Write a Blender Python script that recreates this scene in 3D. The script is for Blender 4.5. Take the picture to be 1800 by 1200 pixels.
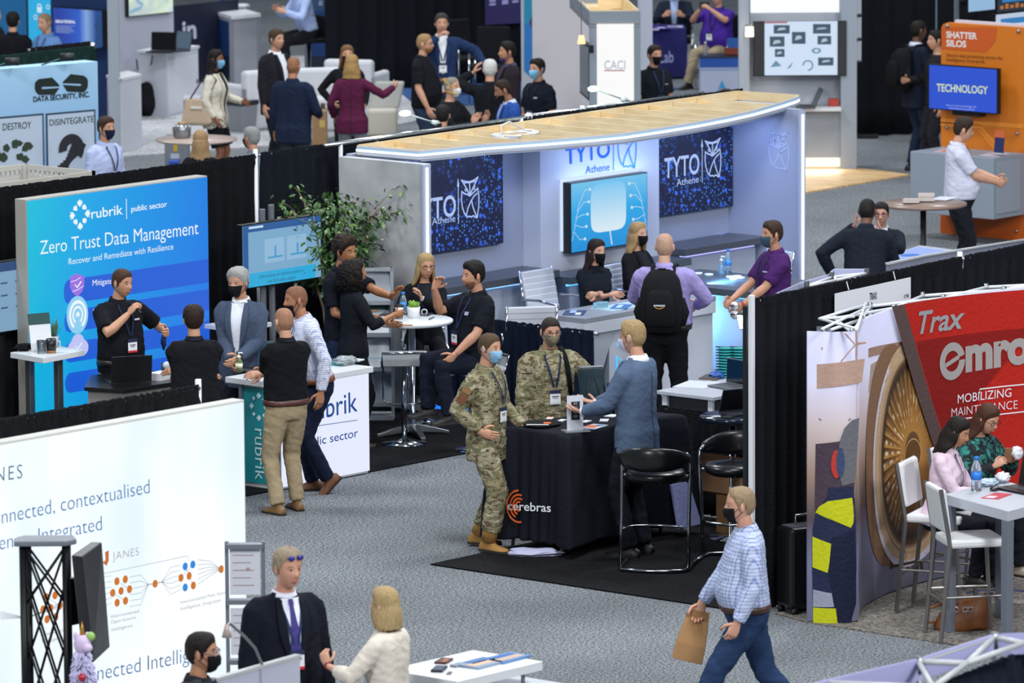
import bpy, bmesh, math, random
from math import sin, cos, pi, radians as R, sqrt, atan2
from mathutils import Vector as V, Matrix, Euler, noise
from mathutils.bvhtree import BVHTree
random.seed(7)
SC = bpy.context.scene
for o in list(bpy.data.objects): bpy.data.objects.remove(o)
COL = SC.collection
# ---------------------------------------------------------------- camera
PITCH, YAW, ROLL, FPX, CAMH = 0.14453, 0.71131, -0.00671, 10308.7, 8.55
_z = V((0, 0, 1)); _f0 = V((cos(YAW), sin(YAW), 0)); _r0 = V((sin(YAW), -cos(YAW), 0))
FW = _f0*cos(PITCH) - _z*sin(PITCH); _u = _z*cos(PITCH) + _f0*sin(PITCH)
RT = _r0*cos(ROLL) + _u*sin(ROLL); UP = _u*cos(ROLL) - _r0*sin(ROLL)
CP = V((0, 0, CAMH))
cam = bpy.data.cameras.new('camera'); cam_o = bpy.data.objects.new('camera', cam); COL.objects.link(cam_o)
cam_o.matrix_world = Matrix(((RT.x, UP.x, -FW.x, 0), (RT.y, UP.y, -FW.y, 0), (RT.z, UP.z, -FW.z, CAMH), (0, 0, 0, 1)))
cam.sensor_width = 36; cam.lens = FPX/1800*36; cam.clip_end = 400
cam.dof.use_dof = True; cam.dof.focus_distance = 47.5; cam.dof.aperture_fstop = 4.6
SC.camera = cam_o
SC.view_settings.view_transform = 'Standard'; SC.view_settings.look = 'None'
SC.view_settings.exposure = -0.12; SC.view_settings.gamma = 1.0; SC.view_settings.use_curve_mapping = False
# ---------------------------------------------------------------- world, hall lamps and added front fill
w = bpy.data.worlds.new('hall_air'); SC.world = w; w.use_nodes = True
w.node_tree.nodes['Background'].inputs[0].default_value = (.72, .85, 1, 1)
w.node_tree.nodes['Background'].inputs[1].default_value = .25
def area(name, loc, aim, size, power, color, sy=None):
 l = bpy.data.lights.new(name, 'AREA'); l.energy = power; l.color = color
 l.shape = 'RECTANGLE'; l.size = size; l.size_y = sy or size
 o = bpy.data.objects.new(name, l); COL.objects.link(o); o.location = loc
 o.rotation_euler = (V(aim) - V(loc)).to_track_quat('-Z', 'Y').to_euler()
 return o
for (x, y) in ((30, 24), (44, 30), (30, 40), (46, 46), (60, 38), (62, 56), (46, 62)):
 area('hall_and_fill_lamp', (x, y, 15), (x+1, y+1, 0), 3.2, 1500, (.93, .97, 1))
for (x, y, p) in ((24, 6, 2900), (6, 20, 2900), (44, 8, 1700)):
 area('hall_and_fill_lamp', (x, y, 14), (40, 36, 1), 4, p, (.98, .98, 1))  # extra fill lamps, added on the camera side to brighten faces
# ---------------------------------------------------------------- pixel <-> place
def ray(x, y): return FW*FPX + RT*(x-900) - UP*(y-600)
def G(x, y, z=0.0):
 d = ray(x, y); return CP + d*((z-CAMH)/d.z)
def proj(P):
 v = V(P)-CP; k = v.dot(FW); return 900+FPX*v.dot(RT)/k, 600-FPX*v.dot(UP)/k
class Plane:
 """upright plane: u runs along dirn, n points to the viewer's side, d is depth behind it"""
 def __init__(s, p0, dirn):
  s.p = V((p0[0], p0[1], 0)); s.d = V((dirn[0], dirn[1], 0)).normalized()
  s.n = V((s.d.y, -s.d.x, 0))
  if s.n.dot(s.p-CP) > 0: s.n = -s.n
 def pix(s, x, y):
  r = ray(x, y); P = CP + r*((s.p-CP).dot(s.n)/r.dot(s.n))
  return (P-s.p).dot(s.d), P.z
 def at(s, u, z, d=0.0): return s.p + s.d*u - s.n*d + V((0, 0, z))
 def px(s, x, y, d=0.0):
  u, z = s.pix(x, y); return s.at(u, z, d)
def YP(y, x=0): return Plane((x, y), (1, 0))
def XP(x, y=0): return Plane((x, y), (0, -1))
# ---------------------------------------------------------------- materials
def lin(h):
 c = [int(h[i:i+2], 16)/255 for i in (0, 2, 4)]
 return tuple(x/12.92 if x <= .04045 else ((x+.055)/1.055)**2.4 for x in c)+(1,)
MC = {}
def nt(name):
 m = bpy.data.materials.new(name); m.use_nodes = True
 return m, m.node_tree, m.node_tree.nodes['Principled BSDF']
def N(t, typ, **kw):
 n = t.nodes.new(typ)
 for k, v in kw.items(): setattr(n, k, v)
 return n
def ramp(t, stops, src, interp='LINEAR'):
 n = t.nodes.new('ShaderNodeValToRGB'); n.color_ramp.interpolation = interp
 e = n.color_ramp.elements
 while len(e) < len(stops): e.new(.5)
 for i, (p, c) in enumerate(stops): e[i].position = p; e[i].color = c if not isinstance(c, str) else lin(c)
 t.links.new(src, n.inputs[0]); return n.outputs[0]
def coord(t, kind='Object', scale=(1, 1, 1), rot=(0, 0, 0)):
 tc = t.nodes.new('ShaderNodeTexCoord'); mp = t.nodes.new('ShaderNodeMapping')
 mp.inputs['Scale'].default_value = scale; mp.inputs['Rotation'].default_value = rot
 t.links.new(tc.outputs[kind], mp.inputs[0]); return mp.outputs[0]
def tex(t, kind, vec, scale, detail=2, **kw):
 n = t.nodes.new(kind); n.inputs['Scale'].default_value = scale
 if 'Detail' in n.inputs: n.inputs['Detail'].default_value = detail if 'Noise' in kind else 0
 for k, v in kw.items(): n.inputs[k].default_value = v
 t.links.new(vec, n.inputs['Vector']); return n
def bump(t, b, src, strength, dist=.01):
 n = t.nodes.new('ShaderNodeBump'); n.inputs['Strength'].default_value = strength; n.inputs['Distance'].default_value = dist
 t.links.new(src, n.inputs['Height']); t.links.new(n.outputs[0], b.inputs['Normal'])
def M(h, rough=.5, metal=0, em=0, coat=0, trans=0, alpha=1):
 key = (h, rough, metal, em, coat, trans, alpha)
 if key in MC: return MC[key]
 m, t, b = nt('paint_'+h)
 b.inputs['Base Color'].default_value = lin(h); b.inputs['Roughness'].default_value = rough
 b.inputs['Metallic'].default_value = metal; b.inputs['Coat Weight'].default_value = coat
 if trans: b.inputs['Transmission Weight'].default_value = trans; b.inputs['IOR'].default_value = 1.35
 if em:
  b.inputs['Emission Color'].default_value = lin(h); b.inputs['Emission Strength'].default_value = em
  b.inputs['Base Color'].default_value = (.02, .02, .02, 1)
 else:
  v = coord(t); n = tex(t, 'ShaderNodeTexNoise', v, 9, 3)
  mr = N(t, 'ShaderNodeMapRange'); mr.inputs['To Min'].default_value = max(0, rough-.07); mr.inputs['To Max'].default_value = min(1, rough+.07)
  t.links.new(n.outputs[0], mr.inputs[0]); t.links.new(mr.outputs[0], b.inputs['Roughness'])
 if alpha < 1: b.inputs['Alpha'].default_value = alpha
 MC[key] = m; return m
def mixc(t, fac, a, b):
 n = t.nodes.new('ShaderNodeMix'); n.data_type = 'RGBA'
 t.links.new(fac, n.inputs[0])
 for i, c in ((6, a), (7, b)):
  if isinstance(c, str): n.inputs[i].default_value = lin(c)
  elif isinstance(c, tuple): n.inputs[i].default_value = c
  else: t.links.new(c, n.inputs[i])
 return n.outputs[2]
def fabric(h, rough=.9, var=.12, scale=14):
 key = ('fab', h, rough)
 if key in MC: return MC[key]
 m, t, b = nt('cloth_'+h); c = lin(h); v = coord(t)
 n = tex(t, 'ShaderNodeTexNoise', v, scale, 4)
 a = tuple(x*(1-var) for x in c[:3])+(1,); d = tuple(min(1, x*(1+var)) for x in c[:3])+(1,)
 t.links.new(mixc(t, n.outputs[0], a, d), b.inputs['Base Color']); b.inputs['Roughness'].default_value = rough
 b.inputs['Specular IOR Level'].default_value = .18
 n2 = tex(t, 'ShaderNodeTexNoise', v, 30, 3); bump(t, b, n2.outputs[0], .35, .02)
 MC[key] = m; return m
def check(base, line, scale=60, w=.28):
 key = ('chk', base, line, scale)
 if key in MC: return MC[key]
 m, t, b = nt('checked_cloth'); v = coord(t); sep = N(t, 'ShaderNodeSeparateXYZ'); t.links.new(v, sep.inputs[0])
 outs = []
 for ax, kk in ((0, 1), (2, 1), (1, 1)):
  mu = N(t, 'ShaderNodeMath', operation='MULTIPLY'); mu.inputs[1].default_value = scale*kk; t.links.new(sep.outputs[ax], mu.inputs[0])
  fr = N(t, 'ShaderNodeMath', operation='FRACT'); t.links.new(mu.outputs[0], fr.inputs[0])
  lt = N(t, 'ShaderNodeMath', operation='LESS_THAN'); lt.inputs[1].default_value = w; t.links.new(fr.outputs[0], lt.inputs[0]); outs.append(lt.outputs[0])
 ad = N(t, 'ShaderNodeMath', operation='ADD'); t.links.new(outs[0], ad.inputs[0]); t.links.new(outs[1], ad.inputs[1])
 hf = N(t, 'ShaderNodeMath', operation='MULTIPLY'); hf.inputs[1].default_value = .5; t.links.new(ad.outputs[0], hf.inputs[0])
 t.links.new(mixc(t, hf.outputs[0], base, line), b.inputs['Base Color']); b.inputs['Roughness'].default_value = .85
 n2 = tex(t, 'ShaderNodeTexNoise', v, 26, 3); bump(t, b, n2.outputs[0], .4, .02)
 MC[key] = m; return m
def camo():
 if 'camo' in MC: return MC['camo']
 m, t, b = nt('camouflage_cloth'); v = coord(t, scale=(1, 1, 1.5))
 n1 = tex(t, 'ShaderNodeTexNoise', v, 8, 4, Distortion=.6); n2 = tex(t, 'ShaderNodeTexNoise', coord(t, scale=(1.2, 1, 1.9)), 15, 3, Distortion=.8)
 n3 = tex(t, 'ShaderNodeTexNoise', coord(t, scale=(.6, .7, 3)), 26, 2, Distortion=.4)
 c = ramp(t, ((0, '8d8468'), (.44, '9a9175'), (.5, '7a7a58'), (.56, '6a6c4a'), (.62, '85795c')), n1.outputs[0], 'LINEAR')
 f = ramp(t, ((.0, '000000'), (.585, '000000'), (.60, 'ffffff')), n2.outputs[0])
 c = mixc(t, f, c, '5e4a36')
 f = ramp(t, ((.0, 'ffffff'), (.37, 'ffffff'), (.385, '000000')), n2.outputs[0]); c = mixc(t, f, c, 'b3aa90')
 f = ramp(t, ((.0, '000000'), (.63, '000000'), (.645, 'ffffff')), n3.outputs[0]); c = mixc(t, f, c, '3c3428')
 t.links.new(c, b.inputs['Base Color']); b.inputs['Roughness'].default_value = .9
 n4 = tex(t, 'ShaderNodeTexNoise', v, 22, 3); bump(t, b, n4.outputs[0], .6, .03)
 MC['camo'] = m; return m
def skin(h):
 key = ('skin', h)
 if key in MC: return MC[key]
 m, t, b = nt('skin_'+h); c = lin(h); v = coord(t); n = tex(t, 'ShaderNodeTexNoise', v, 20, 3)
 a = (c[0]*.88, c[1]*.82, c[2]*.8, 1); d = (min(1, c[0]*1.08), c[1]*1.04, c[2]*1.02, 1)
 t.links.new(mixc(t, n.outputs[0], a, d), b.inputs['Base Color']); b.inputs['Roughness'].default_value = .48
 b.inputs['Subsurface Weight'].default_value = .08; b.inputs['Subsurface Radius'].default_value = (.01, .004, .002)
 MC[key] = m; return m
def hairm(h):
 key = ('hair', h)
 if key in MC: return MC[key]
 m, t, b = nt('hair_'+h); c = lin(h); v = coord(t, scale=(1, 1, .18)); n = tex(t, 'ShaderNodeTexNoise', v, 120, 3)
 a = tuple(x*.55 for x in c[:3])+(1,); d = tuple(min(1, x*1.35) for x in c[:3])+(1,)
 t.links.new(mixc(t, n.outputs[0], a, d), b.inputs['Base Color']); b.inputs['Roughness'].default_value = .6; b.inputs['Specular IOR Level'].default_value = .25
 bump(t, b, n.outputs[0], .8, .01); MC[key] = m; return m
def gradm(name, stops, kind='Object', axis=0, lo=0, hi=1, em=1.0, rough=.6):
 """printed gradient along one axis of the object's own coordinates"""
 m, t, b = nt(name); v = coord(t, kind); sep = N(t, 'ShaderNodeSeparateXYZ'); t.links.new(v, sep.inputs[0])
 mr = N(t, 'ShaderNodeMapRange'); mr.inputs['From Min'].default_value = lo; mr.inputs['From Max'].default_value = hi
 t.links.new(sep.outputs[axis], mr.inputs[0]); c = ramp(t, stops, mr.outputs[0])
 t.links.new(c, b.inputs['Emission Color' if em else 'Base Color']); b.inputs['Roughness'].default_value = rough
 if em: b.inputs['Emission Strength'].default_value = em; b.inputs['Base Color'].default_value = (.02, .02, .02, 1)
 return m
# ---------------------------------------------------------------- mesh builder
class MB:
 def __init__(s): s.v = []; s.f = []; s.m = []; s.cm = 0
 def add(s, vs, fs):
  k = len(s.v); s.v += [V(p) for p in vs]; s.f += [tuple(i+k for i in f) for f in fs]; s.m += [s.cm]*len(fs); return s
 def hexa(s, c):   # 8 corners: bottom 4 ccw, top 4 ccw
  return s.add(c, [(3, 2, 1, 0), (4, 5, 6, 7), (0, 1, 5, 4), (1, 2, 6, 5), (2, 3, 7, 6), (3, 0, 4, 7)])
 def box(s, a, b):
  x0, x1 = sorted((a[0], b[0])); y0, y1 = sorted((a[1], b[1])); z0, z1 = sorted((a[2], b[2]))
  return s.hexa([(x0, y0, z0), (x1, y0, z0), (x1, y1, z0), (x0, y1, z0), (x0, y0, z1), (x1, y0, z1), (x1, y1, z1), (x0, y1, z1)])
 def pbox(s, P, u0, u1, z0, z1, d0, d1):   # box in a plane's frame
  c = [P.at(u, z, d) for z in (z0, z1) for (u, d) in ((u0, d0), (u1, d0), (u1, d1), (u0, d1))]
  return s.hexa(c)
 def obox(s, c, ax, ay, az, hx, hy, hz):
  c = V(c); ax, ay, az = V(ax).normalized()*hx, V(ay).normalized()*hy, V(az).normalized()*hz
  return s.hexa([c+sx*ax+sy*ay+sz*az for sz in (-1, 1) for (sx, sy) in ((-1, -1), (1, -1), (1, 1), (-1, 1))])
 def loft(s, rings, cap=True, closed=False):
  k = len(rings[0]); vs = [p for r in rings for p in r]; fs = []
  n = len(rings)
  for i in range(n if closed else n-1):
   j = (i+1) % n
   for a in range(k):
    b = (a+1) % k; fs.append((i*k+a, i*k+b, j*k+b, j*k+a))
  if cap and not closed: fs.append(tuple(range(k))[::-1]); fs.append(tuple((n-1)*k+a for a in range(k)))
  return s.add(vs, fs)
 def tube(s, pts, r, k=8, cap=True, closed=False, flat=1.0):
  pts = [V(p) for p in pts]; n = len(pts); rs = r if isinstance(r, (list, tuple)) else [r]*n
  rings = []; side = None
  for i, p in enumerate(pts):
   if closed: t = pts[(i+1) % n]-pts[i-1]
   else: t = pts[min(i+1, n-1)]-pts[max(i-1, 0)]
   if t.length < 1e-9: t = V((0, 0, 1))
   t.normalize()
   if side is None:
    side = t.cross(V((0, 0, 1)))
    if side.length < .1: side = t.cross(V((1, 0, 0)))
   side = (side - t*side.dot(t)).normalized(); up = side.cross(t)
   rings.append([p + side*cos(2*pi*a/k)*rs[i] + up*sin(2*pi*a/k)*rs[i]*flat for a in range(k)])
  return s.loft(rings, cap, closed)
 def lathe(s, prof, c, k=24, axis=None):
  c = V(c); rings = []
  for (r, z) in prof: rings.append([c+V((r*cos(2*pi*a/k), r*sin(2*pi*a/k), z)) for a in range(k)])
  return s.loft(rings)
 def ball(s, c, rx, ry=None, rz=None, k=14, rows=8, rot=None):
  ry = ry or rx; rz = rz or rx; c = V(c); rings = []
  for i in range(rows+1):
   t = pi*(i+.02)/(rows+.04) if True else 0; z = -cos(t); q = sin(t)
   rr = []
   for a in range(k):
    p = V((rx*q*cos(2*pi*a/k), ry*q*sin(2*pi*a/k), rz*z))
    if rot: p = rot @ p
    rr.append(c+p)
   rings.append(rr)
  return s.loft(rings)
 def prism(s, pts, up):   # polygon (3d points) pushed along up
  pts = [V(p) for p in pts]; n = len(pts); up = V(up)
  return s.add(pts+[p+up for p in pts], [tuple(range(n))[::-1], tuple(range(n, 2*n))]+[(i, (i+1) % n, n+(i+1) % n, n+i) for i in range(n)])
 def ppoly(s, P, uz, off=.004, th=.003):   # flat shape on a plane, uz list of (u, z)
  return s.prism([P.at(u, z, -off+th) for u, z in uz], P.n*th)
 def xppoly(s, P, px, off=.004, th=.003): return s.ppoly(P, [P.pix(x, y) for x, y in px], off, th)
 def disc(s, P, u, z, r, off=.004, k=24, rz=None): return s.ppoly(P, [(u+r*cos(2*pi*i/k), z+(rz or r)*sin(2*pi*i/k)) for i in range(k)], off)
 def ring(s, P, u, z, r0, r1, a0=0, a1=360, off=.004, k=24, asp=1.0):
  n = k; vs = []; fs = []
  for i in range(n+1):
   a = R(a0+(a1-a0)*i/n)
   for r in (r0, r1): vs.append(P.at(u+r*cos(a), z+r*asp*sin(a), -off))
  for i in range(n): fs.append((2*i, 2*i+1, 2*i+3, 2*i+2))
  return s.add(vs, fs)
 def stroke(s, P, pts, wd, off=.004, px=True):   # a drawn line of width wd on a plane
  q = [P.pix(*p) if px else p for p in pts]; n = len(q); vs = []; fs = []
  for i, (u, z) in enumerate(q):
   a = q[max(i-1, 0)]; b = q[min(i+1, n-1)]; du, dz = b[0]-a[0], b[1]-a[1]; l = sqrt(du*du+dz*dz) or 1
   for sg in (-1, 1): vs.append(P.at(u-dz/l*wd/2*sg, z+du/l*wd/2*sg, -off))
  for i in range(n-1): fs.append((2*i, 2*i+1, 2*i+3, 2*i+2))
  return s.add(vs, fs)
 def build(s, name, mat, parent=None, smooth=False, bevel=0, sub=0, local=False, origin=None):
  me = bpy.data.meshes.new(name)
  o0 = V((0, 0, 0))
  if parent is not None and not local:
   q = parent
   while q is not None: o0 = o0+q.location; q = q.parent
  elif origin is not None: o0 = V(origin)
  me.from_pydata([p-o0 for p in s.v], [], s.f)
  mats = mat if isinstance(mat, (list, tuple)) else [mat]
  for m in mats: me.materials.append(m)
  if any(s.m): me.polygons.foreach_set('material_index', s.m)
  bm = bmesh.new(); bm.from_mesh(me); bmesh.ops.recalc_face_normals(bm, faces=bm.faces); bm.to_mesh(me); bm.free()
  o = bpy.data.objects.new(name, me); COL.objects.link(o)
  if parent is not None: o.parent = parent
  elif origin is not None: o.location = o0
  if bevel:
   b = o.modifiers.new('bevel', 'BEVEL'); b.width = bevel; b.segments = 2; b.limit_method = 'ANGLE'
  if sub:
   b = o.modifiers.new('sub', 'SUBSURF'); b.levels = b.render_levels = sub
  if smooth: me.shade_smooth() if hasattr(me, 'shade_smooth') else me.polygons.foreach_set('use_smooth', [True]*len(me.polygons))
  return o
def tag(o, label, cat, group=None, kind=None):
 o['label'] = label; o['category'] = cat
 if group: o['group'] = group
 if kind: o['kind'] = kind
 return o
def thing(name, label, cat, loc, group=None, rz=0):
 o = bpy.data.objects.new(name, None); COL.objects.link(o); o.location = loc; o.rotation_euler.z = rz
 o.empty_display_size = .1; return tag(o, label, cat, group)
def struct(o): o['kind'] = 'structure'; return o
def sub(o, label): o['label'] = label; return o
# ---------------------------------------------------------------- lettering
FONTC = {}
def glyphs(s, bold=0.0, shear=0.0, space=1.0):
 k = (s, bold, shear, space)
 if k not in FONTC:
  c = bpy.data.curves.new('t', 'FONT'); c.body = s; c.offset = bold; c.shear = shear; c.space_character = space; c.resolution_u = 4
  o = bpy.data.objects.new('t', c); COL.objects.link(o)
  dg = bpy.context.evaluated_depsgraph_get(); me = bpy.data.meshes.new_from_object(o.evaluated_get(dg))
  FONTC[k] = ([v.co.copy() for v in me.vertices], [tuple(p.vertices) for p in me.polygons])
  bpy.data.objects.remove(o); bpy.data.curves.remove(c); bpy.data.meshes.remove(me)
 return FONTC[k]
def lettering(mb, P, s, xl, yl, xr, yr, hpx, bold=0.0, off=.006, shear=0.0, space=1.0, px=True, up=None):
 """text from its left foot to its right foot; hpx = height of a capital (pixels of the photo or metres)"""
 vs, fs = glyphs(s, bold, shear, space)
 x0 = min(v.x for v in vs); x1 = max(v.x for v in vs); cap = .69
 if px:
  a = P.pix(xl, yl); b = P.pix(xr, yr); c = P.pix(xl, yl-hpx); h = c[1]-a[1]
 else: a = (xl, yl); b = (xr, yr); h = hpx
 L = sqrt((b[0]-a[0])**2+(b[1]-a[1])**2); eu = ((b[0]-a[0])/L, (b[1]-a[1])/L); ev = (-eu[1], eu[0])
 out = []
 for v in vs:
  p = (v.x-x0)/(x1-x0)*L; q = v.y/cap*h
  out.append(P.at(a[0]+eu[0]*p+ev[0]*q, a[1]+eu[1]*p+ev[1]*q, -off))
 mb.add(out, fs); return mb
def words(parent, name, mat, P, rows, **kw):
 mb = MB()
 for r in rows: lettering(mb, P, *r, **kw)
 return mb.build(name, mat, parent)
# ---------------------------------------------------------------- people
def remesh(mb, vox=.013, it=4, wr=0.0, seed=0, fr=9.0):
 me = bpy.data.meshes.new('t'); me.from_pydata(mb.v, [], mb.f)
 bm = bmesh.new(); bm.from_mesh(me); bmesh.ops.recalc_face_normals(bm, faces=bm.faces); bm.to_mesh(me); bm.free()
 o = bpy.data.objects.new('t', me); COL.objects.link(o)
 r = o.modifiers.new('r', 'REMESH'); r.mode = 'VOXEL'; r.voxel_size = vox
 s = o.modifiers.new('s', 'SMOOTH'); s.iterations = it; s.factor = .5
 dg = bpy.context.evaluated_depsgraph_get(); m2 = bpy.data.meshes.new_from_object(o.evaluated_get(dg))
 vs = [v.co.copy() for v in m2.vertices]; fs = [tuple(p.vertices) for p in m2.polygons]
 if wr:
  for i, v in enumerate(m2.vertices):
   p = v.co; q = V((p.x*fr+seed, p.y*fr, p.z*fr*1.7+p.x*fr*.9))
   a = noise.noise(q); b = noise.noise(q*2.3+V((5, 3, 1)))
   vs[i] = p + v.normal*wr*((.4-abs(a)*2)*.8+b*.5)
 bpy.data.objects.remove(o); bpy.data.meshes.remove(me); bpy.data.meshes.remove(m2)
 return vs, fs
def sstep(a, b, x):
 t = max(0, min(1, (x-a)/(b-a))); return t*t*(3-2*t)
def interp(tab, x):
 if x <= tab[0][0]: return tab[0][1]
 for (a, p), (b, q) in zip(tab, tab[1:]):
  if x <= b: return p+(q-p)*(x-a)/(b-a)
 return tab[-1][1]
def headpt(d, jaw=.24, nose=True):
 x, y, z = d
 px, py, pz = .075*x, .096*y, .117*z
 if 0 < z < .985: k = (1-z**2.6)**(1/2.6)/sqrt(1-z*z); px *= k; py *= k
 if z < 0:
  q = (-z)**1.3; px *= 1-jaw*q
  if y < 0: py *= 1-.42*q
  else: py *= 1-.06*q; py += .012*q
 if y > 0:
  py -= .006*sstep(.5, 1, y)*sstep(-.2, .3, z)
  g = lambda cx, cz, sx, sz: math.exp(-((px-cx)/sx)**2-((pz-cz)/sz)**2)
  if nose:
   if -.05 < pz < .03: py += .0215*math.exp(-(px/.014)**2)*interp(((-.045, 0), (-.03, .7), (-.022, 1), (.012, .35), (.03, .1)), pz)
   py += .004*g(-.014, -.026, .008, .008)+.004*g(.014, -.026, .008, .008)
  for s in (-1, 1): py -= .013*g(s*.031, .012, .016, .012); py += .004*g(s*.03, .033, .02, .007)
  py += .006*g(0, -.058, .022, .010)+.007*g(0, -.098, .02, .014)-.003*g(0, -.072, .02, .006)
 return V((px, py, pz))
HL = {'short': ((0, .074), (30, .070), (50, .048), (66, .018), (76, -.02), (84, -.022), (90, .016), (104, .012), (112, -.05), (180, -.078)),
  'recede': ((0, .094), (20, .088), (32, .072), (45, .07), (58, .05), (70, .018), (78, -.02), (84, -.022), (90, .016), (104, .012), (112, -.05), (180, -.078)),
  'long': ((0, .074), (30, .066), (50, .05), (66, .02), (78, -.03), (90, -.05), (180, -.10))}
def hairline(st, ph): return interp(HL.get(st, HL['short']), ph)
def grid_dirs(nu, nv):
 return [[(sin(2*pi*a/nu)*sin(pi*(i+.001)/(nv+.002)), cos(2*pi*a/nu)*sin(pi*(i+.001)/(nv+.002)), -cos(pi*(i+.001)/(nv+.002))) for a in range(nu)] for i in range(nv+1)]
def ik(a, b, l1, l2, pole):
 d = b-a; L = d.length
 if L > (l1+l2)*.995: b = a+d*((l1+l2)*.995/L); d = b-a; L = d.length
 n = d/L; ca = max(-1, min(1, (l1*l1+L*L-l2*l2)/(2*l1*L))); p = pole-n*pole.dot(n)
 if p.length < 1e-4: p = V((0, 0, 1))-n*n.z
 p.normalize(); return a+n*l1*ca+p*l1*sqrt(max(0, 1-ca*ca)), b
FIT = {'polo': (.020, .86), 'shirt': (.020, .968), 'jacket': (.019, .75), 'camo': (.022, .74), 'sweater': (.022, .84), 'blouse': (.030, .84), 'blazer': (.020, .78), 'cardigan': (.026, .74), 'tshirt': (.018, .88)}
PEOPLE = []
def person(label, head, h, S=1.75, ground=None, pel=.93, lean=0, side=0, twist=0, look=(0, 0, 0), RH=None, LH=None, RP=None, LP=None, RD=None, LD=None, RN=None, LN=None,
   curl=.45, rcurl=None, lcurl=None, RF=None, LF=None, RK=None, LK=None, fpit=(0, 0), fyaw=8, fem=False, fat=0.0, wide=1.0,
   skinc='c99a7c', hair='short', hairc='3a2a20', thick=.014, hlen=.2, hphi=118, beard=None, maskc=None, maskdn=0, glasses=None,
   top='polo', topm=None, hem=None, sleeve=None, collar=None, collarm=None, vshirt=None, tie=None, lapel=True, pants='20222a', pantm=None, skirt=None, belt=None, shoes='1c1a19', boots=False,
   lany=None, badge=None, logo=None, extra=None, cuff=None, watch=None, vx=.013, thumbs=True, hide_legs=False):
 s = S/1.76
 piv = V((0, 0, pel)); dz = pel-.93
 Rm = Matrix.Rotation(R(twist), 3, 'Z') @ Matrix.Rotation(R(-lean), 3, 'X') @ Matrix.Rotation(R(side), 3, 'Y')
 def T(p):
  p = V(p); k = sstep(.80, 1.06, p.z)
  r = Matrix.Rotation(R(twist)*k, 3, 'Z') @ Matrix.Rotation(R(-lean)*k, 3, 'X') @ Matrix.Rotation(R(side)*k, 3, 'Y')
  return piv + r @ (p-V((0, 0, .93)))
 sw = (.152 if fem else .176)*wide
 Hm = Rm @ (Matrix.Rotation(R(look[0]), 3, 'Z') @ Matrix.Rotation(R(-look[1]), 3, 'X') @ Matrix.Rotation(R(look[2]), 3, 'Y'))
 nb = T((0, -.005, 1.50)); hc = nb + Hm @ V((0, .028, .142))
 topz = hc + Hm @ V((0, -.01, .121))
 # placement
 az = YAW+pi+R(h); rz = az-pi/2
 Rw = Matrix.Rotation(rz, 3, 'Z')
 if ground: g = G(*ground); root = V((g.x, g.y, ground[2] if len(ground) > 2 else 0))
 else:
  zb = head[2] if len(head) > 2 else 0
  g = G(head[0], head[1], topz.z*s+zb); off = Rw @ V((topz.x*s, topz.y*s, 0)); root = V((g.x-off.x, g.y-off.y, zb))
 # limbs
 sh = {}; el = {}; wr = {}
 for k, sg, tg, pl in (('R', 1, RH, RP), ('L', -1, LH, LP)):
  a = T((sg*sw, -.01, 1.405)); tg = V(tg) if tg else V((sg*(sw+.075), .05, .86+dz)) + (T((0, 0, 1.4))-V((0, 0, 1.4+dz)))*.8
  pl = V(pl) if pl else V((sg*.45, -.8, -.25))
  e, b = ik(a, tg, .285, .255, pl); sh[k], el[k], wr[k] = a, e, b
 hip = {}; kn = {}; an = {}
 for k, sg, tg, pl in (('R', 1, RF, RK), ('L', -1, LF, LK)):
  a = T((sg*.088, 0, .90)); tg = V(tg) if tg else V((sg*.105, 0, .085))
  e, b = ik(a, tg, .43, .415, V(pl) if pl else V((sg*.12, 1, 0))); hip[k], kn[k], an[k] = a, e, b
 f = fat
 if fem: tor = [(.80, .10, .09, 0), (.86, .165, .115, -.005), (.93, .178, .118, -.008), (1.0, .155, .10, 0), (1.08, .132, .09, .004), (1.17, .138, .096, .012), (1.26, .152, .118, .026), (1.33, .155, .108, .018), (1.40, .148, .086, .0), (1.44, .124, .072, -.008), (1.475, .076, .06, -.008), (1.49, .062, .056, -.006), (1.51, .05, .05, 0)]
 else: tor = [(.80, .10, .09, 0), (.86, .16, .112, 0), (.93, .168, .115, 0), (1.0, .162, .11, 0), (1.08, .158, .108, .004), (1.17, .162, .11, .008), (1.26, .172, .116, .012), (1.33, .178, .114, .008), (1.40, .172, .098, -.004), (1.44, .148, .082, -.012), (1.475, .092, .07, -.012), (1.49, .074, .064, -.008), (1.51, .062, .06, 0)]
 def trings(inf, z0, z1, k=28):
  out = []
  zs = [z0]+[z0+(z1-z0)*i/16 for i in range(1, 17)]
  for z in zs:
   rx = interp([(q[0], q[1]) for q in tor], z)*(wide if z < 1.46 else 1); ry = interp([(q[0], q[2]) for q in tor], z); yo = interp([(q[0], q[3]) for q in tor], z)
   b = f*math.exp(-((z-1.06)/.17)**2); rx += b*.45+inf; ry += b*.62+inf; yo += b*.5
   ring = []
   for a in range(k):
    t = 2*pi*a/k; c, q = cos(t), sin(t); e = .82
    ring.append(T((rx*abs(c)**e*(1 if c > 0 else -1), yo+ry*abs(q)**e*(1 if q > 0 else -1), z)))
   out.append(ring)
  return out
 # --- skin
 sk = skin(skinc); core = MB()
 core.loft(trings(-.004, .82, 1.47)); core.tube([T((0, -.008, 1.44)), nb, hc+Hm @ V((0, -.012, -.05))], [.062, .054, .052] if not fem else [.052, .046, .046], 14)
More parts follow.
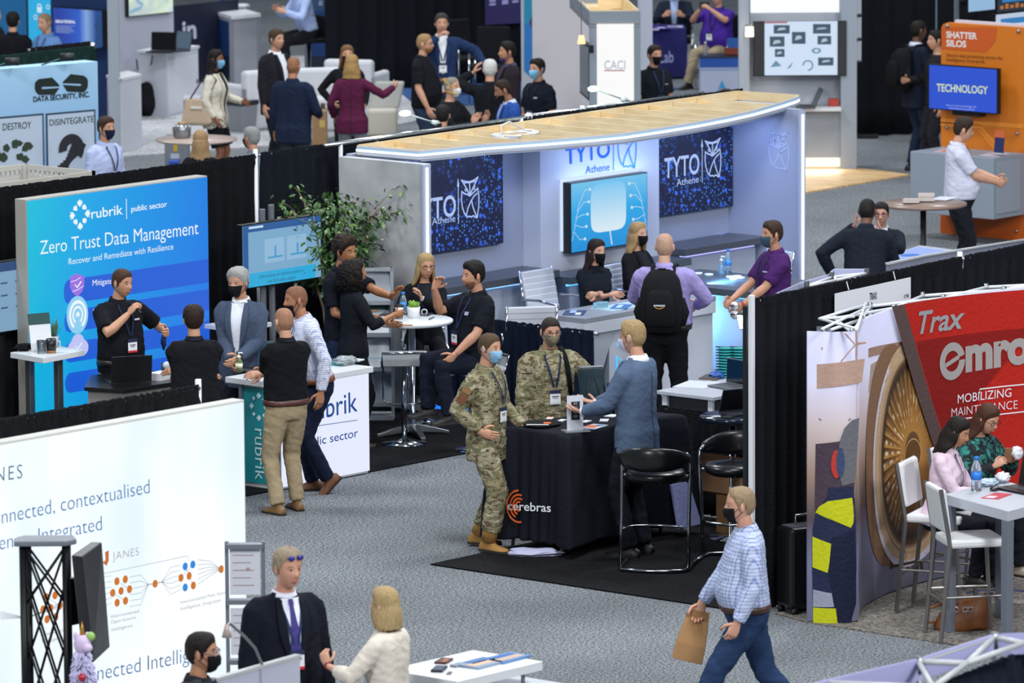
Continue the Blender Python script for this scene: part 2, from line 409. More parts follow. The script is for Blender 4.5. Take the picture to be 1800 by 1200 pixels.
 for k, sg in (('R', 1), ('L', -1)):
  a, e, b = sh[k], el[k], wr[k]
  core.tube([T((sg*.10, -.008, 1.425)), a.lerp(T((sg*.10, -.008, 1.44)), .3), a.lerp(e, .08), a.lerp(e, .3), a.lerp(e, .75), e, e.lerp(b, .25), e.lerp(b, .7), b], [x*(.82 if fem else 1)*(1+f*.8) for x in (.045, .052, .056, .052, .043, .040, .043, .034, .027)], 12)
  core.tube([hip[k], hip[k].lerp(kn[k], .5), kn[k], kn[k].lerp(an[k], .3), an[k]], [.08, .07, .052, .052, .036], 12)
 vs, fs = remesh(core, vx, 4)
 body = MB(); body.add(vs, fs)
 gd = grid_dirs(44, 34); hv = [[hc+Hm @ headpt(d) for d in r] for r in gd]; body.loft(hv)
 hd3 = lambda p: hc+Hm @ V(p)
 for sg in (-1, 1):
  body.ball(hd3((sg*.077, -.008, .0)), .010, .020, .032, 10, 8, rot=Hm @ Matrix.Rotation(R(sg*-18), 3, 'Z') @ Matrix.Rotation(R(10), 3, 'X'))
 for sg in (-1, 1):
  body.cm = 1; body.ball(hd3((sg*.031, .0712, .012)), .0125, .0122, .0065, 10, 6, rot=Hm)
  body.cm = 2; body.ball(hd3((sg*.031, .080, .0115)), .0062, .006, .0062, 8, 6, rot=Hm)
  body.cm = 3; body.tube([hd3((sg*.014, .086, .031)), hd3((sg*.03, .084, .036)), hd3((sg*.046, .072, .032))], [.0028, .0036, .002], 6)
  body.cm = 0; body.tube([hd3((sg*.017, .080, .019)), hd3((sg*.031, .0835, .0225)), hd3((sg*.045, .074, .018))], [.002, .0035, .002], 6)
 body.cm = 4; body.tube([hd3((-.024, .088, -.058)), hd3((0, .0975, -.056)), hd3((.024, .088, -.058))], [.002, .0065, .002], 8)
 body.cm = 0
 hands = {}
 for k, sg in (('R', 1), ('L', -1)):
  e, b = el[k], wr[k]; d = V((RD if k == 'R' else LD) or (b-e)).normalized()
  n = V((RN if k == 'R' else LN) or (-sg, .15, 0)); n = (n-d*n.dot(d))
  n = n.normalized() if n.length > .05 else V((0, 1, 0))
  sd = d.cross(n)*sg; cu = (rcurl if k == 'R' else lcurl); cu = curl if cu is None else cu
  q = .88 if fem else 1.0
  pr = []
  for t, wv, th in ((-.02, .026, .024), (.01, .030, .017), (.05, .041, .016), (.085, .040, .013), (.098, .034, .009)):
   c = b+d*t*q; pr.append([c+sd*wv*q*cos(2*pi*a/12)+n*th*q*sin(2*pi*a/12) for a in range(12)])
  body.loft(pr)
  for i, (o, L) in enumerate(((.030, .072), (.010, .082), (-.010, .076), (-.028, .060))):
   p = b+d*(.088-.006*abs(i-1.2))*q+sd*o*q; ang = cu*.55; pts = [p]; av = 0
   for sgm in (.45, .32, .23):
    av += ang*(1.25 if sgm != .45 else 1)+.05*i*cu; dr = d*cos(av)+n*sin(av)+sd*(o*1.5*(1-cu)); p = p+dr.normalized()*L*sgm*q; pts.append(p)
   body.tube(pts, [.0092*q, .0088*q, .008*q, .006*q], 8)
  if thumbs:
   p = b+d*.022*q+sd*.026*q; pts = [p]
   for dr, L in ((d*.55+sd*.75+n*.35, .042), (d*.85+sd*.30+n*(.3+.5*cu), .034), (d*.9-sd*.05+n*(.3+.6*cu), .026)): p = p+dr.normalized()*L*q; pts.append(p)
   body.tube(pts, [.0135*q, .011*q, .0098*q, .007*q], 8)
  hands[k] = (b, d, n, sd)
 hm = hairm(hairc); lip = tuple(x for x in lin(skinc))
 ob = body.build('person', [sk, M('c9c2ba', .4), M('241812', .3), hm, M('%02x%02x%02x' % (int(int(skinc[0:2], 16)*.86), int(int(skinc[2:4], 16)*.66), int(int(skinc[4:6], 16)*.66)), .45)], None, True)
 ob.location = root; ob.rotation_euler.z = rz; ob.scale = (s, s, s)
 tag(ob, label, 'person')
 def ch(mb, name, mat, smooth=True, lab=None, **kw):
  o = mb.build(name, mat, ob, smooth, local=True, **kw)
  if lab: o['label'] = lab
  return o
 # --- hair
 if hair not in ('bald',):
  hb = MB(); st = hair if hair in HL else ('long' if hair in ('bob',) else 'short')
  nu, nv = 60, 44; gd2 = grid_dirs(nu, nv); vv = []; keep = {}
  for i, r in enumerate(gd2):
   for a, d in enumerate(r):
    ph = abs(math.degrees(atan2(d[0], d[1]))); p = headpt(d, nose=False); zl = hairline(st, ph)
    mk = (p.z-zl)/.012
    if hair == 'ring': mk = min(mk, (.035+.0006*max(0, ph-90)-p.z)/.012 if ph < 170 else 1, (ph-72)/8)
    tk = thick*sstep(-.5, 3.6 if hair != 'buzz' else 1, mk)
    if hair in ('short', 'recede', 'curlyshort', 'long', 'bob'): tk *= .62+.55*sstep(-.02, .1, p.z)
    if hair == 'curlyshort': tk *= 1+.55*noise.noise(V(d)*9)
    elif hair in ('short', 'recede'): tk *= 1+.22*noise.noise(V((d[0]*8, d[1]*3, d[2]*8)))
    elif hair in ('long', 'bob'): tk *= 1+.15*noise.noise(V((d[0]*14, d[1]*5, d[2]*2)))
    nn = V((p.x/.075**2, p.y/.096**2, p.z/.117**2)).normalized()
    vv.append(hc+Hm @ (p+nn*(tk+.0005))); keep[i*nu+a] = mk > -.6
  ff = []
  for i in range(nv):
   for a in range(nu):
    q = (i*nu+a, i*nu+(a+1) % nu, (i+1)*nu+(a+1) % nu, (i+1)*nu+a)
    if all(keep[x] for x in q): ff.append(q)
  hb.add(vv, ff)
  if hair in ('long', 'bob'):
   rings = []; L = hlen; nz = 14; na = 26; seed = len(PEOPLE)
   for i in range(nz+1):
    t = i/nz; z = .03-(L+.03)*t; fl = sstep(-.05, -.2, z)
    rx = .076+.018*sstep(.05, -.06, z)+.02*fl+.006*sin(i*.9); ry = .104+.01*sstep(.05, -.05, z)-.022*sstep(-.06, -.14, z)
    if hair == 'bob': rx = .080+.020*sstep(.04, -.10, z)-.006*sstep(-.12, -.15, z); ry = .103+.004*sstep(.03, -.05, z)-.012*sstep(-.08, -.14, z)
    ky = .90+.10*sstep(0, .4, t); rx *= ky; ry *= ky; tt = .022*(1-.75*t**3)*(.25+.75*sstep(0, .12, t))+.004; out = []; inn = []
    for a in range(na+1):
     ph = R(-hphi*(1-.12*fl)+2*hphi*(1-.12*fl)*a/na); g = 1+.05*noise.noise(V((a*.9, t*2.0, seed*3.1)))+.02*sin(a*2.4+seed)
     zz = z+.018*noise.noise(V((a*.7, seed, 3)))*t; yb = -.008-.018*fl
     out.append(hd3((sin(ph)*(rx+.008)*g, yb-cos(ph)*(ry+.006)*g, zz))); inn.append(hd3((sin(ph)*(rx-tt), yb-cos(ph)*(ry-tt), zz)))
    rings.append(out+inn[::-1])
   hb.loft(rings)
  if hair == 'curly':
   rr = []
   for i, r in enumerate(grid_dirs(96, 70)):
    rr.append([])
    for d in r:
     q = V(d); g = .95+.12*noise.noise(q*4)+.22*abs(noise.noise(q*11))+.12*abs(noise.noise(q*24))
     p = V((q.x*.142, q.y*.128-.045, q.z*.158-.045))*g
     if p.y > .045: p.y = .045+(p.y-.045)*.3
     rr[-1].append(hd3(p))
   hb.loft(rr)
  ch(hb, 'hair', hm)
 if hair == 'bun': pass
 def faceshell(fn, lon, z0, z1, nu=22, nv=14):
  mb2 = MB(); rows = []
  for i in range(nv+1):
   z = z0+(z1-z0)*i/nv; row = []
   for a in range(nu+1):
    ph = R(-lon+2*lon*a/nu); c = max(-.99, min(.99, z/.117)); q = sqrt(1-c*c)
    row.append(hc+Hm @ fn(V((sin(ph)*q, cos(ph)*q, c)), ph, i/nv, a/nu))
   rows.append(row)
  n = nu+1; mb2.add([p for r in rows for p in r], [(i*n+a, i*n+a+1, (i+1)*n+a+1, (i+1)*n+a) for i in range(nv) for a in range(nu)])
  return mb2
 if beard:
  def fb(d, ph, tv, tu):
   p = headpt(d, nose=False); e = min(1, 5*(1-abs(2*tu-1)))*min(1, 4*tv)*sstep(1, .75, tv-.25*sstep(.5, 1, abs(2*tu-1))*0)
   nn = V((p.x*1.2, p.y, p.z*.4)).normalized(); return p+nn*(.006*e-.0015)
  bs = faceshell(fb, 86, -.114, -.034, 30, 18); bs.f = [q for q in bs.f if not (abs(sum(q[0:1])%31-15) < 4 and 9 < q[0]//31 < 14)]; bs.m = [0]*len(bs.f); ch(bs, 'beard', hairm(beard))
 if maskc:
  dn = .03*maskdn
  def fm(d, ph, tv, tu):
   p = headpt(d, nose=False); e = min(1, 6*(1-abs(2*tu-1)))*min(1, 6*tv)*min(1, 6*(1-tv)); k = math.exp(-(ph/.55)**2)
   nn = V((p.x*1.1, p.y, p.z*.25)).normalized()
   q = p+nn*(.003+.003*e+.020*k*interp(((0, .3), (.45, .9), (.75, 1.0), (1, .55)), tv)); q.z -= .006*(1-k)*0; return q
  mk = faceshell(fm, 60, -.113-dn*.4, -.004-dn); mko = ch(mk, 'face_mask', maskc if not isinstance(maskc, str) else fabric(maskc, .85))
  for sg in (-1, 1):
   sl = MB(); sl.tube([hd3((sg*.064, .048, -.03-dn)), hd3((sg*.078, .012, .004)), hd3((sg*.083, -.012, .026)), hd3((sg*.084, -.03, .0)), hd3((sg*.076, .0, -.03)), hd3((sg*.058, .045, -.078-dn))], .0022, 6); sl.build('ear_loop', fabric(maskc, .85), mko, True, local=True)
 if glasses:
  gl = MB()
  for sg in (-1, 1):
   pts = [hd3((sg*.034+.024*cos(t)*(1+.1*abs(cos(t))), .094, .010+.017*sin(t))) for t in [2*pi*i/16 for i in range(16)]]
   gl.tube(pts, .003, 6, closed=True); gl.tube([hd3((sg*.058, .092, .014)), hd3((sg*.074, .05, .016)), hd3((sg*.083, -.015, .012))], .0021, 6)
  gl.tube([hd3((-.011, .096, .013)), hd3((0, .100, .016)), hd3((.011, .096, .013))], .002, 6)
  ch(gl, 'glasses', M(glasses, .3))
 # --- clothes
 inf, hm0 = FIT[top]; hem = hm0 if hem is None else hem
 tm = topm if topm is not None and not isinstance(topm, str) else fabric(topm or '15161b')
 long = sleeve if sleeve is not None else (.62 if top in ('polo', 'tshirt') else 2.0)
 tb = MB(); base = trings(inf, hem, 1.475)
 if hem < .86 and top in ('jacket', 'camo', 'blazer', 'cardigan') and pel > .8:
  rx = .178*wide+inf+f*.15; ry = .125+inf+f*.2
  for i in range(5):
   z = base[0][0]; k = 1-i/5.0
   base[i] = [T((rx*abs(cos(2*pi*a/28))**.85*(1 if cos(2*pi*a/28) > 0 else -1), ry*abs(sin(2*pi*a/28))**.85*(1 if sin(2*pi*a/28) > 0 else -1)+.0, hem+(1.475-hem)*i/16)) for a in range(28)]
 tb.loft(base)
 tri = MB(); tri.loft(base); bvh = BVHTree.FromPolygons(tri.v, tri.f)
 si = inf*.62+(.003 if top in ('jacket', 'camo', 'blazer', 'blouse') else 0)
 for k, sg in (('R', 1), ('L', -1)):
  a, e, b = sh[k], el[k], wr[k]; fm_ = (.82 if fem else 1)*(1+f*.8)
  s0, s1 = T((sg*.10, -.008, 1.425)), a.lerp(T((sg*.10, -.008, 1.44)), .3)
  if long >= 1: tb.tube([s0, s1, a.lerp(e, .08), a.lerp(e, .35), a.lerp(e, .8), e, e.lerp(b, .25), e.lerp(b, .95 if long >= 2 else min(1, long-1))], [.040*fm_+si, .050*fm_+si, .058*fm_+si, .055*fm_+si, .048*fm_+si, .046*fm_+si, .046*fm_+si, .036*fm_+si*.8], 14)
  else: tb.tube([s0, s1, a.lerp(e, .08), a.lerp(e, .4), a.lerp(e, long+.2)], [.040*fm_+si, .050*fm_+si, .058*fm_+si, .057*fm_+si*1.05, .054*fm_+si*1.3], 14)
 vs, fs = remesh(tb, .013, 5, .0065 if top != 'jacket' else .0045, len(PEOPLE)*3.7)
 tmb = MB(); tmb.add(vs, fs)
 nm = {'polo': 'polo_shirt', 'tshirt': 'shirt', 'shirt': 'shirt', 'jacket': 'suit_jacket', 'blazer': 'blazer', 'camo': 'uniform_jacket', 'sweater': 'sweater', 'blouse': 'blouse', 'cardigan': 'cardigan'}[top]
 to = ch(tmb, nm, tm)
 def onto(x, z, off=.010, back=False):
  a = T((x, -.6 if back else .6, z)); b = T((x, 0, z)); d = (b-a).normalized(); hit = bvh.ray_cast(a, d)
  p = hit[0] if hit[0] is not None else b; return p-d*off
 def strip(rows, off=.010, nc=6, back=False):
  mb2 = MB(); n = nc+1; vs2 = []
  for (z, x0, x1) in rows: vs2 += [onto(x0+(x1-x0)*a/nc, z, off, back) for a in range(n)]
  mb2.add(vs2, [(i*n+a, i*n+a+1, (i+1)*n+a+1, (i+1)*n+a) for i in range(len(rows)-1) for a in range(nc)]); return mb2
 if vshirt:
  vm = vshirt if not isinstance(vshirt, str) else fabric(vshirt, .8, .04)
  zb = 1.04 if top == 'jacket' else hem+.03; wv = .055 if top != 'cardigan' else .075
  zz = [1.472-(1.472-zb)*i/10 for i in range(11)]
  ch(strip([(z, -wv*(1-i/10.5)**.6-.006, wv*(1-i/10.5)**.6+.006) for i, z in enumerate(zz)], .008), 'shirt_front', vm)
  if lapel:
   for sg in (-1, 1):
    ch(strip([(z, sg*(wv*(1-i/10.5)**.6+.004), sg*(wv*(1-i/10.5)**.6+.012+.045*sin(pi*min(1, (i+.6)/9))**.7)) for i, z in enumerate(zz)], .020), 'lapel', tm).modifiers.new('thick', 'SOLIDIFY').thickness = .010
 if top in ('jacket', 'blazer'):
  ch(strip([(1.40-(1.40-hem-.02)*i/14, -.0035, .0035) for i in range(15)], .010, 1, True), 'back_seam', M('0c0d10', .8))
 if tie:
  ch(strip([(1.468, -.014, .014), (1.44, -.016, .016), (1.425, -.012, .012), (1.3, -.024, .024), (1.15, -.034, .034), (1.06, -.036, .036), (1.02, -.004, .004)], .017, 4), 'necktie', fabric(tie, .5))
 if collar is None: collar = 'fold' if top in ('polo', 'shirt', 'jacket', 'camo', 'blazer') else None
 if collar:
  cm = collarm if collarm is not None and not isinstance(collarm, str) else (fabric(collarm) if collarm else (vm if vshirt and top in ('jacket', 'blazer') else tm))
  cb = MB(); r0 = .060 if not fem else .052
  ri = []
  for (dr, z, tilt) in ((.004, 1.468, .01), (.003, 1.513, .02), (.007, 1.518, .02), (.022, 1.487, .03), (.027, 1.465, .03), (.02, 1.462, .03)):
   ri.append([T(((r0+dr)*cos(t), -.006+(r0+dr+.004)*sin(t), z-tilt*sstep(-.2, 1, sin(t)))) for t in [2*pi*i/24 for i in range(24)]])
  cb.loft(ri)
  if top in ('polo', 'shirt', 'camo') or vshirt:
   for sg in (-1, 1): cb.prism([T((sg*.008, .075, 1.455)), T((sg*.062, .055, 1.472)), T((sg*.058, .088, 1.425))], T((0, .006, 1.45))-T((0, 0, 1.45)))
  ch(cb, 'collar', cm)
  if top in ('jacket', 'blazer') and vshirt is None or top == 'jacket':
   jc = MB(); ri = []
   for (dr, z) in ((.008, 1.462), (.012, 1.497), (.016, 1.498), (.034, 1.462), (.034, 1.45)): ri.append([T(((r0+dr)*cos(t), -.006+(r0+dr)*sin(t), z)) for t in [R(150+i*240/16+0) for i in range(17)]])
   jc2 = MB(); n = 17; jc2.add([p for r in ri for p in r], [(i*n+a, i*n+a+1, (i+1)*n+a+1, (i+1)*n+a) for i in range(4) for a in range(n-1)]); ch(jc2, 'jacket_collar', tm)
 if cuff:
  for k in 'RL':
   c2 = MB(); e, b = el[k], wr[k]; c2.tube([e.lerp(b, .92), e.lerp(b, 1.02)], .036*(.85 if fem else 1), 12); ch(c2, 'cuff', fabric(cuff))
 if watch:
  k, wc = watch; c2 = MB(); e, b = el[k], wr[k]; c2.tube([e.lerp(b, .93), e.lerp(b, 1.0)], .033*(.85 if fem else 1), 12); ch(c2, 'watch', M(wc, .35))
 # legs
 if not hide_legs:
  pm = pantm if pantm is not None else fabric(pants)
  pb = MB(); pb.loft(trings(.010, .81, 1.0 if top in ('shirt',) else .97))
  q = .92 if fem else 1
  for k in 'RL':
   a, e, b = hip[k], kn[k], an[k]; d2 = (b-e).normalized()
   if skirt: pb.tube([a, a.lerp(e, .5), a.lerp(e, skirt)], [.105, .10, .105], 14); continue
   en = b-d2*.0 if not boots else b-d2*.13
   pb.tube([a, a.lerp(e, .25), a.lerp(e, .6), e, e.lerp(b, .3), e.lerp(b, .8), en], [x*q+f*.06 for x in ((.102, .103, .090, .076, .071, .064, .064) if not boots else (.108, .110, .098, .088, .086, .082, .070))], 14)
  vs, fs = remesh(pb, .013, 4, .008, len(PEOPLE)*2.3+50, 7)
  pmb = MB(); pmb.add(vs, fs); ch(pmb, 'skirt' if skirt else 'trousers', pm)
  if belt:
   bb = MB(); ri = trings(.024, .94, .985)[::8]; bb.loft(ri); ch(bb, 'belt', M(belt, .4))
  for i, (k, sg) in enumerate((('R', 1), ('L', -1))):
   sb = MB(); b = an[k]; fy = R(-sg*fyaw); fp = R(fpit[i]); d = V((sin(-fy)*1.0, cos(fy), 0)); d = V((d.x*cos(fp), d.y*cos(fp), sin(fp))); sd = V((d.y, -d.x, 0)).normalized(); up = sd.cross(d)
   if up.z < 0: up = -up
   c0 = b-up*.085*1.0; ri = []
   qf = .88 if fem else 1
   for (t, wv, hh, zo) in ((-.085, .018, .03, .03), (-.075, .034, .07, 0), (-.02, .038, .105 if not boots else .13, 0), (.03, .038, .09, 0), (.08, .045, .062, 0), (.13, .048, .05, 0), (.17, .040, .042, .0), (.195, .02, .03, .008)):
    c = c0+d*t*qf; n = 12; rr = []
    for a in range(n):
     th = 2*pi*a/n; y = max(-.35, sin(th)); rr.append(c+sd*wv*qf*cos(th)*(1 if y > 0 else 1.0)+up*(zo+hh*(y+.35)/1.35))
    ri.append(rr)
   sb.loft(ri)
   if boots: sb.tube([b+up*.0, b+(kn[k]-b).normalized()*.17], [.062, .066], 12)
   sh_o = ch(sb, 'boot' if boots else 'shoe', M(shoes, .5) if not boots else fabric(shoes))
   so = MB(); ri2 = []
   for (t, wv) in ((-.09, .02), (-.075, .038), (0, .04), (.06, .043), (.12, .051), (.17, .044), (.20, .018)):
    c = c0+d*t*qf; ri2.append([c+sd*wv*qf+up*.018, c-sd*wv*qf+up*.018, c-sd*wv*qf-up*.0, c+sd*wv*qf-up*.0])
   so.loft(ri2); so.build('sole', M('2a2522', .7), sh_o, False, local=True)
 # lanyard, badge, chest mark
 if lany:
  lm = fabric(lany, .6)
  L = MB(); bz = 1.17
  for sg in (-1, 1):
   st2 = strip([(1.462, sg*.060-.009, sg*.060+.009)]+[(1.44-(1.44-bz-.03)*i/8, sg*(.058*(1-i/8)+.010)-.008, sg*(.058*(1-i/8)+.010)+.008) for i in range(9)], .017, 1); L.add(st2.v, st2.f)
  rr = [T(((.070 if not fem else .062)*cos(t), -.012+(.074 if not fem else .064)*sin(t), 1.478+.012*max(0, -sin(t)))) for t in [R(175+i*190/14) for i in range(15)]]
  L.tube(rr, .007, 6, flat=1.0); lo = ch(L, 'lanyard', lm)
  if badge is not False:
   c = onto(0, bz-.055, .02); ax = (T((.1, 0, bz))-T((0, 0, bz))).normalized(); az_ = (T((0, 0, bz+.05))-T((0, 0, bz-.05))).normalized(); ay = az_.cross(ax)
   bb = MB(); bb.obox(c, ax, ay, az_, .045, .003, .058); bo = bb.build('badge', M('eeeff2', .4), lo, False, local=True)
   b2 = MB(); b2.obox(c+az_*.044, ax, ay, az_, .046, .0042, .014); b2.build('badge_header', M('26304e', .4), lo, False, local=True)
   b2 = MB(); b2.obox(c-az_*.050, ax, ay, az_, .046, .0042, .009); b2.build('badge_stripe', M(badge or 'd8d8dc', .4), lo, False, local=True)
   b2 = MB(); b2.obox(c+az_*.006, ax, ay, az_, .028, .0042, .004); b2.obox(c-az_*.008, ax, ay, az_, .02, .0042, .0025); b2.build('badge_text', M('3c4048', .5), lo, False, local=True)
 if logo:
  for (x, z, w_, h_, c_, bk) in logo:
   ch(strip([(z+h_/2, x-w_/2, x+w_/2), (z, x-w_/2, x+w_/2), (z-h_/2, x-w_/2, x+w_/2)], .012, 3, bk), 'chest_logo', M(c_, .6), False)
 PEOPLE.append(ob)
 L2W = lambda p: root + Rw @ (V(p)*s)
 ob_info = dict(o=ob, hand={k: (L2W(b), Rw @ d, Rw @ n, Rw @ sd) for k, (b, d, n, sd) in hands.items()}, T=lambda p: L2W(T(p)), W=L2W, Rw=Rw, s=s, onto=lambda x, z, off=.01, back=False: L2W(onto(x, z, off, back)), hd=lambda p: L2W(hd3(p)), root=root, ch=ch, strip=strip, Rm=Rw @ Rm, Tl=T, head=Rw @ Hm, arm={k: (sh[k], el[k]) for k in 'RL'})
 if extra: extra(ob_info)
 return ob_info
# ---------------------------------------------------------------- floor and carpets
def carpet(name, c1, c2, sc=55, rough=.95, spec=None):
 m, t, b = nt(name); v = coord(t); n1 = tex(t, 'ShaderNodeTexNoise', v, sc, 3, Roughness=.8); n2 = tex(t, 'ShaderNodeTexNoise', v, .55, 4)
 c = mixc(t, ramp(t, ((.40, '000000'), (.60, 'ffffff')), n1.outputs[0]), c1, c2)
 mx = N(t, 'ShaderNodeMix'); mx.data_type = 'RGBA'; mx.blend_type = 'MULTIPLY'; mx.inputs[0].default_value = .55; t.links.new(c, mx.inputs[6])
 t.links.new(ramp(t, ((.3, '9a9a9a'), (.7, 'ffffff')), n2.outputs[0]), mx.inputs[7]); t.links.new(mx.outputs[2], b.inputs['Base Color'])
 b.inputs['Roughness'].default_value = rough; b.inputs['Specular IOR Level'].default_value = .15; bump(t, b, n1.outputs[0], .4, .008); return m
CARPET = carpet('grey_flecked_carpet', '3a3e43', 'a6abb0', 50)
BLACKC = carpet('black_carpet', '0b0b0d', '1d1d21', 45)
LIGHTC = carpet('light_carpet', '5b5652', '9a948c', 32)
struct(MB().box((8, 5, -.2), (120, 110, 0)).build('floor', CARPET))
def slab(name, pts, z, m):
 return struct(MB().prism([(x, y, .0005) for x, y in pts], (0, 0, z)).build(name, m))
slab('floor_black_carpet', ((34.2, 34.12), (40.72, 34.12), (40.72, 37.2), (34.2, 37.2)), .012, BLACKC)
slab('floor_black_carpet', ((34.65, 27.5), (37.75, 27.7), (37.72, 30.74), (34.65, 30.74)), .012, BLACKC)
slab('floor_light_carpet', ((34.62, 26.9), (34.62, 22), (40, 22), (40, 27.4), (34.75, 27.3)), .010, LIGHTC)
slab('floor_booth_carpet', ((40.73, 34.2), (46.6, 34.2), (46.6, 37.2), (40.73, 37.2)), .02, carpet('navy_carpet', '1c2a44', '34507e'))
WHITEF = carpet('white_carpet', 'a4a4a8', 'dcdce0', 30)
slab('floor_white_carpet', ((53.84, 53.1), (56.5, 52.3), (59.8, 53.0), (66, 60), (60, 64), (53, 57)), .02, WHITEF)
slab('floor_blue_aisle_carpet', ((60.4, 54.9), (62.2, 53.0), (65, 52.8), (66, 56.4), (62.2, 56.4)), .015, carpet('bright_blue_carpet', '2a4474', '4a6ca6'))
WOODF = None
def plym(name, c1, c2, sc=(1, 8, 1)):
 m, t, b = nt(name); v = coord(t, scale=sc); n = tex(t, 'ShaderNodeTexNoise', v, 3, 5, Distortion=.6)
 t.links.new(ramp(t, ((.35, c1), (.65, c2)), n.outputs[0]), b.inputs['Base Color']); b.inputs['Roughness'].default_value = .6; return m
slab('floor_wood', tuple((G(x, y).x, G(x, y).y) for x, y in ((1380, 345), (1430, 338), (1600, 309), (1500, 296), (1380, 296))), .02, plym('pale_floorboards', 'c49a68', 'e6c596', (6, 1, 1)))
# ---------------------------------------------------------------- drapes
def dcloth(h): return fabric(h, .95, .25, 5)
STEEL = M('9a9da2', .3, .9); WHITEM = M('d9dce0', .4); CHROME = M('c9ccd0', .12, 1); DARKM = M('15161a', .5); GREYM = M('7c8088', .4, .5)
def drape(label, P, u0, u1, z1, h='14161c', z0=.02, amp=.025, pitch=.16, poles=(), rail=True, cat='drape', group=None, name='pipe_and_drape'):
 t = thing(name, label, cat, P.at((u0+u1)/2, 0), group)
 n = int(abs(u1-u0)/.03); rng = random.Random(int(abs(u0*91+u1*7))); rings = []
 ph = [0];
 for i in range(n): ph.append(ph[-1]+2*pi*.03/pitch*(.75+.5*rng.random()))
 zs = [z1, z1-.012, z1-.035, z1-.08, z1-.13, z1-.4, z1-.8, z0+.4, z0] if z1-z0 > 1.6 else [z1, z1-.012, z1-.035, z1-.07, z1-.1, z1-.3, z0+.2, z0]
 for k, z in enumerate(zs):
  g = (.35, .6, .8, .55, .5, .9, 1, 1.05, 1.1)[min(k, 8)]; fr = 2.2 if k < 4 else 1; a = []
  for s2 in (0, .012):
   row = [P.at(u0+(u1-u0)*i/n+ .01*sin(ph[i]*.5+k)*(k > 3), z+(.006*sin(ph[i]*2.3) if k < 2 else 0), s2+amp*g*sin(ph[i]*fr*(1 if k > 3 else 1)+.25*k)) for i in range(n+1)]
   a += row if s2 == 0 else row[::-1]
  rings.append(a)
 MB().loft(rings).build('curtain', dcloth(h), t, True)
 if rail: MB().tube([P.at(u0-.02, z1-.03, .03), P.at(u1+.02, z1-.03, .03)], .018, 8).build('rail', STEEL, t, True)
 for u in poles: MB().tube([P.at(u, 0, .045), P.at(u, z1+.03, .045)], .022, 10).box(P.at(u-.2, 0, -.03), P.at(u+.2, .012, .2)).build('pole', WHITEM, t, True)
 return t
YB = YP(37.28)
drape('tall black curtain behind the cyan lightbox and grey-haired blazer man', YB, 33.2, 39.62, 2.42, '101116', poles=(36.2,))
drape('short stretch of tall navy curtain beside the leafy ficus tree', YB, 39.70, 41.3, 2.43, '12161f', poles=(39.66,))
drape('black curtain and pale rail running behind the plywood canopy', YB, 41.35, 46.9, 2.44, '15181e', poles=(44.4,))
CB = Plane((34.63, 27.43), (38.5-34.63, 27.72-27.43))
drape('tall black curtain wall with white end post behind the red mural', CB, .04, 3.0, 2.44, '14151a', amp=.03)
drape('black curtain continuing behind the red mural beyond the white booth sign', CB, 3.05, 6.5, 2.44, '14171d', poles=(3.03, 4.8))
struct(MB().box((34.60, 27.41, 0), (34.64, 27.45, 2.47)).build('trim_1', WHITEM, bevel=.006))
drape('low navy curtain behind the two men in camouflage', XP(40.78), -35.95, -34.15, .90, '10182c', pitch=.11, amp=.03)
drape('low black curtain between the black bar stools and white side table', XP(37.75), -31.0, -27.75, .90, '15171c', pitch=.10, amp=.03)
# ---------------------------------------------------------------- cyan lightbox wall
RW = YP(36.6); u0, _ = RW.pix(47, 353); u1, _ = RW.pix(366, 312)
t = thing('backlit_display_wall', 'tall cyan to blue backlit wall reading Zero Trust Data Management', 'display wall', RW.at((u0+u1)/2, 0, .07))
MB().pbox(RW, u0-.0, u1+.0, 0, 2.392, .012, .15).build('frame', M('a8a49c', .5), t, bevel=.004)
gm, tt, bb = nt('cyan_blue_print'); v = coord(tt); sp = N(tt, 'ShaderNodeSeparateXYZ'); tt.links.new(v, sp.inputs[0])
mr = N(tt, 'ShaderNodeMapRange'); mr.inputs['From Min'].default_value = -1.1; mr.inputs['From Max'].default_value = 1.1; tt.links.new(sp.outputs[0], mr.inputs[0])
mz = N(tt, 'ShaderNodeMapRange'); mz.inputs['From Min'].default_value = 0; mz.inputs['From Max'].default_value = 2.4; tt.links.new(sp.outputs[2], mz.inputs[0])
cA = ramp(tt, ((0, '00b8ee'), (.4, '1296f2'), (1, '2f7af5')), mr.outputs[0]); cB = ramp(tt, ((0, '10c8e8'), (.3, '0cb0f4'), (1, '0a86f0')), mr.outputs[0])
cc = mixc(tt, mz.outputs[0], cA, cB); tt.links.new(cc, bb.inputs['Emission Color']); bb.inputs['Emission Strength'].default_value = .92; bb.inputs['Base Color'].default_value = (.01, .02, .03, 1)
pr = MB().pbox(RW, u0+.012, u1-.012, .03, 2.38, .0, .011).build('printed_face', gm, t)
def emi(h, e=1.0): return M(h, .6, em=e)
bands = MB()
for (y0, y1, x0) in ((482, 523, 112), (535, 572, 113), (590, 624, 114), (642, 676, 114)):
 u, z = RW.pix(x0, y0+8); zt = RW.pix(366, y0-27)[1]; zb = RW.pix(366, y1-27)[1]
 bands.ppoly(RW, [(u+.05, zb), (u1-.015, zb), (u1-.015, zt), (u+.05, zt), (u+.015, zt-.03), (u, zt-.07), (u, zb+.07), (u+.015, zb+.02)], .003, .002)
bands.build('title_bands', emi('0a5fe0', .95), t)
light = MB()
for y in (505, 559, 612): u, z = RW.pix(366, y-27); light.ppoly(RW, [(u1-.9, z-.17+.05), (u1-.015, z-.17+.05), (u1-.015, z-.06), (u1-.9, z-.06)], .002, .001)
W1 = emi('f4fbff', 1.0)
words(t, 'headline', W1, RW, [('rubrik', 160, 384, 215, 376, 17), ('public sector', 230, 372, 293, 363, 10)], bold=.008)
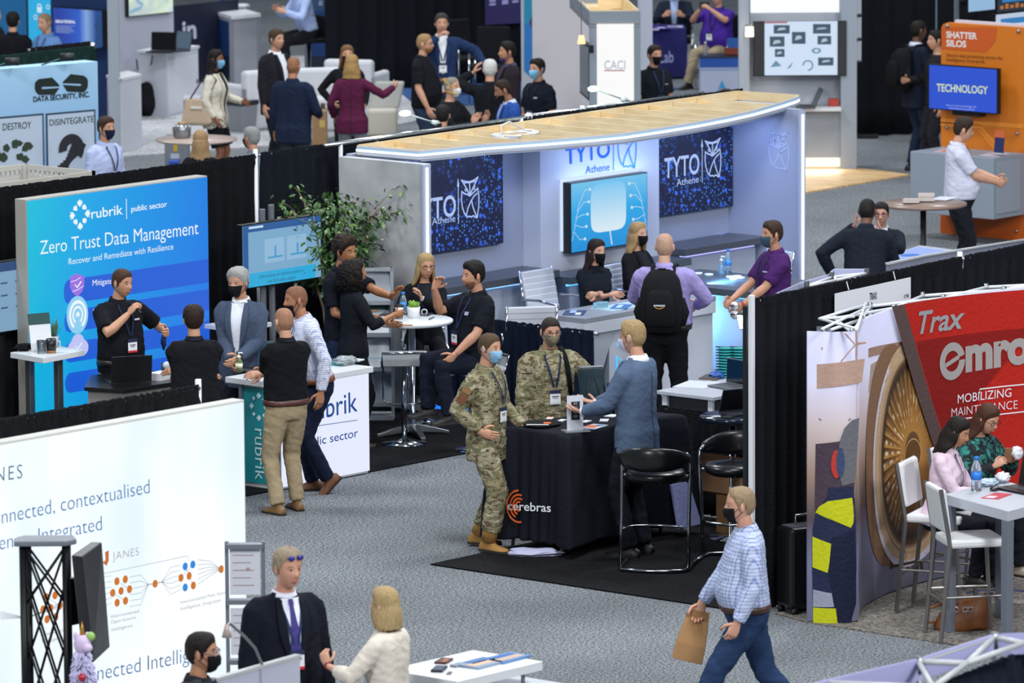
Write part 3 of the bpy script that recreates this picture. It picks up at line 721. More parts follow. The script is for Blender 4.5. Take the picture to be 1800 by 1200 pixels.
words(t, 'headline', W1, RW, [('Zero Trust Data Management', 70, 447, 348, 411, 24), ('Recover and Remediate with Resilience', 120, 465, 304, 438, 11)], bold=-.004)
words(t, 'headline', W1, RW, [('Mitigate', 162, 502, 196, 498, 10), ('Monitor', 163, 553, 196, 549, 10)])
lg = MB(); cu, cz = RW.pix(140, 377); rr = .095
for i in range(8):
 a = pi/4*i+pi/8*0; r = rr if i % 2 == 0 else rr*.82; q = .034 if i % 2 == 0 else .022; x, z = cu+r*cos(a), cz+r*1.08*sin(a)
 lg.ppoly(RW, [(x-q, z), (x, z-q), (x+q, z), (x, z+q)] if i % 2 == 0 else [(x-q, z-q*.7), (x+q, z-q), (x+q*.8, z+q), (x-q, z+q*.9)], .006)
 for sg in (-1, 1):
  aa = a+sg*.22; lg.ppoly(RW, [(cu+r*1.18*cos(aa), cz+r*1.25*sin(aa)), (cu+r*1.28*cos(aa+.05), cz+r*1.33*sin(aa+.05)), (cu+r*1.3*cos(aa-.08), cz+r*1.3*sin(aa-.08))], .006)
lg.build('emblem', W1, t); dv = MB().stroke(RW, [(221.5, 349), (222, 385)], .008); dv.build('divider', W1, t)
ic = MB(); ic.xppoly(RW, [(122, 487), (128, 483), (135, 481), (141, 483), (147, 486), (147, 500), (144, 511), (135, 522), (126, 514), (122, 503)], .009); ic.build('shield_icon', emi('9a6fe8', 1), t)
ic = MB().stroke(RW, [(130, 500), (134, 505), (141, 494)], .014, .013); ic.stroke(RW, [(123, 495), (131, 493), (140, 487)], .006, .013); ic.stroke(RW, [(126, 512), (135, 509), (145, 502)], .006, .013); ic.build('tick_mark', W1, t)
ic = MB(); u, z = RW.pix(135, 553)
ic.disc(RW, u, z, .135, .009, rz=.17); ic.build('target_icon', emi('8fd4f6', 1), t)
ic = MB();
for a, b in ((.085, .11), (.05, .068), (0, .022)): ic.ring(RW, u, z, a, b, -60, 240, .013, 28, 1.2)
ic.build('target_rings', W1, t)
ic = MB(); u, z = RW.pix(136, 606)
for dx, dz, r in ((-.06, -.03, .07), (.06, -.03, .07), (0, .02, .08)): ic.disc(RW, u+dx, z+dz, r, .009)
ic.build('cloud_icon', emi('c3c8fb', 1), t)
ic = MB().stroke(RW, [(131, 608), (135, 613), (142, 602)], .012, .013); ic.build('tick_mark', W1, t)
# ---------------------------------------------------------------- screens on stands
def monitor(label, P, tl, br, th=.06, d=0, faceh='7db4dc', em=.8, face=None, bez=.012, group=None, name='monitor', cat='monitor', mat=None, off=None):
 """wall screen given by two opposite corners (photo pixels on plane P)"""
 ua, za = P.pix(*tl) if off is None else off[0]; ub, zb = P.pix(*br) if off is None else off[1]
 t = thing(name, label, cat, P.at((ua+ub)/2, zb, d+th/2), group)
 MB().pbox(P, ua, ub, zb, za, d+.004, d+th).build('casing', M('0b0c10', .35), t, bevel=.004)
 MB().pbox(P, ua+bez, ub-bez, zb+bez, za-bez, d+.0, d+.0038).build('display', mat or emi(faceh, em), t)
 return t, (ua, ub, zb, za)
MP = YP(36.45); t, q = monitor('wall screen showing a backup policy chart beside the ficus tree', MP, (425, 401), (566, 487), .07, faceh='86bbe2', em=.8, off=(( MP.pix(425, 396)[0], MP.pix(425, 396)[1]), (MP.pix(566, 488)[0], MP.pix(566, 488)[1])))
a, b, z0, z1 = q
MB().pbox(MP, a+.012, a+.08, z0+.012, z1-.012, -.002, 0).pbox(MP, a+.08, b-.012, z1-.075, z1-.012, -.002, 0).build('side_menu', emi('1a5fa8', .8), t)
MB().pbox(MP, a+.08, b-.09, z0+.012, z0+.14, -.002, 0).build('caption_band', emi('25b4e8', .9), t)
words(t, 'caption', emi('2d6c9c', .6), MP, [('Define backup and replication policies in', a+.22, z0+.085, b-.25, z0+.085, .030), ('one SLA policy engine', a+.33, z0+.032, b-.37, z0+.032, .030)], px=False)
ch_ = MB()
for x in (a+.30, a+.60): ch_.pbox(MP, x, x+.26, z1-.38, z1-.16, -.002, 0)
ch_.build('chart_card', emi('9cc8ec', .85), t); ch_ = MB()
for x in (a+.30, a+.60): ch_.pbox(MP, x+.04, x+.24, z1-.34, z1-.325, -.004, 0).pbox(MP, x+.13, x+.15, z1-.325, z1-.23, -.004, 0)
ch_.build('chart_bars', emi('3aa6d8', .85), t)
MB().pbox(MP, a+.09, a+.28, z1-.045, z1-.025, -.004, 0).build('address_bar', emi('d2ecff', .9), t)
MB().tube([MP.at(a+.40, .02, .12), MP.at(a+.40, z1+.10, .12)], .03).tube([MP.at(a+.52, .02, .12), MP.at(a+.52, z1+.13, .12)], .03).box(MP.at(a+.1, 0, 0), MP.at(a+.8, .02, .4)).build('stand', GREYM, t)
LP = YP(36.75);
a, z1 = LP.pix(57, 452)[0]-1.2, LP.pix(57, 452)[1]; b, z0 = LP.pix(57, 577)
t, q = monitor('wall screen with pale dashboard cut off at the photo edge', LP, 0, 0, .07, faceh='8cb8dc', em=.75, off=((a, z1), (b, z0)))
MB().pbox(LP, a+.012, b-.012, z1-.09, z1-.012, -.002, 0).build('menu_bar', emi('1c4f8c', .7), t)
ch_ = MB()
for i in range(2):
 for j in range(3): ch_.pbox(LP, b-.38+i*.18, b-.30+i*.18, z1-.20-j*.11, z1-.185-j*.11, -.002, 0)
ch_.build('figures', emi('3f6d98', .6), t)
MB().box(LP.at(a+.1, .0, .10), LP.at(b-.1, z0, .35)).build('stand', DARKM, t)
# ---------------------------------------------------------------- high table by the dashboard
TOPW = M('dcdfe2', .35)
def frame_at(az): c, s_ = cos(az), sin(az); return V((c, s_, 0)), V((-s_, c, 0))
t = thing('high_table', 'small white-topped high table with twin steel legs by the cyan wall', 'table', G(95, 742))
p0 = G(74, 640-15, 1.05)
tp = [G(18, 619, 1.12), G(76, 629, 1.12), G(149, 615, 1.12), G(92, 606, 1.12)]
MB().prism([V((p.x, p.y, 1.07)) for p in tp], (0, 0, .05)).build('table_top', TOPW, t, bevel=.004)
for (x, y) in ((52, 622), (102, 622)):
 p = G(x, y, 1.08); MB().box((p.x-.03, p.y-.03, .012), (p.x+.03, p.y+.03, 1.07)).build('leg', STEEL, t, bevel=.004)
p, q = G(52, 622, 1.08), G(102, 622, 1.08); MB().tube([(p.x, p.y, .25), (q.x, q.y, .25)], .018).build('crossbar', STEEL, t)
def paper(label, c, az, w_, d_, h, cat='leaflet', group=None, name='leaflet', th=.004, ink=None):
 ax, ay = frame_at(az); o = MB().obox(V(c)+V((0, 0, th/2)), ax, ay, (0, 0, 1), w_/2, d_/2, th/2)
 o = o.build(name, M(h, .5), origin=c); tag(o, label, cat, group)
 if ink:
  for (x, y, sx, sy, hh) in ink: MB().obox(V(c)+ax*x*w_+ay*y*d_+V((0, 0, th+.0008)), ax, ay, (0, 0, 1), sx*w_/2, sy*d_/2, .0006).build('print', M(hh, .5), o)
 return o
def sign_card(label, c, az, w_, h_, hcol, head='1c4a48', lean=.2, name='tabletop_sign'):
 ax, ay = frame_at(az); up = V((0, 0, 1))*cos(lean)+ay*sin(lean); n = ax.cross(up); t = thing(name, label, 'sign', c)
 MB().obox(V(c)+up*h_/2, ax, up, n, w_/2, h_/2, .004).build('card', M(hcol, .4), t); MB().obox(V(c)+up*h_*.86+n*.0, ax, up, n, w_/2*1.02, h_*.15, .0055).build('header', M(head, .4), t)
 MB().obox(V(c)+V((0, 0, .006))+ay*.02, ax, ay, (0, 0, 1), w_/2, .05, .006).build('foot', M('c8ccd0', .2), t); return t
AZC = YAW+pi/2   # azimuth of a line lying across the view
sign_card('slanted sign with dark green header on the white high table', G(74, 617, 1.12), AZC-pi+.5, .20, .33, 'e4e6ea')
def pot_plant(label, c, r, h, hcol, leafc, kind, n=16, seed=1, name='potted_plant'):
 rng = random.Random(seed); t = thing(name, label, 'plant', c); c = V(c)
 MB().lathe([(.001, 0), (r*.82, 0), (r, h), (r*.9, h), (r*.86, h*.85), (.001, h*.85)], c, 18).build('pot', M(hcol, .35), t, True)
 mb = MB()
 for i in range(n):
  a = 2*pi*i*.382; b = .15+.75*rng.random()*(i/n+.3); L = (.16 if kind == 'spiky' else .075)*(.7+.5*rng.random())
  d = V((cos(a)*sin(b), sin(a)*sin(b), cos(b))); s_ = V((-sin(a), cos(a), 0)); b0 = c+V((cos(a)*r*.3, sin(a)*r*.3, h*.85)); wv = .008 if kind == 'spiky' else .02
  mb.loft([[b0+d*L*q+s_*wv*k*cos(x)+d.cross(s_)*wv*k*.35*sin(x)+V((0, 0, -L*.25*q*q*sin(b))) for x in [2*pi*y/6 for y in range(6)]] for q, k in ((0, .5), (.35, 1.0), (.7, .9), (1, .12))])
 mb.build('leaves', M(leafc, .5), t, True); return t
pot_plant('spiky succulent in grey pot on the white high table', G(95, 610, 1.12), .045, .10, 'b9bcbf', '4c6a4a', 'spiky', 18)
def mug(label, c, h='16171a', band='9a7048'):
 t = thing('mug', label, 'mug', c); c = V(c)
 MB().lathe([(.001, 0), (.043, 0), (.043, .024)], c, 20).build('cork_base', M(band, .8), t, True)
 MB().lathe([(.043, .024), (.045, .125), (.041, .125), (.039, .03), (.001, .03)], c, 20).build('cup', M(h, .35), t, True)
 MB().tube([c+RT*.043+V((0, 0, .105)), c+RT*.078+V((0, 0, .10)), c+RT*.082+V((0, 0, .06)), c+RT*.044+V((0, 0, .045))], .006, 8).build('handle', M('d8d8d4', .3), t, True); return t
mug('black mug with cork base on the white high table', G(90, 620, 1.12))
t = thing('drinking_glass', 'clear tumbler beside the black mug on the white high table', 'glass', G(73, 621, 1.12))
MB().lathe([(.001, 0), (.036, 0), (.042, .115), (.039, .115), (.034, .008), (.001, .008)], G(73, 621, 1.12), 20).build('bowl', M('dfeaf0', .05, trans=.95), t, True)
MB().lathe([(.001, .009), (.033, .009), (.035, .04), (.001, .04)], G(73, 621, 1.12), 18).build('water', M('d6e4ee', .05, trans=.9), t, True)
def lump(label, c, rx, ry, rz, mat, name, cat, seed=1, az=0, nz=.35, k=1.6):
 mb = MB(); c = V(c); rows = 22; kk = 30; rings = []; rot = Matrix.Rotation(az, 3, 'Z')
 for i in range(rows+1):
  th = pi*(i+.03)/(rows+.06); rg = []
  for a in range(kk):
   d = V((sin(th)*cos(2*pi*a/kk), sin(th)*sin(2*pi*a/kk), -cos(th))); g = 1+nz*noise.noise(d*k+V((seed*3.3, 0, 0)))+nz*.5*noise.noise(d*k*2.6+V((0, seed, 0)))
   p = V((d.x*rx*g, d.y*ry*g, max(-.98*rz, d.z*rz*g)+rz)); rg.append(c+rot @ p)
  rings.append(rg)
 o = mb.loft(rings).build(name, mat, smooth=True, origin=c); return tag(o, label, cat)
lump('folded black cap lying on the white high table', G(45, 615, 1.12), .12, .08, .028, fabric('101114'), 'cap', 'cap', 4)
lump('black rucksack slumped on the floor below the white high table', G(84, 752), .22, .17, .15, fabric('17181c'), 'backpack', 'backpack', 2, .6, .2)
lump('dark bag on the floor at the photo edge under the dashboard screen', G(6, 765), .2, .16, .16, fabric('1b1c21'), 'bag', 'bag', 3, .6, .2)
# ---------------------------------------------------------------- grey demo desk with black top
def wpoly(px, z): return [V((G(x, y, z).x, G(x, y, z).y, z)) for x, y in px]
t = thing('demo_desk', 'grey podium desk with black top where the presenter stands', 'desk', G(225, 770))
top = wpoly([(148, 681), (217, 685), (308, 672), (308, 655), (240, 650), (160, 660)], .9)
MB().prism([p-V((0, 0, .03)) for p in top], (0, 0, .035)).build('desk_top', M('0f1013', .3), t, bevel=.004)
c = sum(top, V((0, 0, 0)))/len(top); base = [V((c.x+(p.x-c.x)*.92, c.y+(p.y-c.y)*.92, .012)) for p in top]
MB().prism(base, (0, 0, .858)).build('body', M('8f8c88', .6), t, bevel=.004)
p, q = base[1], base[2]; PD = Plane(p, q-p); L = (V((q.x, q.y))-V((p.x, p.y))).length
MB().pbox(PD, .06, L*.92, .3, .62, -.006, .0).build('sign_panel', M('d4d8e2', .4), t)
def laptop(label, c, az, w_=.33, d_=.22, open_=1.9, h='1a1b1f', scr=None, key='2b2d33', cat='laptop', group=None):
 """az = direction the user looks towards the screen"""
 ay = V((cos(az), sin(az), 0)); ax = V((ay.y, -ay.x, 0)); c = V(c); t = thing('laptop', label, cat, c, group)
 MB().obox(c+V((0, 0, .009)), ax, ay, (0, 0, 1), w_/2, d_/2, .008).build('base', M(h, .4, .3), t, bevel=.002)
 MB().obox(c+V((0, 0, .018))-ay*.0+ay*d_*.08, ax, ay, (0, 0, 1), w_*.45, d_*.26, .001).build('keyboard', M(key, .5), t)
 up = V((0, 0, 1))*sin(open_)-ay*cos(open_); n = ax.cross(up); hc_ = c+ay*d_/2+V((0, 0, .018))
 MB().obox(hc_+up*d_/2, ax, up, n, w_/2, d_/2, .004).build('lid', M(h, .4, .3), t, bevel=.002)
 fn = n if n.dot(ay) < 0 else -n
 MB().obox(hc_+up*d_/2+fn*.0045, ax, up, n, w_/2*.94, d_/2*.92, .0008).build('screen', emi(scr, .7) if scr else M('0d0e11', .1), t); return t
CAMD = YAW+pi  # towards the camera
laptop('open black laptop on the black podium desk in front of the presenter', G(225, 672, .9), CAMD+.3, .36, .24, 1.75)
t = thing('food_box', 'white takeaway box on the black podium desk', 'box', G(281, 668, .9)); c = G(281, 668, .9)
ax, ay = frame_at(.1); bx = lambda k, z: [c+ax*x*k+ay*y*k*.75+V((0, 0, z)) for x, y in ((-1, -1), (1, -1), (1, 1), (-1, 1))]
MB().loft([bx(.07, 0), bx(.085, .07), bx(.08, .07), bx(.066, .006)]).build('tray', M('eceef2', .5), t)
MB().tube([G(238, 668, 0.905), G(246, 664, 0.905), G(255, 667, 0.905), G(262, 663, 0.905)], .005, 6).build('charging_cable', M('101113'), origin=G(250, 666, .9)); tag(bpy.data.objects['charging_cable'], 'black cable curled on the podium desk by the white box', 'cable')
def director_chair(label, g, az, h=.95):
 t = thing('director_chair', label, 'chair', g); c = V(g); ax, ay = frame_at(az)
 P = lambda x, y, z: c+ax*x+ay*y+V((0, 0, z)); m = M('141418', .5)
 for sx in (-1, 1):
  for sy in (-1, 1): MB().tube([P(sx*.25, sy*.2, 0), P(sx*.25, -sy*.2, .62)], .014, 8).build('leg', m, t)
  MB().tube([P(sx*.25, -.2, .6), P(sx*.25, -.2, h+.2)], .014, 8).build('back_post', m, t)
  MB().obox(P(sx*.26, 0, .83), ax, ay, (0, 0, 1), .025, .24, .012).build('armrest', m, t); MB().tube([P(sx*.25, .2, .6), P(sx*.25, .2, .82)], .014, 8).build('arm_post', m, t)
 MB().obox(P(0, 0, .61), ax, ay, (0, 0, 1), .25, .2, .012).build('seat', fabric('131418'), t)
 MB().obox(P(0, -.2, h+.1), ax, ay, (0, 0, 1), .25, .008, .1).build('backrest', fabric('131418'), t); return t
director_chair('black folding chair with canvas back hidden behind the presenter', G(232, 738), R(200))
director_chair('black folding chair with raised canvas back behind the seated row', G(300, 730), R(240), .98)
# ---------------------------------------------------------------- white lightbox counter
ca, cb, cd = G(646, 833), G(433, 856), G(408, 849)
t = thing('lightbox_counter', 'white counter with glowing front and teal end panel', 'counter', G(520, 845))
CF = Plane((37.6, 34.08), (-1, 0)); X0, X1, Yf, Yk = 36.46, 37.62, 34.08, 34.5
cnr = [G(433, 856), G(646, 833)]
X0 = 36.44; CX = XP(X0); FY = YP(Yf)
MB().box((X0+.01, Yf+.01, .012), (X1-.01, Yk-.01, .90)).build('body', M('b9bcc0', .4), t)
MB().box((X0-.03, Yf-.03, .90), (X1+.03, Yk+.16, .95)).build('counter_top', TOPW, t, bevel=.004)
MB().box((X0+.06, Yf, .03), (X1-.0, Yf+.012, .89)).build('glowing_panel', emi('e6ecff', 1.05), t)
MB().box((X0, Yf+.04, .05), (X0+.012, Yk-.02, .88)).build('teal_panel', M('12868f', .5), t)
for (x, y) in ((X0, Yf), (X0, Yk)): MB().box((x-.012, y-.02, .012), (x+.02, y+.02, .90)).build('corner_post', GREYM, t)
words(t, 'lettering', M('1d4f9e', .5), FY, [('rubrik', 542, 740, 628, 722, 36), ('public sector', 528, 788, 629, 767, 15)], bold=.004, off=.004)
MB().stroke(FY, [(530, 752), (628, 738)], .006, .004).build('divider', M('1d4f9e', .5), t)
lm = M('bfe2e4', .5); lg = MB(); cu, cz = -(Yf+Yk)/2+.0, .72
for i in range(8):
 a = pi/4*i; r = .085; q_ = .028 if i % 2 == 0 else .019; x, z = cu+r*cos(a), cz+r*1.15*sin(a); lg.ppoly(CX, [(x-q_, z), (x, z-q_), (x+q_, z), (x, z+q_)], .005)
lg.build('emblem', lm, t); vs, fs = glyphs('rubrik', 0, 0); mb = MB(); x1 = max(v.x for v in vs)
mb.add([CX.at(cu-.05+v.y*.17, .54-v.x/x1*.46, -.005) for v in vs], fs); mb.build('lettering', lm, t)
def bottle(label, c, h=.22, r=.032, liquid='cfe6f2', capc='2a7fd0', lab='3a8fd6', cat='bottle', group=None, pump=False):
 t = thing('water_bottle' if not pump else 'sanitiser_bottle', label, cat, c, group); c = V(c)
 MB().lathe([(.001, 0), (r, .002), (r, h*.3), (r*.92, h*.42), (r, h*.55), (r*.98, h*.66), (r*.45, h*.86), (r*.42, h*.9), (.001, h*.9)], c, 18).build('bottle', M(liquid, .06, trans=.85), t, True)
 MB().lathe([(.001, h*.9), (r*.48, h*.9), (r*.48, h), (.001, h)], c, 14).build('lid', M(capc, .4), t, True)
 if lab: MB().lathe([(r*1.02, h*.33), (r*1.02, h*.56), (r*.99, h*.56), (r*.99, h*.33)], c, 18).build('label', M(lab, .4), t, True)
 if pump: MB().tube([c+V((0, 0, h)), c+V((0, 0, h*1.18)), c+RT*.035+V((0, 0, h*1.16))], .006, 8).build('pump', M('eef2f2', .4), t, True)
 return t
bottle('clear hand sanitiser with white pump on the lightbox counter', G(420, 655, .95), .15, .034, 'cfe2a8', 'eef2f2', 'e6e8c8', pump=True)
laptop('grey laptop standing open on the end of the lightbox counter', G(446, 651, .95), YAW-.6, .34, .23, 1.75, '6c6f76', '31516b')
sign_card('small sign with dark green header behind the grey laptop', G(449, 640, .95), AZC-pi+.5, .19, .26, 'dfe3e6')
pot_plant('tiny green plant beside the small sign on the lightbox counter', G(444, 645, .95), .03, .06, 'dcdfe0', '6b9a4a', 'leafy', 12, 5)
paper('teal booklet on the end of the lightbox counter', G(598, 640, .95), .3, .2, .14, '3d8f98', 'booklet', name='booklet', th=.03)
lump('clear plastic bag crumpled on the lightbox counter end', G(606, 640, .95), .12, .09, .035, M('d5dade', .15, trans=.5), 'plastic_bag', 'bag', 5, .4, .5, 2.5)
for i, (x, y) in enumerate(((618, 636), (627, 634))):
 paper(('dark phone flat on the lightbox counter beside the plastic bag', 'pale notebook at the end of the lightbox counter')[i], G(x, y, .95), .5-i*.3, .14-i*.02, .09, ('23262c', 'd8dce4')[i], ('phone', 'notebook')[i], name=('phone', 'notebook')[i], th=.012)
# white table edge behind blazer man
t = thing('side_table', 'white table corner showing behind the grey-haired blazer man', 'table', G(462, 690)); p = G(455, 568, 1.07)
MB().box((p.x-.35, p.y-.05, 1.03), (p.x+.12, p.y+.35, 1.07)).build('table_top', TOPW, t, bevel=.004)
MB().box((p.x-.15, p.y+.1, .012), (p.x-.09, p.y+.16, 1.03)).build('leg', STEEL, t)
# ---------------------------------------------------------------- ficus
t = thing('ficus_tree', 'leafy green ficus tree standing by the black curtain', 'tree', V((39.84, 36.5, 0)))
c = V((39.84, 36.5, 0)); rng = random.Random(11)
MB().lathe([(.001, 0), (.13, 0), (.17, .3), (.15, .3), (.14, .26), (.001, .26)], c, 20).build('pot', M('2a2a2e', .5), t, True)
tips = []; mb = MB()
for i in range(6):
 a = 2*pi*i/6+rng.random(); b = V((cos(a)*.03, sin(a)*.03, .26)); p1 = b+V((cos(a)*.08, sin(a)*.08, .75)); p2 = p1+V((cos(a)*.15, sin(a)*.15, .5)); p3 = p2+V((cos(a)*.12, sin(a)*.12, .42))
 mb.tube([c+b, c+p1, c+p2, c+p3], [.018, .015, .011, .005], 8)
 for q in range(9):
  f_ = .25+.75*q/8; s_ = p1.lerp(p3, f_); a2 = a+rng.uniform(-2, 2); e_ = s_+V((cos(a2), sin(a2), rng.uniform(.1, .9)))*rng.uniform(.12, .30); mb.tube([c+s_, c+s_.lerp(e_, .6)+V((0, 0, .02)), c+e_], [.006, .004, .002], 6); tips += [s_.lerp(e_, .5), e_]
mb.build('trunk', M('8a7a62', .8), t, True)
lv = [MB(), MB()]
for i in range(2300):
 d = V((rng.gauss(0, 1), rng.gauss(0, 1), rng.gauss(0, 1))).normalized()
 if rng.random() < .45: b = rng.choice(tips)+d*.12*rng.random()
 else: b = V((d.x*.38, d.y*.38, d.z*.52))*(.55+.45*rng.random())+V((0, 0, 1.62))
 if b.z < 1.0 and rng.random() < .6: continue
 L = rng.uniform(.05, .085); fd = (V((d.x, d.y, -.9+rng.random()*.9))).normalized(); sd = fd.cross(V((rng.random()-.5, rng.random()-.5, 1))).normalized(); nn = sd.cross(fd)
 p = c+b; mb = lv[rng.random() < .12]; W_ = L*.27
 mb.add([p, p+fd*L*.35+sd*W_, p+fd*L*.7+sd*W_*.7, p+fd*L-nn*L*.12, p+fd*L*.7-sd*W_*.7, p+fd*L*.35-sd*W_, p+fd*L*.5+nn*L*.06], [(0, 1, 6), (1, 2, 6), (2, 3, 6), (3, 4, 6), (4, 5, 6), (5, 0, 6)])
lm, tt, bb = nt('ficus_leaf'); vv_ = coord(tt); nn_ = tex(tt, 'ShaderNodeTexNoise', vv_, 11, 2); tt.links.new(ramp(tt, ((.35, '1f3a1d'), (.65, '4a7038')), nn_.outputs[0]), bb.inputs['Base Color']); bb.inputs['Roughness'].default_value = .38
lv[0].build('leaves', lm, t, True); lv[1].build('pale_leaves', M('6f8f4a', .4), t, True)
# ---------------------------------------------------------------- literature rack
t = thing('literature_rack', 'tall grey brochure rack with sloping clear shelves under the ficus', 'rack', G(668, 735))
RP = Plane(G(655, 738), RT); hh = hz = 1.42; fm = M('bcc1c8', .35, .3)
for u in (-.19, .19): MB().pbox(RP, u-.015, u+.015, .012, hh, .0, .05).build('side_post', fm, t)
MB().pbox(RP, -.2, .2, .012, .05, -.1, .2).build('base', fm, t); MB().pbox(RP, -.2, .2, hh-.03, hh, 0, .05).build('top_bar', fm, t)
for i, z in enumerate((.15, .48, .80, 1.1)):
 MB().hexa([RP.at(-.18, z, -.06), RP.at(.18, z, -.06), RP.at(.18, z, -.05), RP.at(-.18, z, -.05), RP.at(-.18, z+.30, .06), RP.at(.18, z+.30, .06), RP.at(.18, z+.30, .07), RP.at(-.18, z+.30, .07)]).build('shelf', M('98a0aa', .2), t)
 MB().pbox(RP, -.18, .18, z-.01, z+.03, -.09, -.06).build('shelf_lip', fm, t)
rk = [('brochure sheets with a dark green header on the upper rack shelf', .80, '26504e'), ('white brochure sheets on the lower rack shelf', .48, 'b9dce4')]
for lab, z, hd in rk:
 t2 = thing('brochure', lab, 'brochure', RP.at(0, z+.03, -.05))
 ex = lambda u0_, u1_, f0, f1, dd: [RP.at(u_, z+.02+.27*f_, -.062+.11*f_-dd_) for f_ in (f0, f1) for u_, dd_ in ((u0_, dd), (u1_, dd), (u1_, dd-.004), (u0_, dd-.004))]
 MB().hexa(ex(-.16, .16, .0, .98, .012)).build('sheet', M('e8ebee', .5), t2); MB().hexa(ex(-.161, .161, .78 if 'header' in lab else .3, .985 if 'header' in lab else .36, .014)).build('header', M(hd, .5), t2)
# ---------------------------------------------------------------- round white bar table and swivel stools
tc = G(724, 562, 1.07)
t = thing('round_bar_table', 'round white bar table on chrome column with star base', 'table', (tc.x, tc.y, .012)); c = V((tc.x, tc.y, 0))
MB().lathe([(.001, 1.04), (.36, 1.04), (.375, 1.05), (.375, 1.068), (.368, 1.074), (.001, 1.074)], c, 48).build('table_top', M('e4e8ec', .3), t, True)
MB().lathe([(.001, .08), (.045, .08), (.03, .12), (.03, 1.04), (.001, 1.04)], c, 20).build('column', CHROME, t, True)
for i in range(4):
 a = YAW+.3+pi/2*i; d = V((cos(a), sin(a), 0)); s_ = V((-sin(a), cos(a), 0)); e_ = lambda q, w_, z0_, z1_: [c+d*q+s_*w_+V((0, 0, z0_)), c+d*q-s_*w_+V((0, 0, z0_)), c+d*q-s_*w_+V((0, 0, z1_)), c+d*q+s_*w_+V((0, 0, z1_))]
 MB().loft([e_(.0, .035, .05, .12), e_(.2, .03, .03, .075), e_(.34, .022, .012, .035)]).build('base_leg', STEEL, t, bevel=.003)
def bar_stool(label, c, az, group=None):
 t = thing('swivel_stool', label, 'stool', c, group, az); z0 = 0
 MB().lathe([(.001, .0), (.20, .0), (.205, .01), (.06, .03), (.03, .05), (.001, .05)], (0, 0, 0), 36).build('base_plate', CHROME, t, True, local=True)
 MB().lathe([(.001, .05), (.026, .05), (.026, .70), (.001, .70)], (0, 0, 0), 16).build('column', CHROME, t, True, local=True)
 m2 = M('b6babf', .35); mb = MB()
 rings = []
 for (y, z) in ((.19, .70), (.17, .715), (-.12, .72), (-.18, .735), (-.205, .80), (-.21, .845)):
  rings.append([V((x, y, z+dz_)) for x, dz_ in ((-.19, 0), (.19, 0), (.19, .035), (-.19, .035))])
 mb.loft(rings).build('seat', m2, t, False, bevel=.012, local=True)
 MB().tube([(-.2, .19, .72), (-.2, -.17, .73), (-.2, -.215, .86), (.2, -.215, .86), (.2, -.17, .73), (.2, .19, .72)], .011, 8).build('seat_rim', CHROME, t, True, local=True)
 MB().tube([(-.18, .05, .70), (-.18, .20, .66), (-.18, .22, .36), (-.10, .2, .33), (.10, .2, .33), (.18, .22, .36), (.18, .20, .66), (.18, .05, .70)], .009, 8).build('footrest', CHROME, t, True, local=True); return t
def zc(x, y, z=0): p = G(x, y, z); p.z = .012; return p
bar_stool('grey swivel bar stool with chrome rim, empty, nearest the aisle', zc(711, 782), YAW-pi/2+.05, 'swivel stools at the round table')
# ---------------------------------------------------------------- the canopy booth with owl screens
WALLW = M('9ea6bc', .5); YW, XL_, XR_ = 36.92, 40.45, 46.22
BWP = YP(YW); WM_, tt, bb = nt('pale_mottled_wall'); vv_ = coord(tt); n1 = tex(tt, 'ShaderNodeTexNoise', vv_, 3.5, 4)
tt.links.new(ramp(tt, ((.3, 'a9abaf'), (.7, 'c6c8cc')), n1.outputs[0]), bb.inputs['Base Color']); bb.inputs['Roughness'].default_value = .6
def wall(name, a, b, m): return struct(MB().box(a, b).build(name, m))
wall('wall_left', (XL_, 35.93, .02), (XL_+.10, 36.99, 2.34), WM_)
wall('wall_back', (XL_+.1, YW, .02), (XR_+.08, 36.99, 2.36), WALLW)
wall('wall_right', (XR_, 36.02, .02), (XR_+.08, YW, 2.36), WALLW)
wall('wall_centre', (43.02, 36.70, .02), (44.84, YW, 2.35), M('c3c9d6', .5))
FC = [(735, 272.5), (790, 267.5), (850, 261), (950, 254), (1000, 250), (1050, 246), (1100, 241), (1160, 232), (1225, 221.5), (1280, 211), (1325, 201), (1370, 188), (1398, 179), (1404, 175.5)]
fr = [G(x, y, 2.40) for x, y in FC]; bl, br_ = G(627, 263.5, 2.40), G(1295, 168, 2.40)
t = thing('booth_canopy', 'open plywood canopy with curved front and glowing light strip', 'canopy', (43.3, 36.5, 2.33))
ring = [V((p.x, p.y, 0)) for p in [bl]+fr+[br_]]
cen = sum(ring, V((0, 0, 0)))/len(ring)
def band(z0, z1, th, m, name, seq, out=0.0):
 mb = MB(); rings = []; n = len(seq)
 for i, p in enumerate(seq):
  tg = (seq[min(i+1, n-1)]-seq[max(i-1, 0)]).normalized(); nn = V((tg.y, -tg.x, 0))
  if nn.dot(p-cen) < 0: nn = -nn
  o_, i_ = p+nn*out, p+nn*(out-th); rings.append([V((o_.x, o_.y, z0)), V((o_.x, o_.y, z1)), V((i_.x, i_.y, z1)), V((i_.x, i_.y, z0))])
 return mb.loft(rings).build(name, m, t, False)
PLY = plym('birch_plywood', 'd8bd8e', 'e6d0a6', (1, 1, 5)); FAS = M('c2c8d2', .35)
band(2.355, 2.44, .02, FAS, 'fascia', ring[:-1])
band(2.388, 2.408, .012, emi('dfe8ff', 2.2), 'light_strip', ring[:-1], .012)
band(2.41, 2.418, .008, emi('8fd0ff', 1.0), 'light_strip_glow', ring[:-1], .006)
inner = [cen+(p-cen)*.985 for p in ring]
MB().prism([V((p.x, p.y, 2.335)) for p in inner], (0, 0, .02)).build('soffit', M('a9b2c6', .5), t)
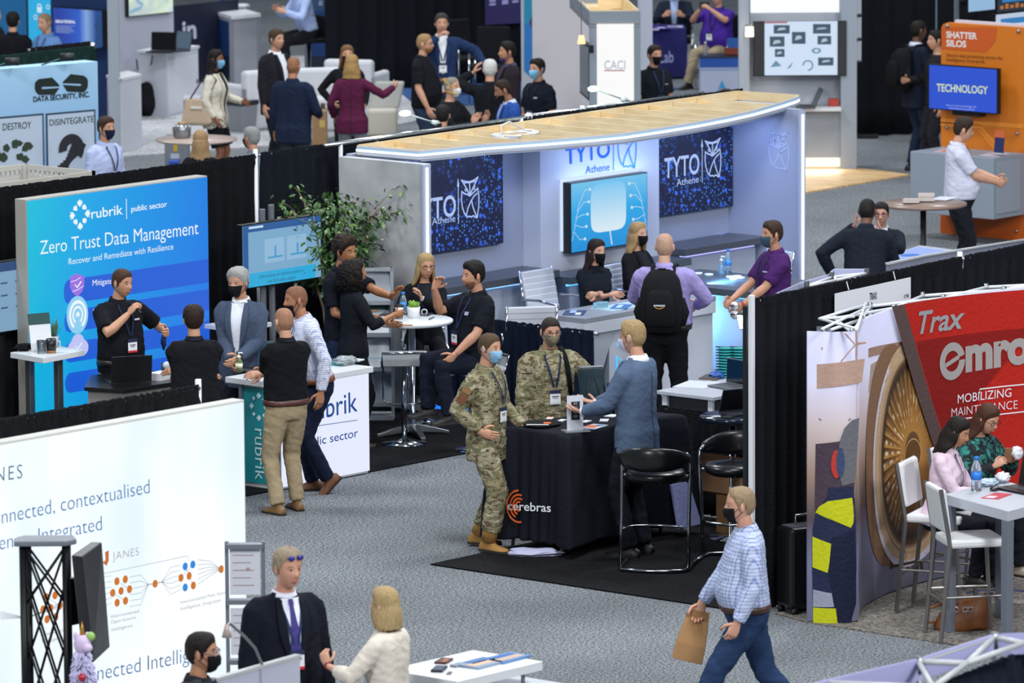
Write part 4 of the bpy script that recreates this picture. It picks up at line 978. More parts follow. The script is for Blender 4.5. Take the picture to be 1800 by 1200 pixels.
def strut(a, b, th, z0, z1, name='joist'):
 a, b = V((a.x, a.y, 0)), V((b.x, b.y, 0)); d = (b-a).normalized(); n = V((d.y, -d.x, 0))*th/2
 MB().hexa([V((q.x, q.y, z)) for z in (z0, z1) for q in (a-n, b-n, b+n, a+n)]).build(name, PLY, t)
strut(ring[0]-V((0, .02, 0)), ring[-1], .02, 2.356, 2.45, 'back_board'); strut(ring[-1], ring[-2], .02, 2.356, 2.45, 'end_board')
def fronty(x):
 for p, q in zip(fr, fr[1:]):
  if p.x <= x <= q.x: return p.y+(q.y-p.y)*(x-p.x)/(q.x-p.x)
 return fr[-1].y if x > fr[-1].x else fr[0].y+(0)
for i in range(14):
 x = 40.72+i*.40
 yb = bl.y+(br_.y-bl.y)*(x-bl.x)/(br_.x-bl.x)-.02; yf = fronty(x)+.05
 if yf < yb: strut(V((x, yf, 0)), V((x, yb, 0)), .018, 2.356, 2.435)
 if i % 2: MB().box((x-.2, yb-.16, 2.356), (x-.01, yb-.02, 2.385)).build('block', PLY, t)
mb = MB(); rng = random.Random(3); cc_ = G(905, 245, 2.37)
for k in range(5): mb.tube([cc_+V((.22*cos(a)*(1+.1*k), .09*sin(a)*(1+.12*k), .012*k+.02*rng.random())) for a in [2*pi*i/18 for i in range(18)]], .008, 6, closed=True)
mb.tube([cc_+V((-.2, 0, .05)), cc_+V((-.18, .02, .15)), cc_+V((-.02, .05, .17)), cc_+V((.15, .02, .08))], .007, 6)
o = mb.build('cable_coil', M('e2e4e6', .5), smooth=True, origin=cc_); tag(o, 'coil of white cable lying inside the plywood canopy', 'cable')
# vertical light posts
for (x, y, lab) in ((XL_+.02, 35.91, 'upright glowing light strip on the mottled wall by the ficus'), (XR_+.04, 36.0, 'upright glowing light strip on the far end of the canopy booth')):
 t = thing('light_strip_post', lab, 'light', (x, y, .02)); MB().box((x-.05, y, .02), (x+.05, y+.02, 2.34)).build('profile', M('aab4cc', .3), t)
 MB().box((x-.012, y-.012, .06), (x+.012, y+.002, 2.31)).build('tube', emi('e8eeff', 2.2), t)
# ---- screens
def bokeh():
 m, t, b = nt('blue_bokeh_screen'); v = coord(t, rot=(pi/2, 0, 0)); vo = tex(t, 'ShaderNodeTexVoronoi', v, 10); vo2 = tex(t, 'ShaderNodeTexVoronoi', v, 30); vo.voronoi_dimensions = vo2.voronoi_dimensions = '2D'; n = tex(t, 'ShaderNodeTexNoise', v, 2.2, 2)
 d1 = ramp(t, ((0, 'ffffff'), (.16, 'ffffff'), (.26, '000000')), vo.outputs['Distance']); d2 = ramp(t, ((0, 'ffffff'), (.2, 'ffffff'), (.34, '000000')), vo2.outputs['Distance'])
 sp = N(t, 'ShaderNodeSeparateColor'); t.links.new(vo.outputs['Color'], sp.inputs[0]); sp2 = N(t, 'ShaderNodeSeparateColor'); t.links.new(vo2.outputs['Color'], sp2.inputs[0])
 k1 = ramp(t, ((.3, '000000'), (.75, 'ffffff')), sp.outputs[0]); k2 = ramp(t, ((.5, '000000'), (.8, 'ffffff')), sp2.outputs[0]); kn = ramp(t, ((.38, '000000'), (.56, 'ffffff')), n.outputs[0])
 def mul(a, b_):
  q = N(t, 'ShaderNodeMix'); q.data_type = 'RGBA'; q.blend_type = 'MULTIPLY'; q.inputs[0].default_value = 1; t.links.new(a, q.inputs[6]); t.links.new(b_, q.inputs[7]); return q.outputs[2]
 c = mixc(t, n.outputs[0], '02050f', '081240'); c = mixc(t, mul(mul(d2, k2), kn), c, '4a92ff'); c = mixc(t, mul(mul(d1, k1), kn), c, '3c6cff')
 t.links.new(c, b.inputs['Emission Color']); b.inputs['Emission Strength'].default_value = .95; b.inputs['Base Color'].default_value = (.01, .01, .02, 1); b.inputs['Roughness'].default_value = .5; return m
BOK = bokeh()
OWL = [[(.0, .98), (.10, .86), (.20, .74), (.28, .60)], [(.62, 1.0), (.52, .86), (.42, .74), (.32, .60)], [(.02, .96), (.14, .92), (.31, .90), (.48, .93), (.60, .98)], [(.08, .86), (.16, .90), (.31, .88), (.46, .90), (.54, .88)],
  [(.30, .86), (.31, .70), (.30, .57)], [(0, .70), (.10, .64), (.22, .60), (.30, .56), (.38, .60), (.50, .66), (.60, .72)], [(.02, .70), (.0, .50), (.03, .32), (.10, .16), (.22, .06), (.30, .07), (.36, .04), (.42, .07), (.48, .05), (.56, .0)],
  [(.60, .72), (.64, .50), (.63, .28), (.57, .0)], [(.58, .60), (.46, .54), (.34, .42), (.24, .27), (.17, .10)], [(.37, .46), (.41, .30), (.48, .16), (.57, .02)], [(.12, .72), (.18, .76), (.21, .70), (.13, .70)], [(.42, .74), (.50, .78), (.48, .70), (.42, .72)]]
def owl(mb, P, u, z, h, wd, off):
 for s_ in OWL: mb.stroke(P, [(u+a*h, z+b*h) for a, b in s_], wd, off, px=False)
def owlscreen(label, ua, ub, za, zb, txt, uo, zo, group):
 t, q = monitor(label, BWP, 0, 0, .07, d=-.07, mat=BOK, off=((ua, zb), (ub, za)), group=group, bez=.006); W = emi('b4ccff', .95)
 mb = MB(); lettering(mb, BWP, txt[0], *txt[1:], px=False, bold=.012, off=.076); mb.build('title', W, t)
 mb = MB(); owl(mb, BWP, uo, zo, .40, .015, .076); mb.stroke(BWP, [(uo-.045, zo-.03), (uo-.045, zo+.33)], .010, .076, px=False); mb.ppoly(BWP, [(uo-.06, zo+.33), (uo-.03, zo+.33), (uo-.045, zo+.41)], .076); mb.build('owl_emblem', W, t); return t
P_ = BWP.pix
aL, aR = P_(748, 272)[0]-.62, P_(876, 428)[0]
t1 = owlscreen('dark blue owl screen beside the mottled wall, its title partly cut off', aL, aR, 1.31, 2.26, ('TYTO', P_(748, 380)[0]-.27, P_(748, 384)[1], P_(791, 372)[0], P_(748, 384)[1], .20), P_(801, 390)[0], P_(801, 386)[1]-.0, 'owl screens')
bR_ = XR_-.01; aR2 = P_(1160, 300)[0]-.3
t2 = owlscreen('dark blue owl screen above the back counter in the far corner', aR2, bR_, 1.33, 2.28, ('TYTO', P_(1160, 318)[0]-.02, P_(1175, 310)[1], P_(1219, 303)[0], P_(1175, 310)[1], .20), P_(1229, 320)[0], P_(1229, 314)[1], 'owl screens')
for t_, (x0, y0, x1, y1, h_) in ((t1, (749, 394, 790, 388, 12)), (t2, (1179, 326, 1218, 319, 12))):
 words(t_, 'subtitle', emi('b4ccff', .95), BWP, [('Athene', x0, y0, x1, y1, h_)], off=.076)
CPN = YP(36.70)
t = thing('wall_lettering', 'blue booth title with owl and spear on the pale centre wall', 'sign', CPN.at(CPN.pix(1050, 300)[0], CPN.pix(1050, 300)[1], -.01))
words(t, 'title', M('1e66d8', .4), CPN, [('TYTO', 994, 289, 1072, 275, 28)], bold=.012)
words(t, 'subtitle', M('2f6fae', .4), CPN, [('Athene', 1029, 305, 1071, 299, 13)])
mb = MB(); u_, z_ = CPN.pix(1086, 299); owl(mb, CPN, u_, z_, .44, .016, .006); mb.stroke(CPN, [(1078, 250), (1078, 299)], .012, .006); mb.build('owl_emblem', M('3f9be0', .4), t)
t = thing('wall_emblem', 'faint owl emblem painted on the far side wall of the canopy booth', 'sign', (46.21, 36.3, 1.8)); OWP = XP(46.22); u_, z_ = OWP.pix(1352, 298); mb = MB(); owl(mb, OWP, u_, z_, .40, .014, .004); mb.build('owl_outline', M('b4c0e0', .5), t)
DM = YP(36.58); (ua, za), (ub, zb) = DM.pix(1003, 327), DM.pix(1139, 425); za2 = DM.pix(1139, 302)[1]
lit = gradm('sky_screen', ((0, '0a96e6'), (.5, '22b0f4'), (1, '8ad8fb')), axis=2, lo=0, hi=.8, em=.9)
t, q = monitor('large bright blue circuit screen on the centre wall', DM, 0, 0, .10, mat=lit, off=((ua, za2), (ub, zb)))
um, zm = (ua+ub)/2+.0, (za2+zb)/2; mb = MB(); hw = .27
mb.ppoly(DM, [(um-.02+x, zm+.06+y) for x, y in [(hw*(abs(cos(a))**.4)*(1 if cos(a) > 0 else -1), .24*(abs(sin(a))**.4)*(1 if sin(a) > 0 else -1)) for a in [2*pi*i/40 for i in range(40)]]], .004)
mb.build('glass_chip', gradm('chip_print', ((0, 'e0f4ff'), (1, '6cc8f8')), axis=2, lo=.2, hi=.7, em=.95), t)
mb = MB(); rng = random.Random(5)
for sx in (-1, 1):
 for k in range(5):
  y0 = zm+.26-k*.12; x0 = um+sx*(.30+.02*k); mb.stroke(DM, [(x0, y0), (x0+sx*.08, y0), (x0+sx*.16, y0-.12+.05*k), (x0+sx*.20, y0-.2+.05*k)], .006, .004, px=False); mb.disc(DM, x0, y0, .016, .005, 12)
mb.stroke(DM, [(um, zm-.18), (um+.03, zb+.03)], .018, .004, px=False); mb.build('circuit_lines', emi('d8f2ff', .9), t)
mb = MB(); mb.pbox(DM, ua-.025, ub-.02, zb+.02, za2+.03, .104, .114); mb.build('halo_panel', emi('cfe2ff', 1.1), t)
t = thing('floor_light_strip', 'blue light strip along the floor edge below the low navy curtain', 'light', (40.72, 35.3, .012)); MB().box((40.68, 34.2, .013), (40.73, 37.0, .045)).build('tube', emi('1f78ff', 1.3), t)
# ---- counters
SLAB = M('4b5058', .35); FACE = M('b6bdcc', .4)
def counter(label, x0, x1, y0, y1, z, face='X', under='8fd8ff', th=.07, over=.1, e=1.6, group=None):
 t = thing('booth_counter', label, 'counter', ((x0+x1)/2, (y0+y1)/2, .02), group); MB().box((x0, y0, z-th), (x1, y1, z)).build('counter_top', SLAB, t, bevel=.004)
 a = (x0+over, y0+(over if face != 'X' else .03), .02); MB().box(a, (x1-.02, y1-.02, z-th)).build('body', FACE, t)
 if face == 'X':
  MB().box((x0+over-.018, y0+.06, z-th-.03), (x0+over-.002, y1-.06, z-th-.004)).build('light_strip', emi(under, e), t)
  pb = MB();
  for ya, yb2 in ((y0+.28, y1-.2),): pb.box((x0+over-.008, ya, .1), (x0+over, yb2, z-th-.14))
  pb.build('door', M('bcc4d4', .35), t)
 else: MB().box((x0+.06, y0+over-.018, z-th-.03), (x1-.06, y0+over-.002, z-th-.004)).build('light_strip', emi(under, e), t)
 return t
counter('grey-topped counter where the man in purple leans, lit blue below', 43.62, 44.62, 34.45, 36.0, .92, 'X', '7fd6ff', over=.16, e=2.0)
counter('grey back counter under the far owl screen with glowing edge', 44.9, 46.2, 36.42, 36.9, 1.05, 'Y', 'b8b4ff', over=.12)
counter('grey back counter under the owl screen next to the ficus', 40.6, 42.98, 36.42, 36.9, 1.05, 'Y', '8fc8ff', over=.12)
counter('grey ledge under the bright blue circuit screen', 43.0, 44.86, 36.30, 36.68, .98, 'Y', '6cc4ff', over=.12)
t = thing('reception_desk', 'white reception desk with glowing owl where the women sit', 'desk', (42.3, 34.95, .02)); dz = .90
MB().box((41.35, 34.74, dz-.05), (43.3, 35.28, dz)).build('desk_top', M('8d929c', .35), t, bevel=.004)
MB().box((41.35, 34.74, dz-.16), (43.3, 35.27, dz-.05)).box((41.75, 34.78, .02), (43.3, 35.2, dz-.16)).build('body', M('c8cdd8', .4), t, bevel=.004)
MB().hexa([(41.36, 34.76, .02), (41.46, 34.76, .02), (41.46, 35.25, .02), (41.36, 35.25, .02), (41.36, 34.76, dz-.16), (41.8, 34.76, dz-.16), (41.8, 35.25, dz-.16), (41.36, 35.25, dz-.16)]).build('end_bracket', M('aab0bc', .4), t)
DF = YP(34.78); mb = MB(); u_, z_ = DF.pix(1084, 692)
mb.stroke(DF, [(u_+.04, z_), (u_, z_+.12), (u_-.01, z_+.36), (u_+.1, z_+.28), (u_+.3, z_+.22)], .02, .01, px=False); mb.stroke(DF, [(u_+.0, z_+.47), (u_+.12, z_+.42)], .02, .01, px=False); mb.stroke(DF, [(u_+.04, z_), (u_+.2, z_-.15), (u_+.35, z_-.2)], .02, .01, px=False)
mb.build('neon_owl', emi('35b6ff', 1.6), t)
MB().box((41.9, 34.86, dz), (42.7, 35.14, dz+.004)).build('light_panel', emi('bfe6ff', .9), t)
paper('fan of dark blue leaflets on the reception desk corner', G(1010, 550, dz), .6, .34, .2, '28365c', group=None, ink=((.2, .1, .5, .3, '9ab0d8'), (-.2, -.2, .4, .25, 'dfe6f2')))
paper('printed blue leaflets beside the backpack man on the desk', G(1092, 539, dz+.005), .5, .3, .16, '2f66a8', ink=((0, .1, .6, .3, 'bcdcf6'),))
t = thing('ice_box', 'clear glass block on the reception desk by the folded arms', 'box', G(1056, 541, dz+.004)); MB().obox(G(1056, 541, dz+.004)+V((0, 0, .028)), (1, .3, 0), (-.3, 1, 0), (0, 0, 1), .07, .05, .028).build('glass', M('b8e8f8', .05, trans=.8), t, bevel=.006)
bottle('blue-labelled water bottle on the grey counter near the man in purple', G(1280, 480, .92), .24, .033)
bottle('clear sanitiser bottle with white pump on the grey counter', G(1268, 484, .92), .16, .034, 'b8d8ea', 'eef2f2', None, pump=True)
for i, (x, y) in enumerate(((1227, 481), (1246, 483), (1284, 487), (1296, 486), (1290, 491), (1302, 489))):
 c = G(x, y, .92); o = MB().lathe([(.001, 0), (.042, 0), (.045, .006), (.042, .012), (.001, .012)], c, 20).build('coaster', M('e4e6ea', .5), smooth=True, origin=c)
 tag(o, ('round white coaster on the grey counter nearest the backpack man', 'round white coaster on the grey counter second from the backpack man', 'white coaster among those by the purple sleeve')[min(i, 2)], 'coaster', 'coasters by the man in purple' if i > 1 else None)
paper('phone flat on the grey counter beside the backpack man', G(1210, 487, .92), 1.0, .15, .08, '33402a', 'phone', name='phone', th=.01)
paper('blue papers spread on the back counter under the far owl screen', G(1265, 408, 1.05), .3, .4, .2, '9aa6c4', 'leaflet', ink=((.2, 0, .4, .5, '4c68a8'),))
def exec_chair(label, g, az, seat=.5, h=1.05, group=None):
 t = thing('office_chair', label, 'chair', g, group, az); w_ = M('cfd4de', .45)
 mb = MB();
 for i in range(7): z = seat+.10+i*(h-seat-.12)/7; mb.obox((0, -.23-.02*i*.6, z+.035), (1, 0, 0), (0, 1, 0), (0, -.1, 1), .23, .016, .034)
 mb.build('backrest', w_, t, bevel=.012, local=True); mb = MB()
 for i in range(6): mb.obox((0, -.19+i*.078, seat), (1, 0, 0), (0, 1, 0), (0, 0, 1), .24, .038, .022)
 mb.build('seat', w_, t, bevel=.012, local=True)
 for sx in (-1, 1): MB().tube([(sx*.245, -.25, seat+.08), (sx*.27, -.27, seat+.25), (sx*.275, -.05, seat+.26), (sx*.27, .18, seat+.23), (sx*.245, .2, seat)], .014, 8).build('armrest', CHROME, t, True, local=True); MB().tube([(sx*.235, -.23, seat), (sx*.235, -.33, h)], .012, 8).build('back_frame', CHROME, t, True, local=True)
 MB().tube([(0, 0, .07), (0, 0, seat-.02)], .03, 12).build('column', CHROME, t, True, local=True)
 for i in range(5): a = 2*pi*i/5; MB().tube([(0, 0, .1), (.26*cos(a), .26*sin(a), .055)], [.022, .014], 8).lathe([(.001, 0), (.028, .01), (.03, .025), (.028, .045), (.001, .055)], (.27*cos(a), .27*sin(a), 0), 10).build('base_leg', CHROME, t, True, local=True)
 return t
exec_chair('white ribbed office chair under the woman with folded arms', (42.50, 36.0, .02), R(180), .58, 1.10, None)
exec_chair('white ribbed office chair behind the grey counter by the water bottle', (45.15, 35.75, .02), R(70), .5, 1.05)
exec_chair('white ribbed chair standing behind the low navy curtain', (41.15, 35.28, .02), YAW-pi/2+.15, .5, 1.02)
for (x, y, z, ax_, ay_, az_, sz, sy, pw, c_) in ((44.0, 36.2, 2.30, 44.0, 36.4, 0, 1.8, .4, 18, (.42, .55, 1)), (41.8, 36.4, 2.30, 41.8, 36.6, 0, 1.6, .3, 12, (.5, .62, 1)), (45.5, 36.4, 2.30, 45.5, 36.6, 0, 1.0, .3, 11, (.42, .56, 1)), (44.0, 36.55, 1.85, 44.0, 36.72, 2.4, 1.3, .05, 2.2, (.6, .78, 1)), (43.60, 35.25, .83, 43.86, 35.25, .2, .06, 1.3, 24, (.22, .58, 1))):
 area('booth_light', (x, y, z), (ax_, ay_, az_), sz, pw, c_, sy)
# ---------------------------------------------------------------- tablecloth booth
def skirt_cloth(label, x0, x1, y0, y1, z, h, flare, name='tablecloth', hem=.06, mat=None, seed=1, fl=None):
 rng = random.Random(seed); n = 40; pts = []
 def per(k, x0, x1, y0, y1):
  k %= 4; f = k-int(k)
  return ((x0+(x1-x0)*f, y0), (x1, y0+(y1-y0)*f), (x1-(x1-x0)*f, y1), (x0, y1-(y1-y0)*f))[int(k)]
 rings = []; N_ = 160
 for (zz, k) in ((z-.0, .0), (z-.006, .35), (z-.03, .5), (z-.15, .62), (z-.4, .78), ((z+hem)/2-.1, .9), (hem+.02, 1.0), (hem, 1.0)):
  rg = []
  for i in range(N_):
   a = 4*i/N_; x, y = per(a, x0, x1, y0, y1); f = a-int(a); edge = min(f, 1-f)
   cx, cy = (x0+x1)/2, (y0+y1)/2
   nx, ny = ((0, -1), (1, 0), (0, 1), (-1, 0))[int(a) % 4]; c = sstep(.16, 0, edge)
   ex, ey = (1 if x > cx else -1), (1 if y > cy else -1)
   w_ = flare*k*(.25+.75*c)+.012*k*k*sin(i*.9+seed)*(1-c)
   rg.append(V((x+(nx*(1-c)+ex*c*.75)*w_, y+(ny*(1-c)+ey*c*.75)*w_, zz+(0.008*sin(i*.7) if zz < hem+.03 else 0))))
  rings.append(rg)
 o = MB().loft(rings).build(name, mat or fabric(h, .85, .1, 4), smooth=True, origin=((x0+x1)/2, (y0+y1)/2, hem)); return o
TX0, TX1, TY0, TY1, TZ = 35.62, 36.95, 30.12, 30.72, 1.0
tco = skirt_cloth('', TX0, TX1, TY0, TY1, TZ+.004, '22242f', .24, seed=3, hem=.10, mat=fabric('171923', .9, .08, 4)); tag(tco, 'dark navy tablecloth with an orange arc emblem, flaring to the floor', 'tablecloth')
t = thing('folding_table', 'folding table hidden under the dark navy cloth, steel feet showing', 'table', ((TX0+TX1)/2, (TY0+TY1)/2, .012))
MB().box((TX0+.01, TY0+.01, TZ-.04), (TX1-.01, TY1-.01, TZ-.004)).build('table_top', M('8a8d92', .5), t)
for x in (TX0-.03, TX1-.1):
 for y in (TY0+.04, TY1-.04): MB().tube([(x+.12, y, TZ-.04), (x, y, .012)], .014, 8).build('leg', STEEL, t, True)
xf = TX0-.24*.30; CT = Plane((TX0-.115, 30.42), (0, -1)); CT.pw = 1
# emblem on the sloping front of the cloth
class Slope(Plane):
 def __init__(s, x_top, x_bot, z_top, z_bot): Plane.__init__(s, (x_top, 0), (0, -1)); s.k = (x_bot-x_top)/(z_top-z_bot); s.zt = z_top; s.xt = x_top
 def at(s, u, z, d=0.0): return V((s.xt+(s.zt-z)*s.k+d, -u, z))
 def pix(s, x, y):
  r = ray(x, y); nn = V((1, 0, s.k)); P0 = V((s.xt, 0, s.zt)); P = CP+r*((P0-CP).dot(nn)/r.dot(nn)); return -P.y, P.z
SL = Slope(TX0-.035, TX0-.105, 1.0, .1)
OR = M('e8641e', .6); mb = MB(); u, z = SL.pix(915, 889)
for k, (a, b, c) in enumerate(((.13, 95, 285), (.095, 75, 250), (.065, 60, 260), (.037, 70, 290))): mb.ring(SL, u, z, a-.009, a+.006, a1=c, a0=b, off=.02, k=24, asp=1.0)
mb.build('emblem', OR, tco)
words(tco, 'lettering', M('eef0f4', .6), SL, [('cerebras', 895, 895, 971, 899, 15)], bold=.01, off=.02)
mb = MB().hexa([(36.75, 29.88, .1), (37.05, 29.88, .1), (37.05, 29.9, .1), (36.75, 29.9, .1), (36.78, 29.98, .45), (37.0, 29.98, .45), (37.0, 30.0, .45), (36.78, 30.0, .45)]); o = mb.build('cloth_lining', fabric('8286b0', .85), tco)
lump('crumpled white cloth peeping out below the navy tablecloth hem', G(940, 978), .22, .10, .035, fabric('b9bbd8'), 'cloth', 'cloth', 6, -.9, .3)
o = lump('folded black t-shirt with orange print on the navy tablecloth', G(953, 747, 1.005), .19, .15, .014, fabric('15161a'), 't_shirt', 'shirt', 8, .5, .16)
mb = MB(); c = G(945, 746, 1.036); mb.obox(c, RT, V((RT.y*-1, RT.x, 0)), (0, 0, 1), .09, .012, .002); o1 = mb.build('white_print', M('e8eaec', .6), o); c = G(962, 743, 1.036); MB().obox(c, RT, (-RT.y, RT.x, 0), (0, 0, 1), .03, .03, .002).build('orange_print', OR, o)
t = thing('sign_holder', 'upright acrylic sign holder with a dark chip picture on the navy tablecloth', 'sign', G(1012, 759, 1.004)); SP = Plane(G(1012, 758, 1.004), RT+FW*.35);
ua, zb = SP.pix(997, 758); ub, za = SP.pix(1025, 694)
MB().pbox(SP, ua, ub, 1.006, za, 0, .006).build('sheet', M('d8dce6', .2), t); MB().pbox(SP, ua-.03, ub+.04, 1.004, 1.016, -.06, .07).build('foot', M('c8d0d8', .1, trans=.6), t)
MB().pbox(SP, ua+.035, ub-.03, zb+.09, za-.05, -.002, 0).build('picture', M('26282e', .4), t); mb = MB()
for i in range(4): mb.pbox(SP, ua+.055, ub-.05, zb+.11+i*.035, zb+.13+i*.035, -.003, -.002)
mb.build('picture_detail', M('74787f', .4), t)
t = thing('tablet_easel', 'tablet on a black wire easel on the navy tablecloth', 'tablet', G(1050, 724, 1.004)); EP = Plane(G(1042, 728, 1.004), RT+FW*.3)
MB().hexa([EP.at(-.10, 1.10, .0), EP.at(.12, 1.10, .0), EP.at(.12, 1.10, .012), EP.at(-.10, 1.10, .012), EP.at(-.10, 1.37, .08), EP.at(.12, 1.37, .08), EP.at(.12, 1.37, .092), EP.at(-.10, 1.37, .092)]).build('tablet', M('1a3038', .15), t)
for a, b in ((-.08, -.02), (.10, .04)): MB().tube([EP.at(a, 1.006, -.05), EP.at(b, 1.30, .05), EP.at(b, 1.006, .16)], .005, 6).build('leg', DARKM, t)
MB().tube([EP.at(-.10, 1.09, -.02), EP.at(.12, 1.09, -.02)], .005, 6).build('ledge', DARKM, t)
MB().tube([EP.at(-.09, 1.385, .085), EP.at(.11, 1.385, .085)], .012, 8).build('clip', STEEL, t)
t = thing('flask', 'black metal flask behind the tablet on the navy tablecloth', 'bottle', G(1073, 728, 1.004)); MB().lathe([(.001, 0), (.036, 0), (.036, .19), (.024, .23), (.001, .23)], G(1073, 728, 1.004), 18).build('bottle', M('141519', .3), t, True); MB().lathe([(.02, .23), (.026, .235), (.026, .27), (.001, .27)], G(1073, 728, 1.004), 14).build('lid', M('26272b', .4), t, True)
for (x, y, w_, d_, h_, lab, az, ink) in ((1045, 750, .22, .14, 'd8dce8', 'glossy orange brochure on the navy tablecloth below the blazer sleeve', .2, ((-.1, .1, .5, .7, 'd86a3a'), (.2, -.2, .3, .4, '6a8fc0'))), (1062, 739, .12, .07, 'e6e8ee', 'white business cards fanned beside the orange brochure', .6, None), (1030, 741, .1, .06, 'e4e6ea', 'white cards under the tablet easel', .2, None), (988, 739, .09, .05, 'dfe2e8', 'small white card box behind the acrylic sign', .3, None), (967, 735, .08, .05, 'f0f0f0', 'white card with orange corner beside the folded t-shirt', .5, ((.3, 0, .3, .6, 'e8641e'),)), (1076, 731, .12, .09, 'f0f2f6', 'white leaflet beside the black flask', .2, None)):
 paper(lab, G(x, y, 1.005), az, w_, d_, h_, 'brochure' if 'brochure' in lab else 'card', name='brochure' if 'brochure' in lab else 'card', th=.006, ink=ink)
def tub_stool(label, c, az, group=None):
 t = thing('bar_stool', label, 'stool', c, group, az); lt = M('141518', .28)
 MB().lathe([(.001, .71), (.20, .71), (.235, .735), (.24, .765), (.225, .79), (.12, .80), (.001, .798)], (0, 0, 0), 40).build('seat', lt, t, True, local=True)
 mb = MB(); rings = []
 for i in range(21):
  a = R(180+10+i*160/20); hh = .10*sin(pi*(i+.9)/21.8)**.6; zc_ = .90+.02*sin(pi*i/20)
  o_ = V((cos(a), sin(a), 0)); rings.append([o_*(.275+.028*cos(q))*1.0+V((0, 0, zc_+hh*sin(q))) for q in [2*pi*k/12 for k in range(12)]])
 mb.loft(rings).build('backrest', lt, t, True, local=True); fr_ = M('a8acb2', .18, 1)
 for sx in (-1, 1):
  MB().tube([(sx*.245, -.0, .93), (sx*.27, .03, .90), (sx*.275, .04, .82), (sx*.27, -.02, .4), (sx*.275, -.09, .03)], .0155, 10).build('leg', fr_, t, True, local=True)
  MB().tube([(sx*.27, .03, .745), (sx*.22, .03, .745)], .012, 8).build('seat_bracket', fr_, t, True, local=True)
 MB().tube([(.275, .22, .018), (.275, -.06, .018), (.25, -.18, .018), (.1, -.23, .018), (-.1, -.23, .018), (-.25, -.18, .018), (-.275, -.06, .018), (-.275, .22, .018)], .0155, 10).build('base_ring', fr_, t, True, local=True)
 MB().tube([(.27, -.04, .32), (.2, .1, .32), (0, .16, .32), (-.2, .1, .32), (-.27, -.04, .32)], .011, 8).build('footrest', fr_, t, True, local=True); return t
tub_stool('black leather bar stool with chrome frame standing alone in front of the blazer man', zc(1153, 1001), YAW-pi/2-.18)
s2 = G(1290, 822, .77); tub_stool('black leather bar stool half hidden behind the white post', (s2.x, s2.y, .012), YAW+R(75))
t = thing('cardboard_box', 'open cardboard box with black cloth, on top of another box', 'box', (37.35, 29.68, .36)); cbm = M('8a6748', .85); b0 = V((37.35, 29.68, .36))
MB().box(b0+V((-.22, -.27, 0)), b0+V((.22, .27, .26))).build('body', cbm, t)
for sx, a in ((-1, .5), (1, .8)): MB().hexa([b0+V((sx*.22, -.27, .26)), b0+V((sx*.22, .27, .26)), b0+V((sx*.225, .27, .262)), b0+V((sx*.225, -.27, .262)), b0+V((sx*.33, -.27, .34)), b0+V((sx*.33, .27, .34)), b0+V((sx*.335, .27, .342)), b0+V((sx*.335, -.27, .342))]).build('flap', cbm, t)
lump('black cloth heaped in the open cardboard box', b0+V((0, 0, .24)), .2, .22, .11, fabric('16171a'), 'cloth', 'cloth', 9, .3, .3)
o = MB().box((37.2, 29.45, .012), (37.5, 29.85, .355)).build('cardboard_box', M('8f6a44', .85), origin=(37.35, 29.65, .012), bevel=.004); tag(o, 'narrow upright cardboard box under the open one', 'box')
MB().ring(XP(37.2), -29.62, .20, .035, .045, off=.003).build('printed_mark', M('5a4030', .8), o)
rt_ = G(1288, 729, 1.04); c = V((rt_.x, rt_.y, 0)); t = thing('round_bar_table', 'round black bar table with shiny blue-reflecting top by the white post', 'table', (c.x, c.y, .012))
MB().lathe([(.001, .99), (.25, .99), (.268, 1.0), (.27, 1.03), (.262, 1.04), (.001, 1.04)], c, 44).build('table_top', M('1c2634', .12), t, True); MB().lathe([(.001, .012), (.2, .012), (.19, .03), (.03, .045), (.025, .99), (.001, .99)], c, 20).build('column', CHROME, t, True)
lc = G(1302, 727, 1.042); laptop('open laptop tilted up on the round black table by the white post', lc, YAW+.5, .30, .2, 1.2, '3a3d44')
paper('phone lying on the round black table beside the laptop', G(1283, 733, 1.042), .2, .16, .08, '1a1b1f', 'phone', name='phone', th=.01)
o = MB().obox(G(1298, 718, 1.042)+V((0, 0, .07)), RT, FW, (0, 0, 1), .07, .03, .07).build('carton', M('1f5fb8', .5), origin=G(1298, 718, 1.042)); tag(o, 'small blue carton behind the laptop on the round black table', 'box'); MB().obox(G(1298, 718, 1.042)+V((0, 0, .07))-V((FW.x, FW.y, 0))*.032, RT, FW, (0, 0, 1), .03, .003, .04).build('label', M('dfe6f2', .5), o)
# neighbour table behind the low black curtain
t = thing('side_table', 'white-edged table with papers and a teal coil behind the low black curtain', 'table', (39.9, 31.75, 0)); MB().box((39.12, 31.42, .72), (40.9, 32.06, .75)).build('table_top', M('b4b8c2', .4), t, bevel=.003); MB().box((39.2, 31.46, .42), (40.85, 32.0, .70)).build('modesty_panel', M('17191f', .5), t)
for x in (39.17, 40.8):
 for y in (31.47, 31.98): MB().box((x, y, 0), (x+.05, y+.05, .72)).build('leg', WHITEM, t)
t = thing('cable_coil', 'stacked teal and black coil of tubing on the white-edged table', 'coil', G(1287, 663, .75)); cc_ = G(1287, 663, .75)
for k, off in enumerate((-.06, .06)):
 mb = MB(); mk = MB()
 for j in range(11):
  mb.lathe([(.035, .022*j*1.15+.0), (.062, .022*j*1.15+.004), (.062, .022*j*1.15+.014), (.035, .022*j*1.15+.018)], cc_+RT*off, 18); mk.tube([cc_+RT*(off-.085)+V((0, 0, .02+.0253*j)), cc_+RT*(off+.085)+V((0, 0, .012+.0253*j))], .006, 6)
 mb.build('tube_coil', M('1d9a9a', .35), t, True); mk.build('rods', M('1c1e22', .5), t, True)
lump('blue twisted cables beside the teal coil', G(1262, 664, .75), .1, .06, .03, M('2c5aa8', .4), 'cable', 'cable', 4, .3, .5, 3)
